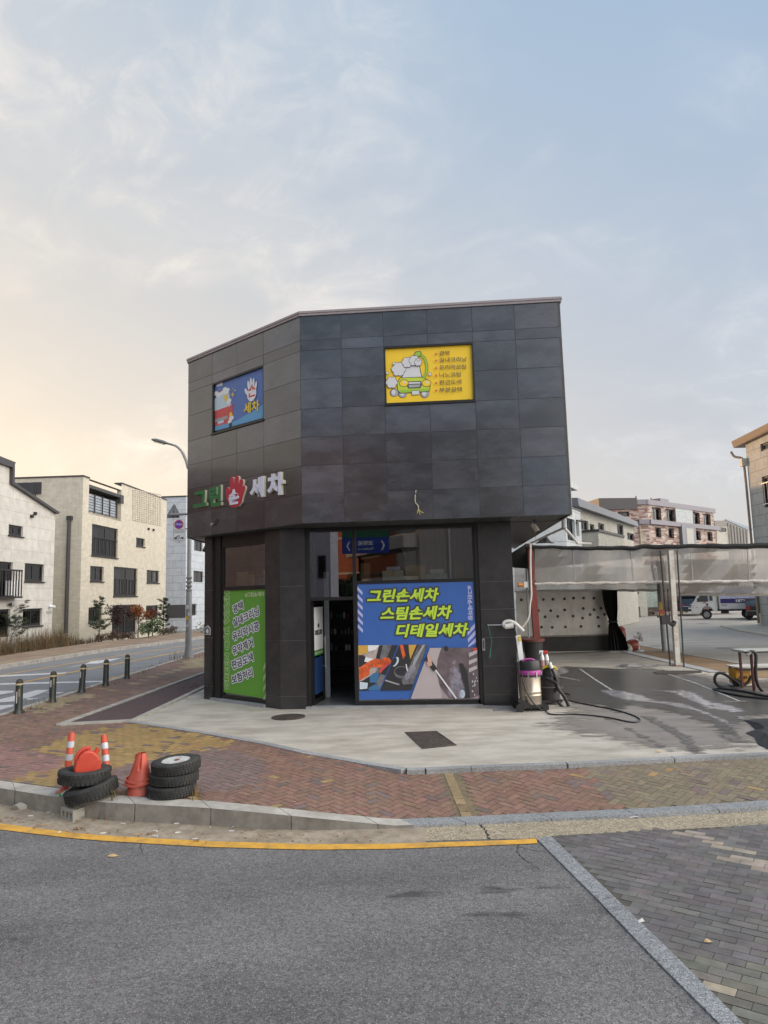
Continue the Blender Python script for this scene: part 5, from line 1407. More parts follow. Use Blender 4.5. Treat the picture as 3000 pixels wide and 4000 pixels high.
# ---------------------------------------------------------------- things on and by the kerb
M_TYRE = M('tyre_rubber', (.022, .024, .025), .75, .3, 10, dirt=(.075, .07, .06), dscale=6, damt=.5, bump=.15, bscale=80)
M_RIMW = M('worn_white_paint', (.55, .56, .55), .7, .1, 8, dirt=(.16, .14, .12), dscale=11, damt=.9)
M_OR = M('orange_red_plastic', (.50, .075, .04), .5, .15, 6, dirt=(.30, .09, .06), dscale=4, damt=.5)
M_CONE = M('faded_cone_plastic', (.48, .085, .055), .55, .16, 8, dirt=(.28, .10, .08), dscale=5, damt=.6)
M_REFL = M('reflective_band', (.50, .54, .60), .35, .1, 10)
M_ORJ = M('jerrycan_plastic', (.52, .055, .03), .4, .12, 5, dirt=(.34, .08, .05), dscale=4, damt=.4)
def tyre(name, label, c, R=.295, wd=.175, tilt=(0, 0), blocks=44, rim=False, group='old tyres lying on the kerb', chevron=False):
    t = thing(name, label, 'tyre', (0, 0, 0), group)
    mb = MB(); h = wd / 2
    prof = [(R * .60, -h * .75), (R * .64, -h * .95), (R * .80, -h), (R * .93, -h * .9), (R * .985, -h * .72), (R, -h * .45), (R, h * .45), (R * .985, h * .72), (R * .93, h * .9), (R * .80, h), (R * .64, h * .95), (R * .60, h * .75), (R * .57, h * .3), (R * .57, -h * .3)]
    mb.lathe(prof, (0, 0, 0), 48, closed=True)
    tr = mb
    for i in range(blocks):
        a = 2 * math.pi * i / blocks; w = math.pi * R / blocks * (.82 if chevron else .72)
        for zc_, hh in (((-h * .55, h * .26), (h * .55, h * .26)) if chevron else ((-h * .62, h * .15), (-h * .2, h * .13), (h * .2, h * .13), (h * .62, h * .15))):
            aa = a + (.5 * 2 * math.pi / blocks if zc_ > 0 else 0)
            Rm_ = Matrix.Rotation(aa, 3, 'Z')
            tr.box(Rm_ @ Vector((R + .001, 0, zc_)), (.014, w * 2, hh * 2), Rm_)
    mb.build('rubber', M_TYRE, t, smooth=True)
    if rim:
        mb = MB(); mb.lathe([(R * .60, h * .80), (R * .56, h * .86), (R * .50, h * .72), (R * .22, h * .78), (R * .18, h * .70), (1e-4, h * .70)], (0, 0, 0), 36); d = mb.build('wheel_disc', M_RIMW, t, smooth=True)
        mb = MB(); mb.lathe([(.042, h * .70), (.034, h * .86), (1e-4, h * .88)], (0.01, 0, 0), 9); mb.build('hub_rust', M('rust', (.16, .05, .025), .9, .4, 20), d)
    t.location = c; t.rotation_euler = (tilt[0], tilt[1], 0)
    return t
tyre('tyre', 'bottom tyre in the stack of three on the kerb', (-2.67, 8.70, .07), R=.285, wd=.135)
tyre('tyre', 'middle tyre in the stack of three on the kerb', (-2.645, 8.72, .203), R=.283, wd=.125)
tyre('tyre', 'top tyre of the stack of three, with a peeling white wheel disc', (-2.63, 8.74, .338), R=.286, wd=.135, tilt=(.05, -.04), rim=True)
tyre('tyre', 'dark tyre lying low and tilted over the kerb edge under the green black one', (-3.63, 8.66, .085), R=.30, wd=.15, tilt=(.05, -.22))
tyre('tyre', 'grey tyre with scalloped tread carrying the red canister', (-3.775, 8.80, .232), R=.30, wd=.155, tilt=(.0, .03), blocks=36, chevron=True)
def delineator(label, base, top, n_band=3):
    base, top = Vector(base), Vector(top); d = (top - base); L = d.length; dn = d.normalized()
    t = thing('lane_delineator', label, 'delineator post', base, 'orange and white lane posts stuck in the tyres')
    mb = MB(); mb.cyl(base, base + dn * (L - .02), .044, .040, 16); mb.cyl(base + dn * (L - .02), top, .040, .032, 16); mb.cyl(top, top + dn * .012, .012, .012, 8); mb.build('tube', M_OR, t, smooth=True)
    for k in range(n_band):
        z = L - .10 - .155 * k
        if z < .1: break
        mb = MB(); mb.cyl(base + dn * (z - .075), base + dn * z, .0435, .0430, 16, caps=False); mb.build('reflective_band', M_REFL, t, smooth=True)
    mb = MB(); mb.lathe([(.11, 0), (.11, .015), (.06, .035), (.046, .06)], base, 18); mb.build('foot', M_OR, t)
    return t
b1 = G(254, 3094); t1 = at(281, 2862, b1.y + .02)
delineator('upright orange and white striped lane post left of the red canister', b1, t1)
b2 = Vector((-3.62, 9.12, .1)); t2 = at(405, 2872, 9.25)
delineator('orange and white striped lane post leaning right behind the red canister', b2, t2)
# red canister standing in the tyre
jc = thing('canister', 'red plastic canister with a moulded handle standing in the left tyre', 'canister', (-3.745, 8.80, .15))
jo = Vector((-3.745, 8.80, .125)); JR = Matrix.Rotation(math.radians(28), 3, 'Z')
out = [(-.14, 0), (.15, 0), (.155, .10), (.15, .25), (.12, .33), (.06, .385), (.0, .405), (-.05, .395), (-.10, .35), (-.14, .28), (-.155, .20)]
JF = Fr(jo, jo + JR @ Vector((1, 0, 0)))
mb = MB(); mb.fpoly(JF, [(u, jo.z + z) for u, z in out][::-1], -.075, .075)
body = mb.build('body', M_ORJ, jc, bevel=.022)
mb = MB(); mb.tube([JF.P(-.135, jo.z + .27, .0), JF.P(-.125, jo.z + .36, .0), JF.P(-.05, jo.z + .425, .0), JF.P(.03, jo.z + .425, .0)], .022, 8); mb.build('handle', M_ORJ, jc, smooth=True)
mb = MB(); mb.fpoly(JF, [(-.10, jo.z + .06), (.14, jo.z + .26), (.135, jo.z + .275), (-.105, jo.z + .075)][::-1], .072, .083); mb.fpoly(JF, [(-.115, jo.z + .04), (.12, jo.z + .04), (.12, jo.z + .052), (-.115, jo.z + .052)][::-1], .072, .081); mb.build('rib', M_ORJ, jc)
mb = MB(); mb.cyl(JF.P(.09, jo.z + .35, 0), JF.P(.12, jo.z + .405, 0), .03, .028, 12); mb.build('cap', M_ORJ, jc)
# two nested, crushed traffic cones
def cone(name, label, c, r0, r1, h, flange, seed, lean=(0, 0), slit=False):
    rr = random.Random(seed); t = thing(name, label, 'traffic cone', c, 'crushed cones beside the tyres')
    mb = MB(); N = 28; K = 9; vs = []
    dents = [(rr.uniform(0, 6.28), rr.uniform(.25, .8), rr.uniform(.10, .22)) for _ in range(5)]
    for i in range(K + 1):
        f = i / K; R = r0 + (r1 - r0) * f
        for j in range(N):
            a = 2 * math.pi * j / N; k = 1.0
            for da, df, dep in dents:
                w = math.exp(-((math.atan2(math.sin(a - da), math.cos(a - da))) / .45) ** 2 - ((f - df) / .28) ** 2); k -= dep * w * 1.3
            if slit and f > .55: k -= .35 * math.exp(-((math.atan2(math.sin(a + 1.35), math.cos(a + 1.35))) / .12) ** 2)
            q = Vector((R * k * math.cos(a) + lean[0] * f, R * k * math.sin(a) + lean[1] * f, h * f)); vs.append(Vector(c) + q)
    fs = [(i * N + j, i * N + (j + 1) % N, (i + 1) * N + (j + 1) % N, (i + 1) * N + j) for i in range(K) for j in range(N)]
    mb.add(vs, fs); mb.build('cone_body', M_CONE, t, smooth=True)
    for z, r, w in flange:
        mb = MB(); vs = []
        for zz, dr in ((-.010, .0), (-.010, w), (.010, w), (.012, .0)):
            for j in range(36):
                a = 2 * math.pi * j / 36; k = 1 + .05 * math.sin(3 * a + seed) ; vs.append(Vector(c) + Vector(((r * k + dr) * math.cos(a), (r * k + dr) * math.sin(a) * .95, z + zz + .012 * math.sin(2 * a + seed))))
        fs = [(i * 36 + j, i * 36 + (j + 1) % 36, (i + 1) * 36 + (j + 1) % 36, (i + 1) * 36 + j) for i in range(3) for j in range(36)]
        mb.add(vs, fs); mb.build('rim', M_CONE, t, smooth=True)
    return t
cc = G(528, 3112); cc.y += .14
cone('traffic_cone', 'lower crushed red cone, flattened under the taller one', (cc.x, cc.y, 0), .150, .125, .20, [(.17, .142, .010)], 3)
cone('traffic_cone', 'taller faded red cone with a split tip, crumpled over another cone', (cc.x, cc.y, .135), .160, .050, .345, [(.0, .162, .018), (.04, .157, .010), (.305, .055, .007)], 8, (.02, 0), True)
# plastic bottle poking out under the tyre
bo = G(250, 3100, .03); bd = Vector((.9, .35, .25)).normalized()
bt = thing('plastic_bottle', 'crushed clear plastic bottle with a green cap under the left tyres', 'bottle', bo)
mb = MB(); mb.cyl(bo - bd * .055, bo - bd * .03, .024, .024, 12); mb.build('cap', M('cap_green', (.02, .32, .06), .4), bt)
mb = MB(); mb.tube([bo - bd * .03, bo, bo + bd * .05, bo + bd * .09, bo + bd * .2], [.018, .03, .042, .04], 10); mb.build('bottle_body', M('clear_plastic', (.55, .57, .57), .2, .2, 20), bt, smooth=True)
mb = MB(); mb.tube([bo + bd * .09, bo + bd * .16], .0425, 10); mb.build('bottle_label', M('label_pink', (.5, .10, .14), .5, .3, 20), bt)
# concrete block
bc = G(283, 3211, ROAD_Z)
BF = Fr(G(236, 3196, ROAD_Z), G(284, 3213, ROAD_Z)); BG = Fr(G(284, 3213, ROAD_Z), G(346, 3186, ROAD_Z))
M_BLK = M('grey_block', (.33, .32, .285), .95, .2, 12, bump=.6, bscale=90, dirt=(.2, .19, .17), dscale=6)
cb_ = thing('concrete_block', 'broken hollow concrete block with three holes lying in the gutter', 'block', bc)
mb = MB(); z0, z1 = ROAD_Z, ROAD_Z + .125; L1, L2 = BF.L, BG.L
hl = [(L1 * (.08 + .30 * k), L1 * (.08 + .30 * k) + L1 * .22, z0 + .03, z0 + .095) for k in range(3)]
wall_cells(mb, BF, 0, L1, z0, z1, hl, .16)
for h in hl: mb.face([BF.P(h[0], h[2], -.16), BF.P(h[1], h[2], -.16), BF.P(h[1], h[3], -.16), BF.P(h[0], h[3], -.16)])
pa, pb = BF.P(0, z0), BF.P(L1, z0); vec = BG.U * L2
tp = [BF.P(0, z1), BF.P(L1, z1), BF.P(L1, z1) + vec * .72 + Vector((0, 0, -.004)), BF.P(L1, z1) + vec * 1.06 + Vector((-.03, .05, -.03)), BF.P(0, z1) + vec * .9]
bt_ = [Vector((p.x, p.y, z0)) for p in tp]
mb.face(tp)
for i in range(1, 5): j = (i + 1) % 5; mb.face([bt_[i], bt_[j], tp[j], tp[i]])
mb.build('block', M_BLK, cb_)
def rock(name, label, c, s, seed, mat, cat='stone', group=None):
    rr = random.Random(seed); bm = bmesh.new(); bmesh.ops.create_icosphere(bm, subdivisions=2, radius=1)
    ks = [(Vector((rr.uniform(-1, 1), rr.uniform(-1, 1), rr.uniform(-1, 1))).normalized(), rr.uniform(.55, .8)) for _ in range(7)]
    for v in bm.verts:
        for n, k in ks:
            d = v.co.dot(n)
            if d > k: v.co -= n * (d - k)
        v.co = Vector((v.co.x * s[0], v.co.y * s[1], max(-.6, v.co.z) * s[2]))
    me = bpy.data.meshes.new(name); bm.to_mesh(me); bm.free(); me.materials.append(mat)
    o = bpy.data.objects.new(name, me); o.location = Vector(c) + Vector((0, 0, s[2] * .5)); o.rotation_euler = (0, 0, rr.uniform(-.3, .3)); COL.objects.link(o)
    return tag(o, label, cat, group)
q = G(68, 3166, ROAD_Z); rock('concrete_chunk', 'long broken chunk of concrete in the gutter at the left border', (q.x, q.y + .06, ROAD_Z), (.125, .07, .055), 4, M_BLK, 'rubble')
q = G(182, 3180, ROAD_Z); rock('stone', 'flat grey stone between the concrete chunk and the hollow block', (q.x, q.y + .03, ROAD_Z), (.05, .035, .018), 9, M_BLK)
q = G(674, 3212, ROAD_Z); rock('stone', 'small round stone in the gutter below the stack of three tyres', (q.x, q.y + .02, ROAD_Z), (.022, .02, .02), 12, M_BLK)
for k, (px, py, s) in enumerate(((170, 3168, .018), (208, 3183, .018), (130, 3174, .015), (820, 3233, .02), (910, 3232, .022), (888, 3225, .016))):
    q = G(px, py, ROAD_Z); rock('pebble', 'small pebble lying in the dusty gutter below the kerb', (q.x, q.y, ROAD_Z), (s, s * .8, s * .6), 20 + k, M_BLK, 'pebble', 'pebbles in the gutter')
# weeds and litter along the kerb
mb = MB()
for px, py, z, n, h in ((400, 3170, ROAD_Z, 10, .30), (418, 3196, ROAD_Z, 16, .14), (395, 3195, ROAD_Z, 10, .10), (372, 3175, ROAD_Z, 7, .2), (455, 3112, 0, 14, .13), (470, 3105, 0, 10, .1), (765, 3105, 0, 16, .14), (780, 3120, 0, 10, .10), (790, 3214, ROAD_Z, 16, .10), (445, 3128, 0, 8, .2), (610, 3125, 0, 8, .08)):
    q = G(px, py, z); blades(mb, q.x, q.y, h, n, .035, [(.22, .14, .06), (.26, .13, .05), (.13, .11, .05), (.09, .10, .04)], .004, z)
mb.build('gutter_weeds', M_GRASS, base=(0, 0, 0), tint=True, kind='stuff')
mb = MB()
def flake(x, y, z, L, Wd, c):
    a = random.uniform(0, 6.28); d = Vector((math.cos(a), math.sin(a), random.uniform(-.15, .25))) * L; s = Vector((-math.sin(a), math.cos(a), random.uniform(-.3, .3))) * Wd
    p = Vector((x, y, z + .006)); mb.add([p - d, p + s + Vector((0, 0, .004)), p + d, p - s], [(0, 1, 2, 3)], 0, vary(c, .3))
LC = [(.30, .12, .045), (.24, .13, .06), (.36, .20, .09), (.16, .08, .04)]
for _ in range(170):
    px = random.uniform(0, 1500); py = random.uniform(3195, 3262) if px < 900 else random.uniform(3238, 3290)
    q = G(px, py, ROAD_Z); flake(q.x, q.y, ROAD_Z, random.uniform(.006, .022), random.uniform(.004, .010), random.choice(LC))
for cx, cy, n in ((300, 3245, 30), (410, 3195, 60), (20, 3205, 16), (790, 3285, 8), (560, 3268, 10), (150, 3228, 10)):
    for _ in range(n):
        q = G(cx + random.gauss(0, 28), cy + random.gauss(0, 6), ROAD_Z); flake(q.x, q.y, ROAD_Z + random.uniform(0, .015), random.uniform(.012, .03), random.uniform(.006, .012), random.choice(LC))
for _ in range(260):
    px = random.uniform(0, 2000); py = random.uniform(2850, 3120); q = G(px, py)
    if inside((q.x, q.y), walk_poly): flake(q.x, q.y, walk_z(q.x, q.y) + .003, random.uniform(.006, .02), random.uniform(.003, .008), random.choice(LC + [(.45, .36, .16), (.45, .36, .16)]))
for _ in range(60):
    px = random.uniform(0, 3000); py = random.uniform(3330, 3990); q = G(px, py, ROAD_Z)
    flake(q.x, q.y, ROAD_Z + (.012 if px > 2200 else .002), random.uniform(.004, .010), random.uniform(.003, .005), random.choice(LC + [(.4, .4, .38)]))
mb.build('fallen_leaves', M('dead_leaf', rough=.8, var=.2, scale=30, tint=True), base=(0, 0, 0), tint=True, kind='stuff')
def dead_leaf(px, py, z, L, c, label):
    q = G(px, py, z); m = MB(); n = 7; up = []; dn = []
    for i in range(n): f = i / (n - 1); w = L * .16 * math.sin(math.pi * f) ** .8; x = (f - .5) * L; up.append(Vector((q.x + x, q.y + w + x * .1, z + .012 + .01 * math.sin(f * 5)))); dn.append(Vector((q.x + x, q.y - w + x * .1, z + .006)))
    for i in range(n - 1): m.face([dn[i], dn[i + 1], up[i + 1], up[i]])
    o = m.build('dead_leaf', M('pale_dead_leaf', (c), .8, .2, 30)); tag(o, label, 'leaf')
dead_leaf(444, 3346, ROAD_Z, .125, (.46, .33, .17), 'pale curled leaf on the asphalt below the yellow line')
dead_leaf(2769, 3681, ROAD_Z + .012, .07, (.46, .33, .17), 'pale yellow leaf lying on the grey paving at the right')
dead_leaf(2575, 2937, 0.012, .10, (.46, .33, .17), 'tan leaf near the wet edge of the concrete apron')
mb = MB()
for px, py in ((403, 3258), (606, 3250), (606, 3270), (695, 3255), (762, 3281), (120, 3190), (480, 3220), (905, 3250), (975, 3055), (690, 3220), (1480, 3190)):
    q = G(px, py, ROAD_Z if py > 3180 else walk_z(0, 8.3)); a = random.uniform(-.5, .5); d = Vector((math.cos(a), math.sin(a), 0)) * .028; p = Vector((q.x, q.y, q.z + .01)); mb.cyl(p - d, p + d, .007, .007, 6)
for px, py, s in ((912, 3218, .035), (232, 3258, .02), (2475, 3196, .05), (2505, 3608, .025)):
    q = G(px, py, ROAD_Z); mb.add([Vector((q.x - s, q.y - s * .5, q.z + .012)), Vector((q.x + s, q.y - s * .3, q.z + .02)), Vector((q.x + s * .6, q.y + s * .6, q.z + .035)), Vector((q.x - s * .8, q.y + s * .4, q.z + .02))], [(0, 1, 2, 3)])
mb.build('litter', M('paper_scraps', (.62, .62, .60), .7, .1), base=(0, 0, 0), kind='stuff')
# manhole covers
M_IRON = M('cast_iron', (.060, .050, .046), .7, .35, 12, dirt=(.11, .075, .055), dscale=6, damt=.7, bump=.4, bscale=60)
mc = (G(1063, 2803) + G(1190, 2803)) / 2; mr_ = (G(1190, 2803) - G(1063, 2803)).length / 2
mh = thing('manhole_cover', 'round cast iron manhole cover in the concrete before the corner pillar', 'manhole cover', (mc.x, mc.y, .004))
mb = MB(); mb.lathe([(mr_ * .93, .0), (mr_ * .93, .016), (mr_, .016), (mr_, .0)], (mc.x, mc.y, .004), 40); mb.build('ring', M_IRON, mh)
mb = MB(); mb.lathe([(mr_ * .92, .0), (mr_ * .92, .010), (1e-4, .010)], (mc.x, mc.y, .004), 40)
for i in range(-5, 6):
    for j in range(-5, 6):
        if i * i + j * j < 26: mb.box((mc.x + i * mr_ * .155, mc.y + j * mr_ * .155, .018), (mr_ * (.11 if (i + j) % 2 else .05), mr_ * (.05 if (i + j) % 2 else .11), .008))
mb.build('lid', M_IRON, mh)
qd = [G(*p, .004) for p in ((1586, 2863), (1705, 2859), (1778, 2911), (1652, 2924))]
mh = thing('manhole_cover', 'rectangular cast iron double cover in the middle of the concrete', 'manhole cover', sum(qd, Vector()) / 4)
def quad_pt(q, s, t_, z): p = q[0].lerp(q[1], s).lerp(q[3].lerp(q[2], s), t_); return Vector((p.x, p.y, z))
for k, (ta, tb) in enumerate(((.02, .49), (.51, .98))):
    mb = MB(); mb.prism([quad_pt(qd, s, t_, .002) for s, t_ in ((.02, ta), (.02, tb), (.98, tb), (.98, ta))], [quad_pt(qd, s, t_, .014) for s, t_ in ((.02, ta), (.02, tb), (.98, tb), (.98, ta))])
    for i in range(9):
        for j in range(5):
            if abs(i - 4) < 2 and abs(j - 2) < 1: continue
            s = .07 + .86 * i / 8; t_ = ta + (tb - ta) * (.12 + .76 * j / 4); c = quad_pt(qd, s, t_, .017); mb.box(c, (.030 if (i + j) % 2 else .014, .014 if (i + j) % 2 else .030, .008))
    mb.build('lid', M_IRON, mh)
mb = MB()
for (s0, t0, s1, t1) in ((-.03, -.03, 1.03, .01), (-.03, .99, 1.03, 1.03), (-.03, .01, .01, .99), (.99, .01, 1.03, .99)):
    mb.prism([quad_pt(qd, s, t_, .001) for s, t_ in ((s0, t0), (s0, t1), (s1, t1), (s1, t0))], [quad_pt(qd, s, t_, .016) for s, t_ in ((s0, t0), (s0, t1), (s1, t1), (s1, t0))])
mb.build('frame', M_IRON, mh)

# ---------------------------------------------------------------- the wash yard
M_REDST = M('red_oxide_steel', (.20, .035, .028), .5, .15, 4, dirt=(.10, .03, .025), dscale=5)
M_WHTST = M('white_painted_steel', (.62, .61, .56), .5, .08, 5, dirt=(.30, .17, .08), dscale=3, damt=.8)
M_PIPE = M('white_pipe', (.66, .65, .62), .4, .08, 6)
M_TARP = M('black_shade_cloth', (.016, .017, .018), .85, .3, 30)
M_ALU = M('bare_aluminium', (.55, .53, .49), .45, .12, 2.2, metal=.25, dirt=(.30, .26, .19), dscale=1.6, damt=.6)
M_RUBB = M('black_rubber', (.016, .016, .017), .5, .15, 10)
M_BPL = M('black_plastic', (.022, .023, .025), .4, .15, 8)
M_DKST = M('dark_pipe_steel', (.055, .055, .058), .5, .2, 6)
def vinyl(name, haze=.5, col=(.55, .52, .48)):
    m = bpy.data.materials.new(name); m.use_nodes = True; n, l = m.node_tree.nodes, m.node_tree.links; n.clear()
    o = n.new('ShaderNodeOutputMaterial'); tr = n.new('ShaderNodeBsdfTransparent'); tr.inputs[0].default_value = (.82, .80, .77, 1)
    df = n.new('ShaderNodeBsdfDiffuse'); tl = n.new('ShaderNodeBsdfTranslucent'); gl = n.new('ShaderNodeBsdfGlossy'); gl.inputs['Roughness'].default_value = .12
    df.inputs[0].default_value = col + (1,); tl.inputs[0].default_value = col + (1,)
    tc = n.new('ShaderNodeTexCoord'); mp = n.new('ShaderNodeMapping'); mp.inputs['Scale'].default_value = (1, 1, .35)
    nz = n.new('ShaderNodeTexNoise'); nz.inputs['Scale'].default_value = 4; nz.inputs['Detail'].default_value = 8
    l.new(tc.outputs['Object'], mp.inputs[0]); l.new(mp.outputs[0], nz.inputs[0])
    mr = n.new('ShaderNodeMapRange'); mr.inputs['From Min'].default_value = .35; mr.inputs['From Max'].default_value = .7; mr.inputs['To Min'].default_value = haze - .05; mr.inputs['To Max'].default_value = haze + .07
    l.new(nz.outputs['Fac'], mr.inputs[0])
    m1 = n.new('ShaderNodeMixShader'); m1.inputs[0].default_value = .45; l.new(df.outputs[0], m1.inputs[1]); l.new(tl.outputs[0], m1.inputs[2])
    m2 = n.new('ShaderNodeMixShader'); l.new(mr.outputs[0], m2.inputs[0]); l.new(tr.outputs[0], m2.inputs[1]); l.new(m1.outputs[0], m2.inputs[2])
    m3 = n.new('ShaderNodeMixShader'); m3.inputs[0].default_value = .10; l.new(m2.outputs[0], m3.inputs[1]); l.new(gl.outputs[0], m3.inputs[2])
    bp = n.new('ShaderNodeBump'); bp.inputs['Strength'].default_value = .12; bp.inputs['Distance'].default_value = .03; l.new(nz.outputs['Fac'], bp.inputs['Height']); l.new(bp.outputs[0], gl.inputs['Normal'])
    l.new(m3.outputs[0], o.inputs[0]); MATS[name] = m
    return m
M_VIN = vinyl('clear_vinyl', .60, (.46, .43, .40))
YF, YB = 21.3, 26.0
canopy = thing('wash_canopy', 'black tarpaulin canopy over the wash bay with clear vinyl curtains rolled at the hem', 'canopy', (8.5, YF, 0))
# roof cloth: front edge sags, back edge lower on the left
def roof_pt(px, f):
    a = at(px, 2132 + (8 if px < 2500 else 0) + 5 * math.sin((px - 2080) / 330.0), YF); yb = 2222 - (px - 2090) * .098
    b = at(2090 + (px - 2090) * .93, yb, YB); p = a.lerp(b, f); p.z -= .10 * math.sin(math.pi * f); return p
mb = MB(); XS = [2055 + 55 * i for i in range(26)]
for x0, x1 in zip(XS, XS[1:]):
    for k in range(6): mb.face([roof_pt(x0, k / 6), roof_pt(x1, k / 6), roof_pt(x1, (k + 1) / 6), roof_pt(x0, (k + 1) / 6)])
mb.build('roof_cloth', M_TARP, canopy)
mb = MB(); pts = []
for i in range(60):
    px = 2050 + 24 * i; p = roof_pt(min(px, 3400), 0); p.z += .012 * math.sin(i * .5) + .010 * math.sin(i * 1.7); pts.append(p + Vector((0, -.06, .02)))
mb.tube(pts, [.05, .055, .06, .065, .06, .075, .08, .085, .09, .10], 8, smooth=1)
mb.build('rolled_edge', M_TARP, canopy, smooth=True)
mb = MB(); q = at(2130, 2120, YF)
mb.add([q + Vector((-.30, 0, -.02)), q + Vector((-.1, .05, .14)), q + Vector((.05, -.02, .20)), q + Vector((.16, .03, .05)), q + Vector((.30, 0, -.03)), q + Vector((0, -.1, -.02))], [(0, 1, 5), (1, 2, 5), (2, 3, 5), (3, 4, 5)])
mb.build('cloth_bunch', M_TARP, canopy)
def curtain(name, x0, x1, ytop, yroll, y, mat=M_VIN, roll=.05, step=30, amp=.03):
    mb = MB(); n = int((x1 - x0) / step); 
    for i in range(n):
        a, b = x0 + (x1 - x0) * i / n, x0 + (x1 - x0) * (i + 1) / n
        for k in range(4):
            f0, f1 = k / 4, (k + 1) / 4
            P_ = lambda x, f: at(x, ytop(x) * (1 - f) + yroll(x) * f, y) + Vector((0, amp * math.sin(x / 47) * math.sin(f * 2.5 + x / 90), 0))
            mb.face([P_(a, f1), P_(b, f1), P_(b, f0), P_(a, f0)])
    o = mb.build(name, mat, canopy)
    r = MB(); pts = [at(x0 + (x1 - x0) * i / (2 * n), yroll(x0 + (x1 - x0) * i / (2 * n)) + 1.2 * math.sin(i * 1.3), y) for i in range(2 * n + 1)]
    r.tube(pts, [roll * (.8 + .35 * ((i * 7) % 5) / 5) for i in range(40)], 9, smooth=0)
    r.build('curtain_roll', M('vinyl_roll', (.50, .47, .44), .25, .4, 7, stretch=(2, 2, 9)), o)
    return o
curtain('front_curtain', 2088, 3380, lambda x: 2138, lambda x: 2281 - (x - 2100) * .0135, YF)
for px in (2243, 2470, 2703, 2925):
    mb = MB(); a, b = at(px - 4, 2150, YF - .03), at(px + 4, 2268, YF - .03); mb.add([a + Vector((-.012, 0, 0)), a + Vector((.012, 0, 0)), b + Vector((.012, 0, 0)), b + Vector((-.012, 0, 0))], [(3, 2, 1, 0)]); mb.build('curtain_seam', M('seam_tape', (.36, .34, .32), .5, .3, 20), canopy)
curtain('back_curtain', 2010, 2622, lambda x: 2215, lambda x: 2309 - (x - 2010) * .006, YB)
curtain('side_curtain', 2630, 3380, lambda x: 2185, lambda x: 2321 + (x - 2640) * .010, 24.0)
# posts
def steel_post(name, label, foot, head, w, mat, cat='post', thingname=None):
    foot, head = Vector(foot), Vector(head); t = thing(thingname or name, label, cat, foot)
    d = (head - foot).normalized(); X = Vector((1, 0, 0)); X = (X - d * X.dot(d)).normalized(); Y = d.cross(X)
    mb = MB(); h = w / 2; lo = [foot + X * a * h + Y * b * h for a, b in ((-1, -1), (1, -1), (1, 1), (-1, 1))]; hi = [p + (head - foot) for p in lo]
    mb.prism(lo, hi); mb.build('shaft', mat, t)
    return t
f = at(2106, 2628, 21.4); f.z = 0
red = steel_post('steel_post', 'red oxide square steel post of the canopy beside the vacuum cleaner', (f.x + .0, 21.4, 0), at(2068, 2128, 21.4), .19, M_REDST)
f = G(2646, 2601)
wp = steel_post('steel_post', 'white rusty square steel post in the middle of the wash bay', f, at(2618, 2150, f.y), .145, M_WHTST)
mb = MB(); mb.box(f + Vector((0, 0, .01)), (.34, .34, .02)); mb.build('base_plate', M('rust_plate', (.18, .09, .05), .9, .3, 15), wp)
mb = MB(); q = at(2620, 2425, f.y - .15); mb.box(q + Vector((-.16, 0, .03)), (.26, .12, .26)); mb.box(q + Vector((-.30, 0, .13)), (.18, .05, .06)); mb.tube([q + Vector((-.05, 0, -.05)), q + Vector((.05, -.02, -.14)), q + Vector((.12, 0, -.02))], .06, 7); mb.build('black_bracket', M_BPL, wp)
mb = MB(); mb.tube([at(2608, 2300, f.y - .13), at(2612, 2380, f.y - .13), at(2618, 2420, f.y - .13)], .015, 6); mb.build('cable', M_RUBB, wp)
def thin_pole(label, foot_px, top_px, r, mat=M_DKST, top_y=None):
    f = G(*foot_px); h = at(*top_px, f.y if top_y is None else top_y); t = thing('pole', label, 'pole', f); mb = MB(); mb.cyl(f, h, r, r, 10); mb.build('tube', mat, t, smooth=True); return t
thin_pole('thin dark pole just left of the white steel post', (2618, 2601), (2579, 2150), .024)
thin_pole('thin dark pole just right of the white steel post', (2672, 2607), (2645, 2150), .024)
up_ = thin_pole('thick grey utility pole with yellow stickers behind the white post', (2595, 2545), (2566, 2190), .075, M_GALV)
mb = MB(); fb = G(2590, 2545)
for px, py, h in ((2581, 2369, .32), (2585, 2405, .42)):
    q = at(px, py, fb.y - .09); mb.box(q, (.12, .01, h))
mb.build('yellow_sticker', M('sticker_yellow', (.65, .45, .03), .5), up_)
mb = MB(); q = at(2585, 2390, fb.y - .10); mb.box(q, (.2, .01, .16)); mb.build('red_sticker', M('sticker_redwhite', (.55, .12, .12), .5, .8, 25), up_)
# grey pole and white pipes near the red post
gp = thin_pole('slim grey pipe standing left of the red post', (2070, 2590), (2052, 2125), .03, M('grey_pipe', (.36, .37, .38), .4))
wpipe = thing('pipe', 'white pipe clipped down the face of the red post', 'pipe', at(2078, 2420, 21.2)); mb = MB(); mb.tube([at(x, y, 21.2) for x, y in ((2072, 2128), (2071, 2200), (2074, 2290), (2076, 2330), (2069, 2360), (2068, 2415), (2040, 2450))], .035, 8); mb.build('tube', M_PIPE, wpipe, smooth=True)
rw = thing('rain_pipes', 'white rain pipes forking from a grey funnel under the right eave', 'rain pipe', at(2203, 2065, 15.6))
mb = MB(); a_, b_ = at(2203, 2020, 15.6), at(2203, 2062, 15.6); mb.cyl(a_, b_, .055, .055, 14); mb.cyl(b_, b_ + Vector((0, 0, -.03)), .06, .03, 14); mb.build('funnel', M('funnel_grey', (.30, .31, .32), .4), rw, smooth=True)
mb = MB(); mb.tube([b_, at(2140, 2090, 17.5), at(2080, 2119, 21.0), at(2052, 2121, 21.0)], .03, 8, smooth=0); mb.tube([b_, at(2226, 2085, 17.5), at(2256, 2122, 21.0), at(2310, 2124, 21.0)], .035, 8, smooth=0); mb.build('pipe', M_PIPE, rw, smooth=True)
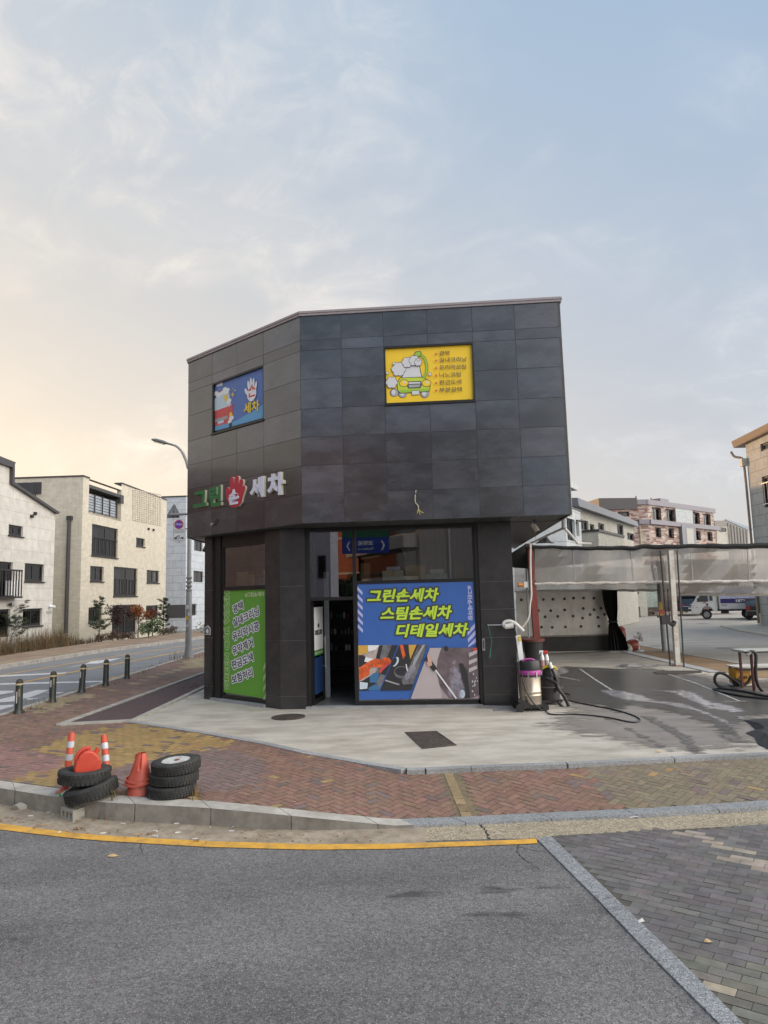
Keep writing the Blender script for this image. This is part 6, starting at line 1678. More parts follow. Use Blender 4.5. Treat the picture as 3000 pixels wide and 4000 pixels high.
# beacon lamp on the pipe
bl = thing('beacon', 'small amber beacon lamp clipped to the grey pipe', 'lamp', at(2040, 2284, 21.2)); mb = MB(); q = at(2042, 2284, 21.2); mb.cyl(q, q + Vector((-.14, 0, 0)), .055, .075, 10); mb.build('lens', M('amber_lens', (.60, .19, .03), .3), bl); mb = MB(); mb.box(q + Vector((.08, 0, 0)), (.12, .1, .18)); mb.build('mount', M_PIPE, bl)
# perforated wash wall at the back
pw = thing('wash_screen', 'perforated bare metal screen at the back of the wash bay', 'screen', at(2200, 2545, YB + .05))
PF = Fr((at(2015, 2400, YB + .05).x, YB + .05), (at(2392, 2400, YB + .05).x, YB + .05))
def pu(x, y): return PF.px(x, y)
mb = MB(); mb.fpoly(PF, [pu(2015, 2358), pu(2362, 2354), pu(2362, 2300), pu(2015, 2305)], -.02, 0); mb.fpoly(PF, [pu(2022, 2486), pu(2384, 2476), pu(2362, 2354), pu(2015, 2358)], -.02, .012)
for zx_, zy in ((475, 748), (695, 745), (790, 742), (905, 738), (996, 731), (1095, 730), (1198, 731), (645, 856), (768, 856), (907, 848), (1092, 834), (1200, 846), (1268, 832), (712, 918), (838, 913), (990, 910), (1085, 930), (1160, 895), (1238, 923), (1305, 893), (676, 1020), (783, 1022), (914, 1018), (1070, 1013), (1247, 1011)):
    u, z = pu(1850 + zx_ / 2.552, 2050 + zy / 2.552); c = PF.P(u, z, .014); mb.cyl(c, c + PF.N * .006, .055, .055, 12, 1)  # raised dark discs; the shade of the holes is put into their colour
mb.build('sheet', [M_ALU, M('hole_shade_disc', (.07, .07, .075), .8, .9, .9)], pw)
mb = MB(); mb.fpoly(PF, [pu(2025, 2548), pu(2386, 2542), pu(2384, 2478), pu(2022, 2488)], -.6, -.05); mb.build('dark_base', M('near_black_base', (.018, .016, .014), .5, .4, 3), pw)  # near-black box recessed below the sheet
mb = MB(); mb.fpoly(PF, [pu(2020, 2492), pu(2386, 2482), pu(2385, 2476), pu(2020, 2486)], -.05, .06); mb.build('ledge', M('worn_ledge', (.20, .18, .15), .6, .3, 4), pw)
# black curtain tied in the middle
bcn = thing('black_curtain', 'black cloth curtain tied at the waist at the edge of the wash bay', 'curtain', at(2390, 2545, 25.6))
mb = MB(); rows_ = [(2305, 2352, 2408), (2340, 2356, 2409), (2380, 2364, 2410), (2418, 2378, 2408), (2432, 2380, 2408), (2450, 2378, 2416), (2490, 2376, 2440), (2530, 2378, 2452), (2541, 2380, 2448)]
R_ = []
for ry, xa, xb in rows_:
    R_.append([at(xa + (xb - xa) * k / 24, ry, 25.6) + Vector((0, .09 * math.sin(k * 1.5), 0)) for k in range(25)])
for a, b in zip(R_, R_[1:]):
    for k in range(24): mb.face([b[k], b[k + 1], a[k + 1], a[k]])
mb.build('cloth', M_TARP, bcn, smooth=True)
mb = MB(); mb.tube([at(2374, 2428, 25.45), at(2394, 2430, 25.4), at(2412, 2427, 25.45)], .03, 6); mb.build('tie', M_TARP, bcn)
# side cloth beside the shop wall
sc_ = thing('black_curtain', 'black cloth hanging between the shop corner and the red post', 'curtain', at(2050, 2230, 21.8)); mb = MB(); mb.fpoly(Fr((3, 21.9), (9, 21.9)), [Fr((3, 21.9), (9, 21.9)).px(*p) for p in ((1990, 2165), (2060, 2120), (2088, 2140), (2086, 2222), (2010, 2218), (1990, 2210))][::-1], -.01, .01); mb.build('cloth', M_TARP, sc_)
# barrel, bucket and fan
bq = at(2478, 2520, 26.2); ob = thing('barrel', 'red plastic barrel lying on its side beside the black curtain', 'barrel', (bq.x, bq.y, 0))
mb = MB(); mb.lathe([(.05, -.22), (.19, -.21), (.225, -.1), (.225, 0), (.20, .12), (.13, .2), (.02, .22)], (bq.x - .06, 26.15, .22), 20, Matrix.Rotation(math.radians(75), 3, 'Y')); mb.build('shell', M('barrel_red', (.24, .045, .025), .4, .15, 5), ob, smooth=True)
bq = at(2424, 2462, 26.6); ob = thing('plastic_drum', 'round red plastic drum top showing behind the black curtain', 'drum', (bq.x, bq.y, 0)); mb = MB(); mb.lathe([(.16, 0), (.17, .5), (.15, .8), (.10, .88), (1e-3, .92)], (bq.x + .02, 26.6, 0), 18); mb.build('shell', M('barrel_red', (.24, .045, .025)), ob, smooth=True)
wbg = at(2450, 2540, 25.9); o = rock('plastic_sack', 'crumpled pale plastic sack between curtain and red barrel', (wbg.x, wbg.y, 0), (.22, .16, .2), 31, M('sack_pale', (.42, .42, .40), .4, .2, 8), 'sack')
fq = G(2497, 2544); fan = thing('fan', 'small white standing fan seen edge on beside the red barrel', 'fan', fq); fz = at(2506, 2492, fq.y).z
mb = MB(); mb.lathe([(.19, 0), (.19, .02), (.05, .045), (.03, .06)], fq, 20); mb.build('base', M('fan_blue_white', (.42, .56, .68), .4), fan, smooth=True)
mb = MB(); mb.cyl(fq + Vector((0, 0, .04)), Vector((fq.x, fq.y, fz)), .022, .018, 10); mb.build('stem', P_WHITE, fan)
gc = Vector((fq.x + .06, fq.y, fz + .06)); RX = Matrix.Rotation(math.radians(80), 3, 'Y')
mb = MB()
for r in (.19, .14, .09, .04): 
    mb.lathe([(r - .006, -.006), (r + .006, 0), (r - .006, .006)], gc + Vector((.03, 0, 0)), 24, RX, closed=True)
for k in range(16): mb.cyl(gc + Vector((.035, 0, 0)), gc + Vector((.03, .19 * math.cos(k * math.pi / 8), .19 * math.sin(k * math.pi / 8))), .004, .004, 4)
mb.lathe([(.185, -.03), (.195, 0), (.185, .03)], gc, 24, RX, closed=True)
mb.build('guard', M('fan_guard', (.62, .58, .56), .4), fan)
mb = MB()
for k in range(4):
    a = k * math.pi / 2; mb.add([gc, gc + Vector((.015, .15 * math.cos(a), .15 * math.sin(a))), gc + Vector((-.015, .15 * math.cos(a + .8), .15 * math.sin(a + .8)))], [(0, 1, 2)])
mb.build('blades', P_PALE, fan)
mb = MB(); mb.lathe([(.03, 0), (.075, .02), (.075, .13), (.05, .2), (1e-3, .22)], gc - Vector((.02, 0, 0)), 14, Matrix.Rotation(math.radians(-90), 3, 'Y')); mb.build('motor', P_WHITE, fan, smooth=True)

# wet patches and pools on the concrete
M_WET = M('wet_concrete', (.066, .063, .058), .32, .22, 2.5, spec=.6, dirt=(.035, .036, .033), dscale=1.2, damt=.8, stretch=(.6, 1.6, 1))
M_DAMP = M('damp_concrete', (.24, .215, .195), .6, .2, 2.0, dirt=(.14, .125, .11), dscale=1.5, damt=.7, stretch=(.6, 1.5, 1))
M_POOL = M('pale_pool_film', (.36, .355, .385), .16, .15, 3, spec=1.0)  # pale tone of the pools is set in the base colour
def ragged(pts, z, n=4, amp=10):
    out = []; rr = random.Random(len(pts) * 7 + int(pts[0][0]))
    for (x0, y0), (x1, y1) in zip(pts, pts[1:] + pts[:1]):
        for k in range(n): f = k / n; out.append(G(x0 + (x1 - x0) * f + (rr.uniform(-amp, amp) if k else 0), y0 + (y1 - y0) * f + (rr.uniform(-amp, amp) * .35 if k else 0), z))
    return out
def soft(m):
    """ragged drying edge: fades out by the mesh's own edge distance broken up with noise"""
    n, l = m.node_tree.nodes, m.node_tree.links; b = n['Principled BSDF']
    a = n.new('ShaderNodeAttribute'); a.attribute_name = 'edge'; t = n.new('ShaderNodeTexCoord'); z = n.new('ShaderNodeTexNoise'); z.inputs['Scale'].default_value = 3.5; z.inputs['Detail'].default_value = 8
    mp = n.new('ShaderNodeMapping'); mp.inputs['Scale'].default_value = (.7, 1.8, 1); l.new(t.outputs['Object'], mp.inputs[0]); l.new(mp.outputs[0], z.inputs['Vector'])
    s = n.new('ShaderNodeMath'); s.operation = 'MULTIPLY_ADD'; l.new(z.outputs['Fac'], s.inputs[0]); s.inputs[1].default_value = 1.5; s.inputs[2].default_value = -.95
    d = n.new('ShaderNodeMath'); d.operation = 'ADD'; l.new(a.outputs['Fac'], d.inputs[0]); l.new(s.outputs[0], d.inputs[1])
    r = n.new('ShaderNodeMapRange'); r.interpolation_type = 'SMOOTHSTEP'; r.inputs['From Min'].default_value = .15; r.inputs['From Max'].default_value = .62; l.new(d.outputs[0], r.inputs['Value'])
    l.new(r.outputs[0], b.inputs['Alpha']); return m
for m_ in (M_WET, M_DAMP): soft(m_)
def edge_dist(p, poly):
    d = 1e9
    for a, b in zip(poly, poly[1:] + poly[:1]):
        ab = b - a; t = max(0, min(1, (p - a).dot(ab) / max(ab.dot(ab), 1e-9))); d = min(d, (a + ab * t - p).length)
    return d if inside((p.x, p.y), poly) else -d
def patch(name, polys, z, mat, amp=10, band_w=.35, step=.09):
    """sheet cut into small cells that know how far they lie from the outline"""
    vs, fs, ed = [], [], []
    for p in polys:
        q = [G(x, y, z) for x, y in p]; x0, x1 = min(v.x for v in q) - .2, max(v.x for v in q) + .2; y0, y1 = min(v.y for v in q) - .2, max(v.y for v in q) + .2
        nx, ny = int((x1 - x0) / step) + 1, int((y1 - y0) / step) + 1; k0 = len(vs); keep = {}
        for j in range(ny + 1):
            for i in range(nx + 1):
                v = Vector((x0 + i * step, y0 + j * step, z)); d = edge_dist(v, q); keep[i, j] = d; vs.append(v); ed.append(max(-.4, min(1.0, d / band_w + .35)))
        for j in range(ny):
            for i in range(nx):
                if max(keep[i, j], keep[i + 1, j], keep[i, j + 1], keep[i + 1, j + 1]) > -.12:
                    a = k0 + j * (nx + 1) + i; fs.append((a, a + 1, a + nx + 2, a + nx + 1))
    me = bpy.data.meshes.new(name); me.from_pydata([tuple(v) for v in vs], [], fs)
    at_ = me.attributes.new('edge', 'FLOAT', 'POINT'); at_.data.foreach_set('value', ed)
    bm = bmesh.new(); bm.from_mesh(me); bmesh.ops.delete(bm, geom=[v for v in bm.verts if not v.link_faces], context='VERTS'); bm.to_mesh(me); bm.free()
    me.materials.append(mat); o = bpy.data.objects.new(name, me); COL.objects.link(o); ORG[o] = Vector(); o['kind'] = 'structure'; return o
patch('damp_concrete', [[(2180, 2790), (2080, 2830), (2230, 2870), (2400, 2905), (2560, 2935), (2740, 2945), (2900, 2935), (3020, 2920), (3150, 2890), (3100, 2650), (2900, 2650), (2500, 2600), (2300, 2620), (2150, 2700)]], .008, M_DAMP, 16, 1.3)
patch('wet_concrete', [[(2150, 2640), (2190, 2600), (2400, 2610), (2600, 2615), (2790, 2650), (2950, 2700), (3200, 2730), (3200, 2790), (2960, 2800), (2880, 2850), (2960, 2890), (2830, 2880), (2740, 2830), (2640, 2790), (2480, 2760), (2420, 2790), (2330, 2760), (2200, 2740), (2150, 2700)]], .012, M_WET, 12, .7)
patch('wet_streaks', [[(2480, 2790), (2560, 2800), (2700, 2880), (2760, 2940), (2700, 2938), (2620, 2870)], [(2330, 2790), (2420, 2820), (2560, 2890), (2640, 2935), (2610, 2938), (2480, 2870)], [(2800, 2860), (2900, 2870), (2940, 2900), (2860, 2905), (2800, 2880)]], .0135, soft(M('wet_streak', (.14, .128, .118), .5, .3, 3, dirt=(.06, .056, .05), dscale=2)), 12, .3, .06)
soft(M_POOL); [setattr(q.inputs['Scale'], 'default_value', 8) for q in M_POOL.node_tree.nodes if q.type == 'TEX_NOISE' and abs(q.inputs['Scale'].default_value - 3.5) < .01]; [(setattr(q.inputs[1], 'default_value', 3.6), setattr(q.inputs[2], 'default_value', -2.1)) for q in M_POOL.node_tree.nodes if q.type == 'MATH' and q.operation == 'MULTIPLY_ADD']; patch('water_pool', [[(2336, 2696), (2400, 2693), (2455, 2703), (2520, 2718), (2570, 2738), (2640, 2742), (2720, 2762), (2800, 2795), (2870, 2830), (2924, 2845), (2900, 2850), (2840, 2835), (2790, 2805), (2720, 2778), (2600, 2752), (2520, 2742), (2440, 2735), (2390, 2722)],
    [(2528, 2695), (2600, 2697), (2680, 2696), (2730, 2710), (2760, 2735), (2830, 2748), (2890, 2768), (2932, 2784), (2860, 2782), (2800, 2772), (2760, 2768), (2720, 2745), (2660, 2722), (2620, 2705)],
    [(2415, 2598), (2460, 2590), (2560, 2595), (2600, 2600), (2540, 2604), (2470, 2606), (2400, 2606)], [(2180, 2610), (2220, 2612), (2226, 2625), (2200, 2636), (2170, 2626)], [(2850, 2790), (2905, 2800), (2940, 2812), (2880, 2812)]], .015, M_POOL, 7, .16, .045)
mb = MB()
for line_ in ([(2265, 2615), (2330, 2660), (2390, 2698)], [(2300, 2621), (2420, 2623), (2550, 2627)], [(2612, 2636), (2720, 2672), (2800, 2705), (2890, 2742)], [(2830, 2743), (2916, 2742)], [(2180, 2645), (2265, 2660)] ):
    for p in band(line_, .06): mb.face([Vector((q.x, q.y, .0165)) for q in p])
mb.build('bay_lines', M('worn_white_line', (.40, .40, .385), .7, .2, 6, dirt=(.09, .085, .08), dscale=7, damt=1.0), base=(0, 0, 0), kind='structure')
# drain channel with grating bars
dc0, dc1 = G(2446, 2547), G(2800, 2628); dvv = (dc1 - dc0); dn_ = dvv.normalized(); ds = Vector((dn_.y, -dn_.x, 0))
dr = thing('drain_channel', 'long drain channel with pale grating bars along the back of the bay', 'drain', (dc0.x, dc0.y, 0))
mb = MB(); mb.prism([Vector((p.x, p.y, .008)) for p in (dc0 - ds * .2, dc1 - ds * .2, dc1 + ds * .2, dc0 + ds * .2)][::-1], [Vector((p.x, p.y, .013)) for p in (dc0 - ds * .2, dc1 - ds * .2, dc1 + ds * .2, dc0 + ds * .2)][::-1]); mb.build('channel', M_DKST, dr)
mb = MB(); n = 54
for k in range(n):
    c = dc0 + dvv * (k + .5) / n; mb.box((c.x, c.y, .016), (.05, .36, .012), Matrix.Rotation(math.atan2(dn_.y, dn_.x), 3, 'Z'))
mb.build('grating', M('galvanised_bar', (.48, .49, .50), .4, .1), dr)
gq = [G(*p, .012) for p in ((2551, 2627), (2600, 2621), (2738, 2621), (2742, 2627), (2640, 2634), (2570, 2634))]
gr = thing('drain_grate', 'flat dark iron drain grate in front of the white post', 'drain grate', sum(gq, Vector()) / 6); mb = MB(); mb.prism([Vector((p.x, p.y, .012)) for p in gq][::-1], [Vector((p.x, p.y, .025)) for p in gq][::-1]); mb.build('grate', M_IRON, gr)

# benches at the right with the yellow machine
def slot_leg(mb, p, q, w=.04):
    p, q = Vector(p), Vector(q); n = 7
    mb.box(((p.x + q.x) / 2, p.y, (p.z + q.z) / 2), (.006, .006 + w, q.z - p.z))
    for k in range(2): mb.box((p.x + .004 + (w - .006) * k, p.y - w / 2, (p.z + q.z) / 2), (.008, .005, q.z - p.z))
    for k in range(n): mb.box((p.x + w / 2, p.y - w / 2, p.z + (q.z - p.z) * (k + .5) / n), (w, .004, (q.z - p.z) / n * .45))
lf_ = G(2897, 2684); LT = lf_.z + .44
lb = thing('work_bench', 'low white topped bench on black slotted angle legs at the right border', 'bench', lf_)
mb = MB(); mb.box((lf_.x + .55, lf_.y + .28, LT), (1.2, .62, .022)); mb.build('top', M('white_board', (.66, .63, .58), .5, .06), lb)
for dx_, dy_ in ((0, 0), (1.08, 0), (.0, .52), (1.08, .52)):
    mb = MB(); slot_leg(mb, (lf_.x + dx_, lf_.y + dy_, 0), (lf_.x + dx_, lf_.y + dy_, LT - .012)); mb.build('leg', M_BPL, lb)
mb = MB(); mb.box((lf_.x + .55, lf_.y - .02, LT - .045), (1.14, .006, .05)); mb.build('rail', M_BPL, lb)
uf = G(2946, 2700); UT = at(2946, 2545, uf.y).z
ub = thing('work_table', 'taller table with dark red legs at the right border, hoses hung over it', 'table', uf)
mb = MB(); mb.box((uf.x + .60, uf.y + .25, UT), (1.55, .6, .05)); mb.build('top', M('table_top_pale', (.50, .52, .48), .3, .06), ub)
mb = MB(); mb.box((uf.x + .60, uf.y - .06, UT - .012), (1.56, .02, .035)); mb.build('edge', M('dark_edge', (.03, .022, .02), .5), ub)
for dx_, dy_ in ((0, 0), (1.2, 0), (0, .5), (1.2, .5)):
    mb = MB(); mb.box((uf.x + dx_, uf.y + dy_, UT / 2), (.045, .045, UT - .03)); mb.build('leg', M('dark_red_steel', (.10, .022, .02), .5), ub)
hs = thing('hose', 'thick black hose looped over the table with a grey nozzle', 'hose', (uf.x, uf.y - .2, 0)); yh = uf.y - .12
mb = MB(); mb.tube([at(x, y, yh) for x, y in ((2922, 2552), (2932, 2545), (2948, 2546), (2954, 2560), (2951, 2610), (2953, 2660), (2975, 2700), (3010, 2716), (3080, 2712))], .036, 9); mb.build('tube', M_RUBB, hs, smooth=True)
mb = MB(); mb.cyl(at(2918, 2560, yh), at(2930, 2547, yh), .035, .045, 10); mb.build('nozzle', M('nozzle_grey', (.30, .30, .28), .5), hs)
h2 = thing('hose', 'black hose lying in a big upright loop left of the low bench', 'hose', G(2850, 2690))
yl = 16.3
mb = MB(); mb.tube([at(x, y, yl) for x, y in ((3060, 2712), (2960, 2706), (2900, 2682), (2850, 2646), (2822, 2628), (2800, 2630), (2790, 2650), (2796, 2672), (2815, 2684), (2870, 2688), (2920, 2672), (2935, 2640))], .034, 9); mb.build('tube', M_RUBB, h2, smooth=True)
def ground_cable(name, label, pts, r, z=.03, cat='cable'):
    q = [G(x, y, z) for x, y in pts]; t = thing(name, label, cat, (q[0].x, q[0].y, 0)); mb = MB(); mb.tube(q, r, 7); mb.build('tube', M_RUBB, t, smooth=True); return t
ground_cable('cable', 'black cable running along the wet floor below the benches', ((3080, 2732), (2990, 2729), (2900, 2720), (2830, 2706), (2784, 2694), (2790, 2688), (2830, 2690), (2905, 2700), (3000, 2722), (3080, 2724)), .022)
ym = thing('machine', 'yellow pressure machine under the benches at the right border', 'machine', (G(2990, 2710).x + .1, yl + .3, 0)); c = G(2990, 2708)
mb = MB(); mb.box((c.x + .12, yl + .32, .22), (.36, .34, .34)); mb.build('housing', M('machine_yellow', (.60, .28, .02), .45, .1), ym, bevel=.02)
mb = MB()
for k in range(5): mb.box((c.x + .02 + k * .045, yl + .145, .2), (.022, .01, .06))
mb.build('vents', M_BPL, ym)
mb = MB(); mb.cyl((c.x - .04, yl + .12, .09), (c.x - .04, yl + .2, .09), .09, .09, 16); mb.build('wheel', M_RUBB, ym)
ld = thing('round_lid', 'white round lid lying on the floor under the low bench', 'lid', G(2910, 2680, .01)); mb = MB(); c = G(2908, 2679); mb.lathe([(.26, .012), (.26, .03), (.22, .035), (1e-3, .035)], (c.x, c.y + .2, 0), 24); mb.build('disc', P_WHITE, ld)
# black sheet on the floor at the right border
sh = [G(*p, .016) for p in ((2905, 2812), (2990, 2806), (3100, 2800), (3200, 2880), (3100, 2930), (3000, 2925), (2960, 2905), (2948, 2880), (2912, 2862), (2950, 2850), (2930, 2830))]
bs = MB(); ctr_ = G(3030, 2860, .05)
for a, b in zip(sh, sh[1:] + sh[:1]):
    m_ = a.lerp(ctr_, .5) + Vector((0, 0, random.uniform(.02, .06))); n_ = b.lerp(ctr_, .5) + Vector((0, 0, random.uniform(.02, .06))); bs.face([a, b, n_, m_]); bs.face([m_, n_, ctr_])
tag(bs.build('black_sheet', M('black_sheet', (.016, .016, .018), .7, .2, 6)), 'crumpled black plastic sheet on the floor at the right border', 'sheet')

# ---------------------------------------------------------------- vacuum cleaners and odds and ends by the right pillar
vq = G(2085, 2780); vx, vy = vq.x, vq.y + .2
M_MAG = M('magenta_plastic', (.42, .05, .30), .4, .08); M_STEEL = M('brushed_tank', (.52, .45, .38), .32, .1, 2, metal=.85, stretch=(6, 6, .6))
vac = thing('vacuum_cleaner', 'tall steel drum vacuum cleaner with a magenta band on a black trolley', 'vacuum cleaner', (vx, vy, 0))
R = .205; zt0, zt1 = .13, .66
mb = MB(); prof = [(R * .97, zt0)]
for zr in (.30, .37): prof += [(R, zr - .012), (R * 1.025, zr), (R, zr + .012)]
prof += [(R * 1.0, zt1)]; mb.lathe(prof, (vx, vy, 0), 36); mb.build('tank', M_STEEL, vac, smooth=True)
mb = MB()
for zr in (.30, .37): mb.lathe([(R * 1.015, zr - .008), (R * 1.035, zr), (R * 1.015, zr + .008)], (vx, vy, 0), 36, closed=True)
mb.build('hoop', M('brass_hoop', (.62, .52, .34), .3, metal=.7), vac, smooth=True)
mb = MB(); mb.lathe([(R * 1.03, .655), (R * 1.05, .66), (R * 1.05, .69), (R * 1.03, .70)], (vx, vy, 0), 36); mb.build('seal_ring', M_BPL, vac)
mb = MB(); mb.lathe([(R * 1.06, .695), (R * 1.07, .70), (R * 1.07, .775), (R * 1.05, .78)], (vx, vy, 0), 36); mb.build('band', M_MAG, vac, smooth=True)
mb = MB(); mb.lathe([(R * 1.03, .775), (R * 1.04, .80), (R * .99, .92), (R * .90, .965), (R * .5, .985), (1e-3, .99)], (vx, vy, 0), 28); hd = mb.build('motor_head', M_BPL, vac, smooth=True)
mb = MB(); mb.tube([(vx - .15, vy - .10, .95), (vx - .11, vy - .10, 1.0), (vx + .05, vy - .10, 1.0), (vx + .10, vy - .10, .95)], .018, 8); mb.build('handle', M_MAG, hd, smooth=True)
for da in (-1.9, -1.15):
    mb = MB(); cx, cy = vx + R * 1.08 * math.cos(da), vy + R * 1.08 * math.sin(da); mb.box((cx, cy, .70), (.028, .02, .11), Matrix.Rotation(da + math.pi / 2, 3, 'Z')); mb.build('latch', M('steel', (.5, .5, .5)), vac)
mb = MB(); mb.box((vx - .03, vy, .10), (.56, .42, .05)); mb.box((vx + .24, vy, .07), (.12, .40, .09)); mb.box((vx - .16, vy - .2, .16), (.30, .03, .07), Matrix.Rotation(.5, 3, 'Y')); mb.tube([(vx - .23, vy - .17, .15), (vx - .25, vy - .17, .5), (vx - .25, vy - .17, .95)], .022, 8); mb.tube([(vx - .23, vy + .17, .15), (vx - .25, vy + .17, .5), (vx - .25, vy + .17, .95)], .022, 8)
mb.build('trolley', M_BPL, vac)
for dy_ in (-.24, .24):
    mb = MB(); c = Vector((vx - .27, vy + dy_, .085)); mb.lathe([(.045, -.03), (.08, -.03), (.086, -.02), (.086, .02), (.08, .03), (.045, .03)], c, 24, Matrix.Rotation(math.pi / 2, 3, 'X')); w = mb.build('wheel', M_RUBB, vac, smooth=True)
    mb = MB(); mb.cyl(c + Vector((0, -.026, 0)), c + Vector((0, .026, 0)), .045, .045, 14); mb.build('hub', M_BPL, w)
for dy_ in (-.16, .16):
    mb = MB(); mb.lathe([(.03, -.012), (.035, 0), (.03, .012)], (vx + .24, vy + dy_, .035), 14, Matrix.Rotation(math.pi / 2, 3, 'X')); mb.build('castor', M_RUBB, vac)
mb = MB(); mb.tube([(vx - .2, vy - .2, .74), (vx - .18, vy - .24, .5), (vx - .06, vy - .27, .22), (vx + .10, vy - .30, .06), (vx + .22, vy - .30, .02), *[tuple(G(x, y, .02)) for x, y in ((2150, 2793), (2260, 2789), (2380, 2802), (2470, 2824), (2502, 2817), (2498, 2806), (2470, 2792), (2400, 2771), (2310, 2755), (2225, 2738), (2205, 2728), (2225, 2722), (2228, 2712), (2190, 2706))]], .013, 7); mb.build('power_cord', M_RUBB, vac, smooth=True)
# second vacuum behind it
v2 = G(2160, 2757); x2, y2 = v2.x, v2.y + .25
vb = thing('vacuum_cleaner', 'dark grimy vacuum cleaner with a yellow clasp behind the steel one', 'vacuum cleaner', (x2, y2, 0))
mb = MB(); mb.lathe([(.20, .10), (.21, .20), (.20, .34), (.205, .36), (.20, .50)], (x2, y2, 0), 26); mb.build('tank', M('grimy_tank', (.035, .034, .034), .45, .3, 8), vb, smooth=True)
mb = MB(); mb.lathe([(.208, .345), (.212, .355), (.208, .365)], (x2, y2, 0), 26, closed=True); mb.build('hoop', M('grimy_hoop', (.13, .12, .10), .5), vb)
mb = MB(); mb.lathe([(.20, .50), (.19, .56), (.13, .60), (.12, .70), (.10, .76), (1e-3, .77)], (x2, y2, 0), 22); mb.build('motor_head', M_BPL, vb, smooth=True)
mb = MB(); mb.tube([(x2 - .14, y2 - .12, .74), (x2 - .02, y2 - .15, .80), (x2 + .10, y2 - .12, .76), (x2 + .15, y2 - .08, .70)], [.022, .03, .028, .018], 8); mb.build('clasp', M('clasp_yellow', (.62, .46, .02), .45), vb, smooth=True)
mb = MB(); mb.box((x2, y2, .08), (.42, .40, .05)); mb.build('trolley', M_BPL, vb)
mb = MB(); mb.tube([(x2 - .1, y2 - .2, .55), (x2 + .1, y2 - .32, .45), *[tuple(at(x, y, y2 - .4)) for x, y in ((2178, 2690), (2206, 2720), (2222, 2760), (2226, 2777), (2214, 2780), (2202, 2766), (2188, 2752), (2180, 2740))]], .034, 9); mb.build('suction_hose', M_RUBB, vb, smooth=True)
mb = MB(); mb.tube([at(x, y, y2 - .2) for x, y in ((2148, 2592), (2156, 2612), (2168, 2640), (2178, 2670), (2178, 2690), (2168, 2700))], .03, 9); mb.cyl(at(2146, 2588, y2 - .2), at(2155, 2610, y2 - .2), .04, .034, 10, 1); mb.build('wand_hose', [M_RUBB, P_WHITE], vb, smooth=True)
# stool with spray bottles
st = G(2135, 2700); sx, sy = st.x, 17.2; sz = at(2130, 2600, sy).z
stl = thing('stool', 'small rusty stand carrying the spray bottles behind the vacuums', 'stand', (sx, sy, 0)); qx = at(2130, 2600, sy).x
mb = MB(); mb.lathe([(.19, sz - .03), (.19, sz), (1e-3, sz)], (qx, sy, 0), 20); mb.build('top', M('rusty_top', (.16, .10, .07), .8, .3, 10), stl); mb = MB(); mb.cyl((qx, sy, 0), (qx, sy, sz - .03), .03, .03, 10); mb.build('stem', M('rust', (.16, .05, .025)), stl)
def sprayer(label, px, py, y, z, liquid, trig):
    p = at(px, py, y); t = thing('spray_bottle', label, 'spray bottle', (p.x, y, z), 'spray bottles on the small stand')
    mb = MB(); mb.lathe([(.05, 0), (.052, .02), (.052, .14)], (p.x, y, z), 18); mb.build('liquid', liquid, t, smooth=True)
    mb = MB(); mb.lathe([(.052, .14), (.052, .2), (.03, .27), (.018, .29)], (p.x, y, z), 18); mb.build('bottle', P_WHITE, t, smooth=True)
    mb = MB(); mb.cyl((p.x, y, z + .29), (p.x, y, z + .33), .022, .02, 10); mb.box((p.x - .015, y, z + .35), (.10, .03, .045)); mb.box((p.x - .055, y, z + .31), (.015, .022, .06), Matrix.Rotation(.3, 3, 'Y')); mb.build('trigger', trig, t)
sprayer('spray bottle with pink liquid and a white trigger on the small stand', 2117, 2560, sy - .05, sz, M('pink_liquid', (.46, .25, .28), .3), P_WHITE)
sprayer('spray bottle with a red trigger, half hidden right of the pink one', 2136, 2580, sy + .1, sz - .02, M('clear_liquid', (.45, .45, .43), .3), M('trigger_red', (.55, .03, .03), .4))
# bin behind the red post
bx_ = at(2085, 2560, 20.6).x; zbn = at(2085, 2505, 20.6).z; tb = thing('rubbish_bin', 'black rubbish bin with a rusty red rim behind the red post', 'bin', (bx_, 20.6, 0))
mb = MB(); mb.lathe([(.22, 0), (.29, zbn)], (bx_, 20.6, 0), 24); mb.build('body', M_BPL, tb); mb = MB(); mb.lathe([(.29, zbn), (.33, zbn), (.34, zbn + .07), (.30, zbn + .08)], (bx_, 20.6, 0), 24); mb.build('rim', M('rim_red', (.14, .04, .035), .5), tb)
# hose rack on the pillar
PF2 = GF.shift(.08)
def pp(x, y, o=0.0): return PF2.P(*PF2.px(x, y), o)
hr = thing('hose_rack', 'steel rod rack holding a white flexible hose on the right pillar', 'rack', pp(1960, 2440))
mb = MB(); mb.cyl(pp(1903, 2441, .09), pp(2018, 2439, .09), .011, .011, 8); mb.cyl(pp(1903, 2441, -.02), pp(1903, 2441, .09), .009, .009, 6); mb.cyl(pp(2014, 2434, -.02), pp(2014, 2434, .09), .012, .012, 6); mb.build('rod', M('steel', (.5, .5, .5)), hr)
mb = MB(); pts = []
mb.tube([pp(x, y, .13) for x, y in ((1975, 2449), (1963, 2442), (1966, 2428), (1985, 2424), (2002, 2428), (2018, 2440), (2034, 2456), (2042, 2464))], .033, 10); mb.tube([pp(1970, 2446, .15), pp(2002, 2441, .15)], .055, 10); mb.build('flexible_hose', M('white_flex', (.64, .63, .62), .35, .12, 20), hr, smooth=True)
mb = MB(); mb.tube([pp(2008, 2450, .10), pp(2013, 2470, .10), pp(2016, 2482, .10)], .012, 6); mb.build('cord', M_DKST, hr)
wt = thing('crevice_wand', 'long flat white vacuum wand with a yellow tag leaning beside the pillar', 'wand', pp(2038, 2650, .2)); mb = MB(); a0, a1 = pp(2020, 2480, .18), pp(2040, 2632, .18)
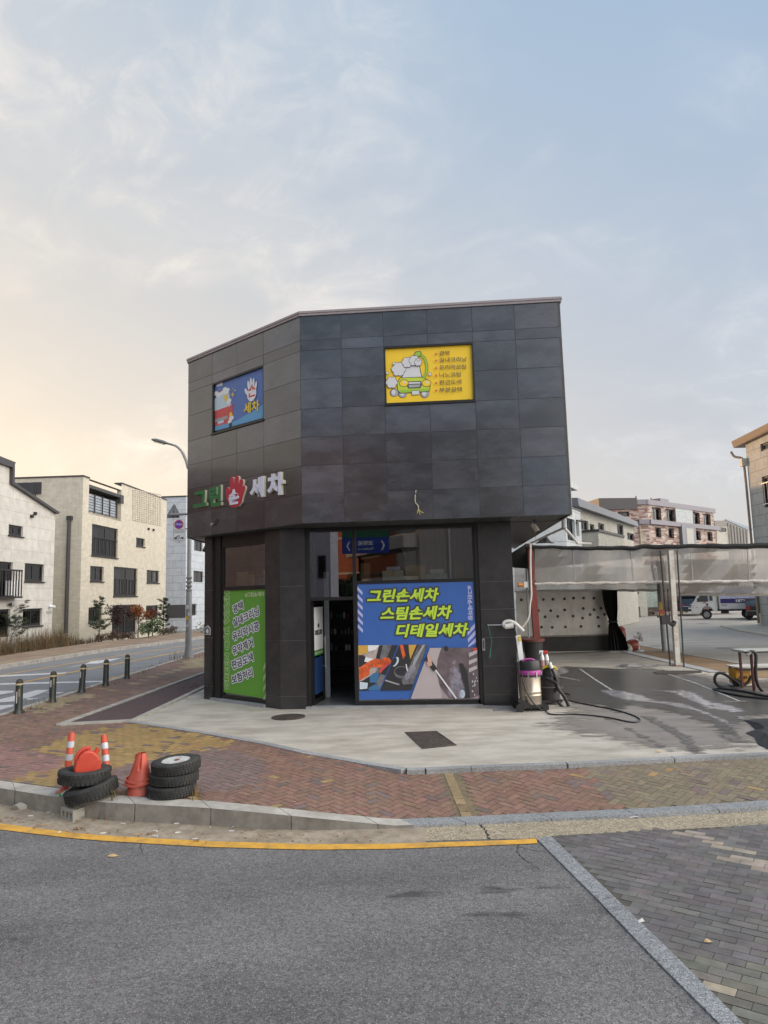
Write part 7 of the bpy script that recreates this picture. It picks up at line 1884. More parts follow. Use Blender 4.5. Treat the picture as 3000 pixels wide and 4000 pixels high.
for p0, p1, w in ((a0, a1, .05),):
    d = (p1 - p0).normalized(); s = d.cross(Vector((0, 1, 0))).normalized() * w; n_ = Vector((0, .02, 0)); mb.prism([p0 - s - n_, p0 + s - n_, p0 + s + n_, p0 - s + n_], [p1 - s - n_, p1 + s - n_, p1 + s + n_, p1 - s + n_])
mb.build('tube', P_WHITE, wt); mb = MB(); mb.box(pp(2025, 2492, .22), (.05, .02, .10)); mb.build('tag', M('clasp_yellow', (.62, .46, .02)), wt)
mb = MB(); mb.tube([pp(2014, 2510, .22), pp(2024, 2505, .23), pp(2030, 2510, .22)], .008, 6); mb.build('string', P_WHITE, wt)
cd = thing('cord', 'thin green cord hanging from the rod on the right pillar', 'cord', pp(1912, 2570)); mb = MB(); mb.tube([pp(x, y, .09) for x, y in ((1905, 2442), (1910, 2460), (1914, 2480), (1921, 2502), (1916, 2525), (1913, 2545), (1909, 2568))], .006, 5); mb.tube([pp(x, y, .09) for x, y in ((1916, 2530), (1915, 2550), (1915, 2570))], .006, 5); mb.build('strand', M('cord_green', (.03, .20, .13), .6), cd)
hp_ = thing('pull_handle', 'narrow steel pull plate on the edge of the right pillar', 'handle', pp(1890, 2543)); mb = MB(); u0, z0 = PF2.px(1890, 2541); u1, z1 = PF2.px(1890, 2494); mb.fb(PF2, u0 - .028, u0 + .028, z0, z1, .0, .018); mb.build('plate', M('steel', (.5, .5, .5)), hp_); mb = MB(); mb.fb(PF2, u0 - .012, u0 + .012, z0 + .04, z1 - .04, .0185, .02); mb.build('slot', M_BPL, hp_)
for pts_, w, h, lab in ((((1865, 2768), (2000, 2771)), .10, .05, 'grey metal bar lying at the foot of the right pillar'), (((1930, 2779), (2006, 2777)), .09, .025, 'short dark steel channel lying in front of the grey bar')):
    a_, b_ = G(*pts_[0]), G(*pts_[1]); d = (b_ - a_); L_ = d.length; rot = Matrix.Rotation(math.atan2(d.y, d.x), 3, 'Z'); c = (a_ + b_) / 2 + Vector((0, w / 2, h / 2 + .004)); mb = MB(); mb.box(c, (L_, w, .006), rot); mb.box(c + rot @ Vector((0, w / 2, 0)), (L_, .006, h), rot); mb.box(c + rot @ Vector((0, -w / 2, 0)), (L_, .006, h), rot)
    tag(mb.build('metal_bar', M('bar_grey', (.20, .20, .21), .5, .15, 6)), lab, 'bar', 'metal bars by the right pillar')
# wire ends and small lamps on the shop front
wr = thing('loose_wire', 'pale loose wire with frayed ends hanging on the dark front wall', 'wire', FF.P(*FF.px(1640, 2005))); mb = MB(); mb.tube([FF.P(*FF.px(x, y), .03) for x, y in ((1625, 1916), (1622, 1930), (1621, 1965), (1634, 1975), (1635, 1992))], .010, 6); mb.build('sheath', M('wire_beige', (.45, .42, .30), .5), wr)
mb = MB()
for e in ((1630, 2008), (1642, 2010), (1655, 2004)): mb.tube([FF.P(*FF.px(1635, 1990), .03), FF.P(*FF.px((1635 + e[0]) / 2 - 2, 2000), .05), FF.P(*FF.px(*e), .03)], .006, 5)
mb.build('strands', M('wire_yellow', (.55, .48, .12), .5), wr); mb = MB(); mb.cyl(FF.P(*FF.px(1626, 1914), 0), FF.P(*FF.px(1623, 1932), .035), .016, .016, 8); mb.build('gland', M_BPL, wr)
wl2 = thing('loose_wire', 'short dark cable stub with a beige end on the chamfered wall below the letters', 'wire', FL.P(*FL.px(840, 2045))); mb = MB(); mb.tube([FL.P(*FL.px(849, 2028), 0), FL.P(*FL.px(846, 2034), .05), FL.P(*FL.px(840, 2044), .05)], .012, 6); mb.build('sheath', M_BPL, wl2); mb = MB(); mb.tube([FL.P(*FL.px(840, 2044), .05), FL.P(*FL.px(832, 2048), .06), FL.P(*FL.px(834, 2053), .05)], .016, 6); mb.build('connector', M('wire_beige', (.45, .42, .30)), wl2)
def cctv(label, top, d, L=.2):
    top = Vector(top); d = Vector(d).normalized(); t = thing('security_camera', label, 'camera', top, 'cameras under the eaves'); mb = MB(); mb.cyl(top, top - Vector((0, 0, .13)), .025, .02, 8); mb.build('bracket', M_DKST, t); c = top - Vector((0, 0, .16)); mb = MB(); mb.cyl(c - d * L * .4, c + d * L * .6, .055, .05, 14); mb.build('body', M('camera_beige', (.50, .47, .43), .5), t, smooth=True); mb = MB(); mb.cyl(c + d * L * .6, c + d * (L * .6 + .012), .046, .046, 14); mb.build('lens', M_BPL, t)
q = G(806, 2112, ZB); cctv('small camera hanging under the left end of the overhang', (q.x, q.y, ZB), (-.3, -.5, -.8))
q = G(2088, 2030, ZB); cctv('small beige camera hanging under the right end of the overhang', (q.x, q.y, ZB), (.4, -.4, -.8))

# ---------------------------------------------------------------- houses behind the wash yard
M_WPAN = bricks('white_wall_panel', (.58, .62, .65), (.55, .59, .62), (.34, .36, .38), 3.0, 1.5, .02, off=0.0, bump=.05)
M_BEIGE = bricks('beige_tile', (.52, .51, .46), (.47, .46, .42), (.38, .37, .33), .4, .09, .012, bump=.2)
M_MIX = bricks('mixed_brick', (.50, .44, .39), (.165, .060, .048), (.30, .26, .24), .52, .14, .012, bias=.0, bump=.3, var=.25, nscale=1.2)
M_GPAN = bricks('grey_stone_panel', (.40, .41, .40), (.36, .37, .37), (.17, .17, .17), 1.25, .62, .014, off=.5, bump=.15)
M_GRYR = M('grey_roof_metal', (.16, .17, .20), .45, .1, 1.5)
M_TAN = M('tan_roof_metal', (.16, .115, .085), .45, .1, 2)
def wnd(fr, parent, rects, zz, divs=(.5,), fw=.09):
    out = []
    for r in rects: q = rz(fr, *r, zz=zz); out.append(q); window(fr, parent, q[0], q[1], q[2], q[3], -.10, fw, divs)
    return out
def ZB1(x, y): return (2100 + x / 1.8433, 1600 + y / 1.8433)
def ZB2(x, y): return (2500 + x / 3.318, 1600 + y / 3.318)
def ZB3(x, y): return (2060 + x / 5.53, 1920 + y / 5.53)
def flatp(p): return Vector((p.x, p.y, 0))
# white block directly behind the shop
k0, k1 = flatp(at(2212, 2100, 31)), flatp(at(2260, 2100, 33))
H1 = Fr(k0 + Vector((-7.5, .2, 0)), k0); H2 = Fr(k0, k0 + (k1 - k0) * 1.28)
wb_ = thing('white_house', 'white panelled house showing between the shop overhang and the canopy', 'house', k0)
zt = H2.px(2226, 1880)[1]; zm = H2.px(2232, 1985)[1]
hol = [rz(H2, *r, zz=ZB3) for r in ((860, 590, 1030, 1060),)]; hol2 = [rz(H2, *r, zz=ZB3) for r in ((1058, 660, 1122, 960),)]
mb = MB(); wall_cells(mb, H1, 0, H1.L, 0, zm, [], .3); wall_cells(mb, H2, 0, H2.L, 0, zm, hol + hol2, .35); mb.build('wall', M_WPAN, wb_)
for h in hol: window(H2, wb_, *h, -.12, .10, (.5,))
for h in hol2: window(H2, wb_, *h, -.12, .06, ())
mb = MB(); zu0 = H2.px(2240, 1935)[1]; u2 = H2.px(2252, 1960)[0]
mb.fb(H2, -1, H2.L * .93, zu0 + .35, zt, -4, .0); mb.fb(H2, -1, u2, zm, zu0 + .36, -4, -.5); mb.build('upper_storey', M_WPAN, wb_)
mb = MB(); mb.fb(H2, .1, u2 - .3, zm + .1, zu0 + .3, -.52, -.45); mb.fb(H2, -1.5, H2.L + .03, zm, zm + .06, -.4, .04); mb.build('dark_glazing', M('dark_glass', (.06, .065, .075), .15), wb_)
backing(wb_, H2, 0, H2.L, 0, zm, -1)
mb = MB(); u, z = H2.px(*ZB3(1040, 640)); mb.cyl(H2.P(u - .2, z, .1), H2.P(u + .3, z, .35), .05, .05, 8); mb.build('wall_camera', M_DKST, wb_)
mb = MB(); u, z = H2.px(2440 - 200, 2300); mb.fb(H1, 0, .1, 0, 3, 0, .1); mb.build('pipe', M_ROOFD, wb_)
# long house with a dark roof
k0, k1 = flatp(at(2254, 2100, 36.5)), flatp(at(2475, 2100, 48))
H3 = Fr(k0, k1); H3s = Fr(k1, k1 + Vector((-2, 8, 0)))
dh = thing('dark_roofed_house', 'long pale house with a dark metal roof and railed terrace behind the canopy', 'house', k0)
ze = H3.px(2400, 2030)[1]
rc = ((312, 798, 366, 870), (377, 826, 410, 880), (438, 820, 480, 890), (574, 828, 618, 922), (645, 890, 692, 940))
hol = [rz(H3, *r, zz=ZB1) for r in rc]
mb = MB(); wall_cells(mb, H3, 0, H3.L, 0, ze, hol, .3); wall_cells(mb, H3s, 0, H3s.L, 0, ze, [], .3); mb.build('wall', M_BEIGE, dh)
for h in hol: window(H3, dh, *h, -.1, .08, (.5,) if h[1] - h[0] > 1.2 else ())
backing(dh, H3, 0, H3.L, 0, ze - .2, -1.2)
tb0, tb1 = H3.px(*ZB1(314, 880)), H3.px(*ZB1(508, 905)); mb = MB(); mb.fb(H3, tb0[0], tb1[0], tb0[1] - 2.4, tb0[1] - .05, 0, .9); mb.build('terrace', M_BEIGE, dh); mb = MB(); mb.fb(H3, tb0[0] - .05, tb1[0] + .05, tb0[1] - .05, tb0[1] + .08, -.05, .97); mb.build('terrace_edge', M_ROOFD, dh)
mb = MB(); zr0 = H3.px(2258, 1958)[1]
um = H3.px(2358, 2000)[0]
mb.hexa([H3.P(-.5, ze, .35), H3.P(H3.L + .2, ze - .1, .35), H3.P(H3.L + .2, ze - .1, -7), H3.P(-.5, ze, -7), H3.P(-.5, ze + .45, .3), H3.P(H3.L + .2, ze + .25, .3), H3.P(H3.L + .2, ze + .9, -7), H3.P(-.5, ze + 1.0, -7)])
mb.build('roof', M_GRYR, dh)
mb = MB(); mb.hexa([H3.P(-.5, ze + .35, -1.2), H3.P(um, ze + .35, -1.2), H3.P(um, ze + .35, -6), H3.P(-.5, ze + .35, -6), H3.P(-.5, zr0, -1.2), H3.P(um, ze + .95, -1.2), H3.P(um, ze + .95, -6), H3.P(-.5, zr0, -6)]); mb.build('dormer', M_ROOFD, dh)
# mixed brick apartment house
k0 = flatp(at(2533, 2050, 60)); k1 = flatp(at(2790, 2050, 68.6)); kl = flatp(at(2356, 2050, 59.5))
H4, H5 = Fr(kl, k0), Fr(k0, k1)
bh = thing('brick_apartment_house', 'speckled red and white brick apartment house in the middle distance', 'house', k0)
zt4 = H5.px(2560, 1975)[1]; zb4 = H5.px(2560, 2041)[1]
rc5 = ((824, 705, 890, 798), (922, 718, 990, 806), (1112, 740, 1168, 828), (1194, 752, 1246, 834), (848, 848, 890, 920), (942, 855, 982, 927), (1136, 874, 1174, 941), (1222, 882, 1260, 946))
hol = [rz(H5, *r, zz=ZB1) for r in rc5]
hol4 = [rz(H4, 578, 734, 662, 770, zz=ZB1)]
ul = H4.px(2488, 1980)[0]; zl = H4.px(2430, 1990)[1]
mb = MB(); wall_cells(mb, H5, 0, H5.L, 0, zt4, hol, .4); wall_cells(mb, H4, 0, H4.L, 0, lambda u: zt4 if u > ul else zl, hol4, .3, breaks=(ul,)); mb.build('wall', M_MIX, bh)
for h in hol + hol4: window(H5 if h in hol else H4, bh, *h, -.22, .12, (.5,))
backing(bh, H5, 0, H5.L, 0, zt4 - .3, -1.5); backing(bh, H4, 0, H4.L - .5, 0, zl - .4, -1.5)
mb = MB(); mb.fb(H5, -.1, H5.L + .3, zt4, zt4 + .45, -8, .12); mb.fb(H4, ul, H4.L + .1, zt4, zt4 + .44, -.4, .11); mb.fb(H5, .0, H5.L + .8, zb4 - .2, zb4 + .2, -.3, .25); mb.fb(H4, ul, H4.L, zb4 - .2, zb4 + .2, -.3, .24)
c0 = H5.px(2622, 1975)[0]; mb.fb(H5, c0 - .8, c0 + .8, zt4 + .45, zt4 + .9, -2, -.6); mb.build('parapet_band', M('mauve_grey_metal', (.20, .19, .23), .5), bh)
mb = MB(); mb.fb(H4, -.3, ul, zl, zl + 1.0, -6, .1); mb.build('roof', M_ROOFD, bh)
q = rz(H5, 990, 715, 1112, 820, zz=ZB1); mb = MB(); mb.fb(H5, q[0], q[1], q[2], q[3], -.02, .08); mb.build('grey_panel', bricks('pale_grey_brick', (.44, .47, .48), (.40, .43, .45), (.33, .35, .36), .62, .16, .012, bump=.1), bh)
q = rz(H5, 1020, 835, 1118, 960, zz=ZB1); mb = MB(); mb.fb(H5, q[0], q[1], 0, q[3], -.02, .3); mb.build('stair_tower', M_GRYR, bh)
mb = MB(); mb.fb(H5, q[0] + .8, q[0] + 2.2, 0, q[3] - .3, .3, .32); mb.build('tower_glass', M('stair_glass', (.22, .23, .21), .2), bh)
for x, y0, y1 in ((2507, 1950, 1970), (2585, 1958, 1974)):
    u = H4.px(x, 1960)[0] if x < 2530 else H5.px(x, 1960)[0]; mb = MB(); F_ = H4 if x < 2530 else H5; mb.cyl(F_.P(u, zt4, -1), F_.P(u, zt4 + .9, -1), .06, .06, 6); mb.build('vent_pipe', M_DKST, bh)
mb = MB(); u = H4.px(2497, 2050)[0]; mb.tube([H4.P(u, 0, .08), H4.P(u, zb4 - .3, .08)], .06, 6); mb.build('downpipe', M('beige_pipe', (.45, .36, .25), .5), bh)
# metal sided house further right
k0, k1 = flatp(at(2795, 2060, 74)), flatp(at(2960, 2060, 78))
H6 = Fr(k0, k1); mh_ = thing('metal_clad_house', 'low grey metal clad house between the brick house and the right one', 'house', k0)
def ZM(x, y): return H6.px(*ZB2(x, y))
mb = MB(); mb.fpoly(H6, [ZM(1000, 2000), ZM(1160, 2000), ZM(1160, 1500), ZM(1000, 1530)][::-1][::-1], -.4, 0); mb.build('wall', M_BEIGE, mh_)
mb = MB(); a0, a1, a2, a3 = ZM(965, 1440), ZM(1110, 1440), ZM(1400, 1560), ZM(1400, 2000); mb.fpoly(H6, [ZM(1160, 2000), a3, a2, a1, a0, ZM(970, 1530), ZM(1160, 1500)], -5, .05); mb.build('cladding', M('brown_grey_metal', (.20, .19, .18), .5, .1, 2), mh_)
for k in range(7):
    mb = MB(); u = ZM(1130 + k * 38, 1500)[0]; zt_ = ZM(1130 + k * 38, 1470 + k * 16)[1]; mb.fb(H6, u, u + .06, 1, zt_, .05, .12); mb.build('standing_seam', M('brown_grey_metal', (.20, .19, .18)), mh_)
mb = MB(); r0, r1, r2, r3 = (ZM(1100, 1432), ZM(1470, 1435), ZM(1470, 1560), ZM(1390, 1560)); mb.prism([H6.P(*r0, .1), H6.P(*r3, .1), H6.P(*r2, .1), H6.P(*r1, -4)], [p + Vector((0, 0, .15)) for p in (H6.P(*r0, .1), H6.P(*r3, .1), H6.P(*r2, .1), H6.P(*r1, -4))]); mb.build('roof', M('blue_grey_roof', (.22, .27, .34), .4, .06, 2), mh_)
q = rect_px(H6, *ZB2(1020, 1530), *ZB2(1112, 1580)); window(H6, mh_, *q, .06, .12, (.5,))
mb = MB(); u, z = ZM(1092, 1410); mb.cyl(H6.P(u, z - .6, -2), H6.P(u, z, -2), .1, .1, 8); mb.ball(H6.P(u, z + .1, -2), .28, 10); mb.build('vent_cowl', M('cowl_grey', (.35, .35, .35), .4), mh_)
# right house catching the last sun
rx = 21.0; ya = 2.0
d = ray(2962, 2300); y0 = rx / (d.x / d.y); k0 = Vector((rx, y0, 0)); k1 = Vector((rx + .1, y0 - 14, 0))
H7 = Fr(k0, k1); H7e = Fr(k0 + Vector((9, .3, 0)), k0)
rh = thing('grey_stone_house', 'grey stone panel house at the right border with a tan sloping roof', 'house', k0)
e0 = H7.px(2912, 1735); e1 = H7.px(3000, 1693); sl = (e1[1] - e0[1]) / (e1[0] - e0[0])
hol = [rect_px(H7, 2970, 1722, 3040, 1752), rect_px(H7, 2980, 1850, 3060, 1976)]
mb = MB(); wall_cells(mb, H7, 0, H7.L, 0, lambda u: e0[1] + sl * u, hol, .3); wall_cells(mb, H7e, 0, H7e.L, 0, e0[1] - .2, [], .3); mb.build('wall', M_GPAN, rh)
for h in hol: window(H7, rh, *h, -.1, .1, (.35,))
backing(rh, H7, 0, H7.L, 0, e0[1] - .5, -1.3)
mb = MB(); q0 = H7.px(2866, 1702); q1 = H7.px(3000, 1646); s2 = (q1[1] - q0[1]) / (q1[0] - q0[0])
o_ = .28
mb.hexa([H7.P(-.8, e0[1] + sl * -.8 - .02, o_), H7.P(H7.L, e0[1] + sl * H7.L - .02, o_), H7.P(H7.L, e0[1] + sl * H7.L, -8), H7.P(-1.1, e0[1] - sl, -8), H7.P(-.85, e0[1] + sl * -.8 + .38, o_ + .08), H7.P(H7.L, e0[1] + sl * H7.L + .38, o_ + .12), H7.P(H7.L, e0[1] + sl * H7.L + .5, -8), H7.P(-1.15, e0[1] - sl + .5, -8)])
roof = mb.build('roof', M_TAN, rh); mb = MB(); mb.fb(H7, -1.2, H7.L, e0[1] - .4, e0[1] - .399, 0, .001)
mb = MB(); mb.tube([H7.P(-.7, e0[1] - .3, .5), H7.P(-.5, e0[1] - .65, .45), H7.P(-.15, e0[1] - .75, .2), H7.P(-.05, e0[1] - 1.0, .12), H7.P(-.05, .2, .12)], .07, 8); mb.build('downpipe', M('brown_pipe', (.26, .20, .15), .4), rh, smooth=True)
mb = MB(); mb.box(H7.P(-.12, e0[1] - 1.05, .15), (.3, .3, .45)); mb.build('pipe_box', M_CREAM, rh)
mb = MB(); h = hol[1]; 
for k in range(5): mb.fb(H7, h[0] + .25 + k * .3, h[0] + .28 + k * .3, h[2] + .2, h[2] + 1.35, .05, .08)
mb.fb(H7, h[0], h[1], h[2] + 1.3, h[2] + 1.36, .04, .09); mb.fb(H7, h[0], h[1], h[2] + .16, h[2] + .2, .04, .09); mb.build('window_railing', M('steel', (.5, .5, .5)), rh)
# lower storey seen under the curtains
G1 = Fr((at(2425, 2350, 57).x - 3, 57), (at(2480, 2350, 57).x, 57))
gr_ = thing('entrance_wall', 'pale brick entrance wall with a dark doorway beyond the back street', 'wall', (at(2450, 2350, 57).x, 57, 0)); mb = MB(); mb.fb(G1, 0, G1.L + 1, 0, 4.5, -1, 0); mb.build('wall', M_BEIGE, gr_); mb = MB(); uu = G1.px(2478, 2350)[0]; mb.fb(G1, uu, uu + 9, .3, 4.5, -2, -.6); mb.build('dark_recess', bricks('dark_brick', (.17, .13, .115), (.10, .07, .065), (.14, .12, .11), .62, .16, .012, bump=.1), gr_)
mb = MB(); u, z = G1.px(2548, 2325); mb.fb(G1, u - .6, u + .6, z - 1, z + .8, -.6, -.55); mb.build('notice_board', M('board_green', (.30, .36, .34), .6, .3, 8), gr_)
mb = MB(); u, z = G1.px(2450, 2315); mb.fb(G1, u - .9, u + .9, z - .15, z + .3, 0, .15); mb.build('vent_grille', M_DKST, gr_); mb = MB(); u = G1.px(2428, 2350)[0]; mb.tube([G1.P(u, 0, .1), G1.P(u, 4, .1)], .12, 6); mb.build('downpipe', M_ROOFD, gr_)
bq = G(2482, 2395); bn = thing('storage_box', 'brown slatted storage box with a pale lid beyond the back street', 'box', (bq.x, 55, 0)); xx = at(2480, 2370, 55).x; mb = MB(); mb.box((xx, 55.4, .42), (.82, .8, .84)); mb.build('body', M('box_brown', (.13, .11, .095), .7, .2, 5), bn); mb = MB(); mb.box((xx, 55.4, .87), (.88, .86, .06)); mb.build('lid', M('lid_pale', (.45, .44, .42), .6), bn)
thin_pole('slim grey street pole far behind the black curtain', (2440, 2409), (2435, 2300), .10, M_GALV)
gw = thing('green_screen_wall', 'dark green wall panel with a pale base block at the right border', 'wall', (21.5, 39.5, .05)); a_ = at(2963, 2330, 39.8); mb = MB(); mb.prism([Vector((a_.x + .28, 39.8, .1)), Vector((a_.x + 3, 38.5, .1)), Vector((a_.x + 3, 39.5, .1)), Vector((a_.x + .3, 40.4, .1))], [Vector((a_.x + .05, 39.8, 2.6)), Vector((a_.x + 3, 38.5, 2.6)), Vector((a_.x + 3, 39.5, 2.6)), Vector((a_.x + .05, 40.4, 2.6))]); mb.build('panel', M('green_screen', (.035, .055, .035), .85, .5, 5), gw); mb = MB(); mb.box((a_.x + .12, 39.9, .35), (.3, .4, .7)); mb.build('base_block', M_CREAM, gw)

# ---------------------------------------------------------------- parked vehicles on the back street
M_CGL = M('car_glass', (.012, .015, .016), .06, .1, spec=.8); M_CTY = M('car_tyre', (.018, .018, .019), .8, .2, 9); M_HUB = M('hub_silver', (.46, .47, .48), .35, metal=.5)
M_CWH = M('truck_white', (.66, .67, .67), .25, .04, 2); M_CBL = M('suv_blue_grey', (.045, .06, .105), .22, .06, 2, metal=.3); M_CBK = M('sedan_black', (.015, .016, .018), .2, .1, 2); M_CPL = M('dark_trim', (.022, .023, .025), .6, .1, 6)
def wheel(parent, c, R, wd, face):
    mb = MB(); RX = Matrix.Rotation(math.pi / 2, 3, 'X')
    w = thing('x', 'x', 'x') if False else None
    mb.lathe([(R * .62, -wd / 2), (R * .95, -wd / 2), (R, -wd * .3), (R, wd * .3), (R * .95, wd / 2), (R * .62, wd / 2)], c, 28, RX, closed=True); t = mb.build('wheel', M_CTY, parent, smooth=True)
    f = Vector(c) + Vector((0, face * wd * .42, 0)); mb = MB(); mb.lathe([(R * .63, -.02), (R * .60, .02), (R * .54, .0), (1e-3, .012)], f, 28, Matrix.Rotation(math.pi / 2 * (1 if face < 0 else -1), 3, 'X')); mb.build('rim', M_HUB, t, smooth=True)
    mb = MB()
    for k in range(6):
        a = k * math.pi / 3; mb.box(f + Vector((math.cos(a) * R * .36, face * .022, math.sin(a) * R * .36)), (R * .16, .012, R * .22), Matrix.Rotation(-a, 3, 'Y'))
    mb.build('rim_opening', M_CPL, t)
def shell(side, y0, y1, tuck=0.0):
    """side outline (x, z) extruded across the width; returns an MB"""
    mb = MB(); mb.prism([Vector((x, y0 + tuck * max(0, z - .9), z)) for x, z in side], [Vector((x, y1 - tuck * max(0, z - .9), z)) for x, z in side]); return mb
# box truck, drawn at the origin facing -x, then moved into place
tr_ = thing('box_truck', 'white one tonne box truck parked side on with a phone number on its box', 'truck', (0, 0, 0))
cab = [(0.02, .42), (.0, .75), (.06, 1.05), (.18, 1.22), (.55, 1.86), (.70, 1.95), (1.62, 1.97), (1.68, 1.9), (1.68, .55), (1.38, .55), (1.34, .72), (1.22, .86), (1.05, .92), (.86, .88), (.72, .76), (.66, .55), (.60, .42)]
shell(cab, 0, 1.7, .10).build('cab', M_CWH, tr_, bevel=.03)
mb = MB(); mb.add([(.40, -.006, 1.24), (1.12, -.006, 1.24), (1.12, .045, 1.78), (.66, .045, 1.78)], [(0, 1, 2, 3)]); mb.add([(1.22, -.006, 1.30), (1.42, -.006, 1.30), (1.42, .045, 1.78), (1.22, .045, 1.78)], [(0, 1, 2, 3)]); mb.build('side_window', M_CGL, tr_)
mb = MB(); mb.add([(.175, .15, 1.26), (.175, 1.55, 1.26), (.525, 1.45, 1.84), (.525, .25, 1.84)], [(3, 2, 1, 0)]); mb.build('windscreen', M_CGL, tr_)
mb = MB(); mb.box((.44, -.12, 1.38), (.07, .14, .24)); mb.tube([(.50, 0, 1.3), (.46, -.1, 1.34)], .015, 6); mb.build('mirror', M_CPL, tr_)
mb = MB(); mb.box((1.05, -.012, 1.03), (.11, .02, .16)); mb.build('door_handle', M_CPL, tr_)
mb = MB(); mb.box((.10, .06, .92), (.16, .12, .22)); mb.build('headlight', M('lamp_clear', (.6, .6, .6), .15), tr_); mb = MB(); mb.box((.36, -.008, .84), (.1, .012, .04)); mb.build('indicator', M('indicator_orange', (.5, .10, .02), .3), tr_)
mb = MB(); mb.add([(.74, -.010, 1.15), (.98, -.010, 1.2), (1.02, -.010, 1.17), (.82, -.010, 1.12)], [(0, 1, 2, 3)]); mb.build('door_stripe', M('stripe_red', (.4, .08, .06), .4, .5, 30), tr_)
mb = MB(); mb.box((2.8, .85, .62), (3.3, .8, .14)); mb.box((2.15, .25, .52), (.5, .3, .25)); mb.box((3.6, .3, .5), (.4, .3, .2)); mb.build('chassis', M_CPL, tr_)
mb = MB(); mb.box((3.32, .85, 1.48), (3.06, 1.76, 1.62)); bx = mb.build('cargo_box', M('box_white', (.60, .61, .63), .4, .05, 2), tr_, bevel=.015)
mb = MB(); mb.box((1.81, -.04, 1.48), (.06, .02, 1.6)); mb.box((3.32, -.04, .70), (3.06, .02, .05)); mb.build('box_trim', M('trim_alu', (.42, .42, .41), .4, metal=.4), bx)
TF = Fr((0, -.035), (6, -.035))
mb = MB(); mb.fb(TF, 1.9, 4.78, 1.10, 1.42, 0, .004); mb.build('navy_stripe', M('box_navy', (.035, .03, .14), .4), bx)
mb = MB(); mb.fb(TF, 1.9, 4.78, 1.42, 2.1, 0, .004); mb.build('lilac_panel', M('box_lilac', (.46, .48, .66), .4), bx)
mb = MB(); put_text(mb, TF, '1877 7720', 2.88, 1.16, .3, .008, .008, fit=(1.32, .20)); put_text(mb, TF, '9월', 4.62, 1.46, .2, .016, .01, fit=(.30, .17)); mb.build('phone_number', P_WHITE, bx)
mb = MB(); mb.fpoly(TF, [(4.78 + .29 * math.cos(k * .3), 1.52 + .29 * math.sin(k * .3)) for k in range(21)], .004, .010); mb.build('red_disc', M('disc_red', (.55, .03, .04), .4), bx)
mb = MB(); mb.fb(TF, 1.95, 2.3, .93, 1.02, 0, .006); mb.build('small_plate', M('plate_lilac', (.30, .30, .42), .5), bx)
for x in (.98, 3.60): wheel(tr_, (x, .14, .33), .33, .22, -1); wheel(tr_, (x, 1.55, .33), .33, .22, 1)
q = at(2712, 2400, 49.2); tr_.location = (q.x, 49.6, 0); tr_.rotation_euler = (0, 0, math.radians(-23))
# the blue suv behind it, tail towards us
sv = thing('suv', 'blue grey suv parked tail first behind the white truck', 'car', (0, 0, 0))
body = [(-.88, .35), (-.92, .62), (-.91, .95), (-.84, 1.02), (.84, 1.02), (.91, .95), (.92, .62), (.88, .35)]
mb = MB(); mb.prism([Vector((x, 0, z)) for x, z in body], [Vector((x, 4.3, z)) for x, z in body]); mb.build('body', M_CBL, sv, bevel=.05)
cabn = [(-.82, 1.02), (-.70, 1.52), (-.60, 1.60), (.60, 1.60), (.70, 1.52), (.82, 1.02)]
mb = MB(); mb.prism([Vector((x, .05 + (z - 1.02) * .55, z)) for x, z in cabn], [Vector((x, 3.2 - (z - 1.02) * 1.2, z)) for x, z in cabn]); mb.build('cabin', M_CBL, sv, bevel=.03)
mb = MB(); mb.add([(-.68, .06, 1.08), (.68, .06, 1.08), (.58, .27, 1.45), (-.58, .27, 1.45)], [(0, 1, 2, 3)]); mb.build('rear_window', M_CGL, sv)
mb = MB(); mb.box((0, .22, 1.56), (1.3, .25, .05)); mb.build('spoiler', M_CPL, sv)
for s_ in (-1, 1):
    mb = MB(); mb.box((s_ * .72, -.012, .88), (.34, .05, .12)); mb.build('tail_light', M('tail_red', (.35, .02, .025), .2), sv)
    mb = MB(); mb.add([(s_ * .835, .5, 1.1), (s_ * .835, 2.6, 1.1), (s_ * .74, 2.3, 1.46), (s_ * .74, .6, 1.46)], [(0, 1, 2, 3)]); mb.build('side_window', M_CGL, sv)
mb = MB(); mb.box((0, -.03, .46), (1.7, .08, .22)); mb.build('bumper', M_CPL, sv); mb = MB(); mb.box((.05, -.06, .60), (.50, .02, .11)); mb.build('number_plate', M('plate_white', (.55, .62, .66), .4), sv); mb = MB(); mb.box((0, -.02, .75), (1.3, .03, .03)); mb.box((0, -.02, .90), (.16, .03, .05)); mb.build('chrome_strip', M_HUB, sv)
for x in (-.76, .76):
    for y in (.75, 3.4):
        mb = MB(); mb.lathe([(.2, -.11), (.33, -.11), (.34, 0), (.33, .11), (.2, .11)], (x, y, .34), 24, Matrix.Rotation(math.pi / 2, 3, 'Y'), closed=True); mb.build('wheel', M_CTY, sv)
q = at(2702, 2400, 55.5); sv.location = (q.x, 55.5, 0); sv.rotation_euler = (0, 0, -.40)
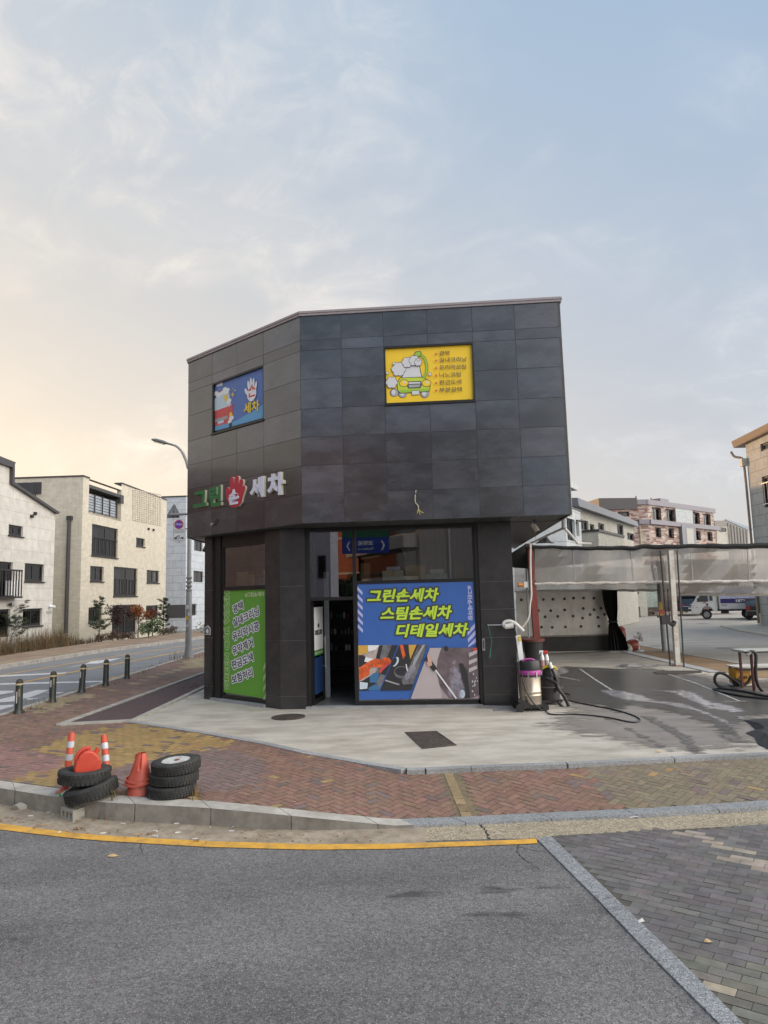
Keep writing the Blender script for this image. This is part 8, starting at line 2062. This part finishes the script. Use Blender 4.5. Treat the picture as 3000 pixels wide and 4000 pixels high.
# black sedan, tail seen past the green wall
sd = thing('sedan', 'black sedan with a red tail light half hidden by the green wall', 'car', (0, 0, 0))
side = [(.02, .30), (.0, .75), (.10, .98), (1.0, 1.03), (1.7, 1.40), (2.9, 1.42), (3.6, 1.0), (4.6, .88), (4.7, .55), (4.65, .28)]
mb = MB(); mb.prism([Vector((-.88, x, z)) for x, z in side], [Vector((.88, x, z)) for x, z in side]); mb.build('body', M_CBK, sd, bevel=.06)
mb = MB(); mb.add([(-.66, 1.02, 1.05), (.66, 1.02, 1.05), (.56, 1.66, 1.39), (-.56, 1.66, 1.39)], [(0, 1, 2, 3)]); mb.build('rear_window', M_CGL, sd)
for s_ in (-1, 1):
    mb = MB(); mb.box((s_ * .76, .03, .80), (.24, .1, .22)); mb.build('tail_light', M('tail_red', (.35, .02, .025)), sd)
mb = MB(); mb.box((0, -.01, .78), (.52, .03, .12)); mb.build('number_plate', M('plate_white', (.55, .62, .66)), sd); mb = MB(); mb.box((0, -.012, .62), (1.7, .03, .03)); mb.build('chrome_strip', M_HUB, sd)
for x in (-.76, .76):
    for y in (.85, 3.7):
        mb = MB(); mb.lathe([(.2, -.1), (.31, -.1), (.32, 0), (.31, .1), (.2, .1)], (x, y, .32), 24, Matrix.Rotation(math.pi / 2, 3, 'Y'), closed=True); mb.build('wheel', M_CTY, sd)
q = at(2955, 2400, 46); sd.location = (q.x + .34, 46, 0); sd.rotation_euler = (0, 0, -.46)
for k, (px, py, r) in enumerate(((2830, 2532, .35), (2560, 2523, .22), (2745, 2436, .4))):
    c = G(px, py, -.02); t = thing('manhole_cover', ('round manhole cover in the middle of the back street', 'small dark cover near the kerb of the back street', 'far manhole cover near the parked truck')[k], 'manhole cover', c); mb = MB(); mb.lathe([(r, .0), (r, .004), (1e-3, .004)], c + Vector((0, 0, .001)), 24); mb.build('lid', M('street_iron', (.20, .19, .19), .7, .2, 8), t)

# ---------------------------------------------------------------- inside the shop
M_CARD = M('cardboard', (.40, .27, .15), .8, .1, 5); M_CARDP = M('pale_cardboard', (.52, .47, .38), .8, .08, 5)
SHZ = z_b1 - .02
loft = thing('storage_loft', 'storage shelf across the shop window above the blue film', 'shelf', GF.P(2.5, SHZ, -.9))
mb = MB(); mb.fb(GF, uM1 + .02, uW1 - .05, SHZ - .06, SHZ - .01, -1.9, -.16); mb.build('deck', M_DARKROOM, loft)
mb = MB(); u0 = ux(1568, 2150); mb.fb(GF, u0, uW1 - .02, SHZ, ZB - .02, -1.30, -1.22)
n = 56
for k in range(n):
    u = u0 + (uW1 - .03 - u0) * k / n; mb.fb(GF, u, u + .022, SHZ, ZB - .03, -1.22, -1.195)
mb.build('corrugated_panel', M('corrugated_brown', (.36, .29, .25), .5, .15, 3, stretch=(8, 8, .5)), loft)
def carton(label, x0, y0, x1, y1, o, dep, mat, tape=False, fr=GF, zf=None, name='carton'):
    u0, z1 = fr.px(x0, y0); u1 = fr.px(x1, y0)[0]; z0 = SHZ if zf is None else zf; k = 1.0
    t = thing(name, label, 'box', fr.P((u0 + u1) / 2, z0, o)); mb = MB(); mb.fb(fr, u0, u1, z0 + .002, z1, o - dep, o); b = mb.build('box', mat, t)
    if tape: mb = MB(); um_ = (u0 + u1) / 2; mb.fb(fr, um_ - .025, um_ + .025, z1 - .10, z1 + .002, o - dep, o + .002); mb.build('tape', M('tape_tan', (.50, .32, .10), .4), t)
    return t
carton('pale carton with a tape strip and a rolled towel on top, behind the shop window', 1488, 2228, 1573, 2264, -.35, .4, M_CARDP, True)
carton('tan carton leaning at the corrugated panel behind the shop window', 1578, 2207, 1660, 2264, -.35, .35, M_CARD)
carton('dim brown speaker sized carton at the left end of the window shelf', 1398, 2196, 1434, 2264, -.5, .3, M('carton_dim', (.22, .15, .09), .8))
carton('faint tan carton at the right end of the window shelf', 1778, 2192, 1818, 2264, -.9, .3, M_CARD)
tw = thing('towel_roll', 'rolled pale blue towel on the pale carton', 'towel', GF.P(ux(1525, 2220), zx(1525, 2228), -.5)); mb = MB()
u0, u1 = ux(1505, 2220), ux(1558, 2220); zc = zx(1530, 2219)
for k, r in enumerate((.055, .035, .018)): mb.tube([GF.P(u0, zc - .01, -.4), GF.P((u0 + u1) / 2, zc, -.4), GF.P(u1, zc - .01, -.4)], r, 8)
mb.build('towel', M('towel_blue', (.40, .46, .60), .9, .2, 12), tw)
bgp = thing('plastic_wrap', 'clear plastic wrapped bundle on the window shelf', 'bundle', GF.P(ux(1700, 2250), SHZ, -.4)); mb = MB(); mb.fb(GF, ux(1656, 2250), ux(1752, 2250), SHZ, zx(1700, 2238), -.6, -.35); mb.build('bundle', M('wrap_grey', (.34, .36, .35), .25, .3, 14), bgp, bevel=.03)
mb = MB(); mb.fb(GF, ux(1680, 2230), ux(1735, 2230), zx(1700, 2238), zx(1700, 2222), -.55, -.4); mb.build('packet', M('packet_pale', (.5, .48, .44), .5, .2, 9), bgp)
clk = thing('wall_clock', 'round pale clock seen edge on beside the corrugated panel', 'clock', GF.P(ux(1563, 2153), zx(1563, 2153), -1.1)); mb = MB(); mb.lathe([(.16, 0), (.17, .02), (.16, .04), (1e-3, .04)], GF.P(ux(1565, 2153), zx(1563, 2153), -1.15), 20, Matrix.Rotation(math.radians(70), 3, 'Y')); mb.build('case', M('clock_pale', (.45, .40, .36), .5), clk)
# left window shelf with cartons
zls = zLb1 - .02
lft = thing('storage_loft', 'storage shelf behind the window above the green film', 'shelf', GL.P(1.6, zls, -.6)); mb = MB(); mb.fb(GL, uLa + .05, uLb - .02, zls - .06, zls - .01, -1.2, -.16); mb.build('deck', M_DARKROOM, lft)
mb = MB(); mb.fb(GL, uLa - .4, uLb + .2, zls - .3, ZB - .02, -1.30, -1.2); mb.build('brick_wall', bricks('inner_brick', (.17, .125, .11), (.125, .09, .085), (.10, .085, .08), .22, .07, .008, bump=.2), lft)
def ZL(x, y): return (750 + x / 2.6017, 2000 + y / 2.6017)
for lab, x0, y0, x1, mat in (('tall tan carton at the left of the shelf above the green film', 345, 610, 458, M_CARD), ('lower tan carton second from left above the green film', 462, 632, 526, M_CARD), ('pale stacked carton near the pillar above the green film', 618, 590, 704, M_CARDP)):
    a_, b_ = ZL(x0, y0), ZL(x1, y0); carton(lab, a_[0], a_[1], b_[0], b_[1], -.3, .3, mat, False, GL, zls)
a_, b_ = ZL(706, 592), ZL(764, 592); carton('pale blue panel box beside the pillar above the green film', a_[0], a_[1], b_[0], b_[1], -.25, .2, M('pale_blue_box', (.46, .56, .58), .5), False, GL, zls)
bb = thing('water_bottle', 'blue plastic bottle between the cartons above the green film', 'bottle', GL.P(GL.px(*ZL(588, 700))[0], zls, -.35)); mb = MB(); zt_ = GL.px(*ZL(588, 655))[1]; mb.lathe([(.085, 0), (.09, .02), (.09, (zt_ - zls) * .75), (.05, (zt_ - zls) * .9), (.04, zt_ - zls)], GL.P(GL.px(*ZL(588, 700))[0], zls, -.35), 16); mb.build('bottle', M('bottle_blue', (.03, .12, .42), .3), bb, smooth=True)
# shelves with bottles seen through the open door
sh0 = thing('display_shelf', 'dark shelving with rows of small bottles seen through the open door', 'shelf', GF.P(.95, .05, -3.2))
SF2 = GF.shift(-3.0); ua, ub = SF2.px(1300, 2500)[0] - .1, SF2.px(1385, 2500)[0] + .5
mb = MB()
for z in (.5, .95, 1.35, 1.75, 2.15): mb.fb(SF2, ua, ub, z - .03, z, -.35, 0)
mb.fb(SF2, ua - .03, ua, .05, 2.3, -.35, 0); mb.fb(SF2, ub, ub + .03, .05, 2.3, -.35, 0); mb.fb(SF2, ua, ub, .05, 2.3, -.38, -.36); mb.build('rack', M('rack_dark', (.03, .03, .03), .5), sh0)
rr = random.Random(5); cols = [P_WHITE, M('bottle_grey', (.3, .3, .32), .4), M('bottle_amber', (.3, .16, .05), .4), M('bottle_green', (.06, .22, .10), .4)]
lab_b = {0: 'small white capped bottle in the rows on the dark shop shelves', 1: 'small grey capped bottle in the rows on the dark shop shelves', 2: 'small amber capped bottle in the rows on the dark shop shelves', 3: 'small green capped bottle in the rows on the dark shop shelves'}
for z in (.95, 1.35, 1.75):
    u = ua + .06
    while u < ub - .05:
        if rr.random() < .75:
            k = rr.choice((0, 0, 1, 2, 3)); h = rr.uniform(.14, .24); p = SF2.P(u, z, -.08)
            mb = MB(); mb.lathe([(.03, 0), (.033, .01), (.033, h * .7), (.014, h * .82), (.014, h * .9)], p, 10); t = mb.build('bottle', cols[k]); tag(t, lab_b[k], 'bottle', 'bottles on the dark shop shelves')
            c = MB(); c.cyl(p + Vector((0, 0, h * .9)), p + Vector((0, 0, h)), .017, .015, 8); c.build('cap', M_BPL, t)
        u += rr.uniform(.075, .11)
wq = thing('partition_frame', 'pale grey partition frame standing inside the open door', 'partition', GF.P(uD0 + .55, .05, -1.6)); mb = MB(); PFm = GF.shift(-1.3); pu0, pu1 = PFm.px(1268, 2500)[0], PFm.px(1287, 2500)[0]; mb.fb(PFm, pu0, pu1, .05, 2.9, -.06, 0); mb.build('panel', M('partition_grey', (.34, .37, .40), .5), wq)

# ---------------------------------------------------------------- across the road, behind the viewer: what the shop glass mirrors
M_ORB = bricks('orange_brick', (.46, .14, .07), (.40, .12, .065), (.38, .16, .10), .9, .3, .01, bump=.1)
def mir(px, py, D):
    """the real place of what the shop window mirrors at this pixel, D metres along the mirrored view"""
    v = at(px, py, D); return v - GF.N * (2 * (v - GF.a).dot(GF.N))
o1, o2 = mir(1400, 2200, 62), mir(1150, 2200, 64)
OB = Fr((o1.x, o1.y), (o2.x, o2.y)); ob_ = thing('orange_apartment_block', 'orange brick apartment block across the road with pale floor bands', 'building', (-2, -38, 0))
mb = MB(); mb.fb(OB, 0, OB.L, 0, 16, -9, 0); mb.build('wall', M_ORB, ob_)
for z in (4.2, 7.4, 10.6): mb = MB(); mb.fb(OB, -.1, OB.L + .1, z, z + .18, -.1, .1); mb.build('floor_band', M_CREAM, ob_)
g1, g2 = mir(1640, 2200, 50), mir(1398, 2200, 63)
GB = Fr((g1.x, g1.y), (g2.x, g2.y)); gb_ = thing('balcony_block', 'grey apartment block with stacked railed balconies across the road', 'building', (10, -30, 0)); mb = MB(); mb.fb(GB, 0, GB.L, 0, 15, -9, 0); mb.build('wall', M('block_grey', (.20, .19, .19), .8), gb_)
for k in range(4):
    z = 2.6 + k * 3.1; mb = MB(); mb.fb(GB, .2, GB.L - .2, z, z + 1.0, 0, 1.2); mb.build('balcony', M('balcony_pale', (.36, .34, .33), .8), gb_)
    mb = MB()
    for j in range(30): u = .3 + (GB.L - .6) * j / 29; mb.fb(GB, u, u + .05, z + 1.0, z + 1.6, 1.1, 1.16)
    mb.build('railing', M_DKST, gb_); mb = MB(); mb.fb(GB, .6, GB.L - .6, z + 1.2, z + 2.9, .0, .03); mb.build('balcony_glazing', M_CGL, gb_)
w1, w2 = mir(1290, 2200, 42), mir(1050, 2200, 43)
WBk = Fr((w1.x, w1.y), (w2.x, w2.y)); w8 = thing('white_rendered_house', 'lilac white rendered house across the road with a side window', 'building', (-8, -15, 0)); mb = MB(); mb.fb(WBk, 0, WBk.L, 0, 9.5, -1.5, 0); mb.build('wall', M('render_lilac', (.40, .40, .46), .8, .06, 2), w8)
window(WBk, w8, .3, .8, 3.4, 4.8, .06, .1, ()); 
w9 = thing('brown_brick_house', 'brown brick house across the side street at the left', 'building', (-16, 2, 0)); mb = MB(); mb.fb(Fr((-16.6, -14), (-16.6, 23)), 0, 37, 0, 7.7, -8, 0); mb.build('wall', bricks('brown_brick', (.20, .125, .10), (.15, .09, .08), (.16, .13, .12), .4, .13, .02, bump=.2), w9)
TR = [mir(1306, 2280, 52), mir(1352, 2280, 53), mir(1410, 2290, 50)]
for k, (x, y, h, r) in enumerate([(p.x, p.y, h_, r_) for p, h_, r_ in zip(TR, (3.9, 4.2, 3.2), (1.1, 1.3, 1.0))]): bushy('street_tree', ('dark green bushy tree across the road, left of three', 'dark green bushy tree across the road, middle of three', 'dark green bushy tree across the road, right of three')[k], 'tree', x, y, h, r, [(.03, .055, .03), (.045, .075, .035)], 900, .28, True, .9)
# blue direction sign on its mast arm, facing the shop
s1, s2 = mir(1520, 2130, 37), mir(1335, 2130, 37)
rs = thing('direction_sign', 'blue and green road direction sign on a mast arm facing the shop', 'road sign', (s1.x, s1.y, 0))
SGN = Fr((s1.x, s1.y), (s2.x, s2.y)); zS = 4.55
mb = MB(); e1, e2 = SGN.P(-3.2, 0, -.25), SGN.P(SGN.L, 0, -.25); mb.cyl((e1.x, e1.y, -.2), (e1.x, e1.y, 6.6), .12, .1, 14); mb.tube([(e1.x, e1.y, 5.95), (e2.x, e2.y, 5.95)], .08, 10); mb.build('mast', M_GALV, rs, smooth=True)
mb = MB(); mb.fb(SGN, 0, SGN.L, zS, zS + 1.25, -.04, 0); mb.build('blue_panel', M('road_sign_blue', (.015, .045, .30), .4), rs)
mb = MB(); mb.fb(SGN, .02, SGN.L - .02, zS + .86, zS + 1.23, 0, .006); mb.build('green_panel', M('road_sign_green', (.012, .11, .06), .4), rs)
mb = MB(); put_text(mb, SGN, '교하로', SGN.L / 2 - .42, zS + .42, .3, .008, .012, fit=(.84, .27)); put_text(mb, SGN, 'Gyoha-ro', SGN.L / 2 - .42, zS + .16, .2, .008, .004, fit=(.84, .15))
for s_, u in ((1, .35), (-1, SGN.L - .35)):
    for dz_ in (-1, 1): mb.fpoly(SGN, [(u - s_ * .12, zS + .42), (u - s_ * .02, zS + .42), (u + s_ * .10, zS + .42 + dz_ * .26), (u + s_ * .03, zS + .42 + dz_ * .28)][::(1 if s_ * dz_ < 0 else -1)], .005, .010)
mb.build('sign_lettering', M('sign_white', (.66, .68, .70)), rs)

# unseen block added behind the panel house to shade the right-hand house
fh = thing('sun_blocker', 'plain unseen block behind the panel house, added to hold off the low sun', 'house', (-24, 78, 0)); mb = MB(); mb.prism([Vector(p) for p in ((-30, 66, 0), (-19.5, 66, 0), (-19, 92, 0), (-30, 92, 0))], [Vector(p) for p in ((-30, 66, 11.4), (-19.5, 66, 11.4), (-19, 92, 11.4), (-30, 92, 11.4))]); mb.build('wall', M_BEIGE, fh)
# cracks in the asphalt and the gutter
mb = MB(); rc_ = random.Random(11)
def crack(pts, w, z):
    q = [G(x, y, ROAD_Z) for x, y in pts]; o = []
    for a_, b_ in zip(q, q[1:]):
        for k in range(6):
            p = a_.lerp(b_, k / 6); o.append(Vector((p.x + rc_.gauss(0, .008), p.y + rc_.gauss(0, .008), z)))
    o.append(Vector((q[-1].x, q[-1].y, z)))
    for a_, b_ in zip(o, o[1:]):
        d = (b_ - a_).normalized(); s_ = Vector((d.y, -d.x, 0)) * w * rc_.uniform(.4, 1.3); mb.face([a_ - s_, b_ - s_, b_ + s_, a_ + s_])
crack([(1872, 3217), (1890, 3240), (1905, 3262), (1915, 3280)], .010, ROAD_Z + .0055)
crack([(2022, 3300), (2018, 3325), (2030, 3345), (2080, 3380), (2110, 3395)], .005, ROAD_Z + .002)
crack([(2030, 3310), (2080, 3322), (2130, 3330)], .004, ROAD_Z + .002)
crack([(545, 3290), (560, 3340)], .003, ROAD_Z + .002)
mb.build('cracks', M('crack_dark', (.03, .028, .026), .95), base=(0, 0, 0), kind='structure')
# rubbed tyre marks and oil spots on the asphalt
M_MARK = soft(M('tyre_mark', (.085, .083, .085), .7, .2, 5)) if 'tyre_mark' not in MATS else MATS['tyre_mark']
patch('tyre_marks', [[(1500, 3490), (1800, 3470), (2150, 3450), (2270, 3455), (2290, 3475), (2000, 3495), (1700, 3510), (1500, 3512)], [(1780, 3560), (2100, 3545), (2110, 3565), (1800, 3580)], [(500, 3860), (640, 3868), (620, 3895), (510, 3885)], [(40, 3655), (90, 3660), (80, 3680), (45, 3675)]], ROAD_Z + .0025, M_MARK, 10, .5, .05)
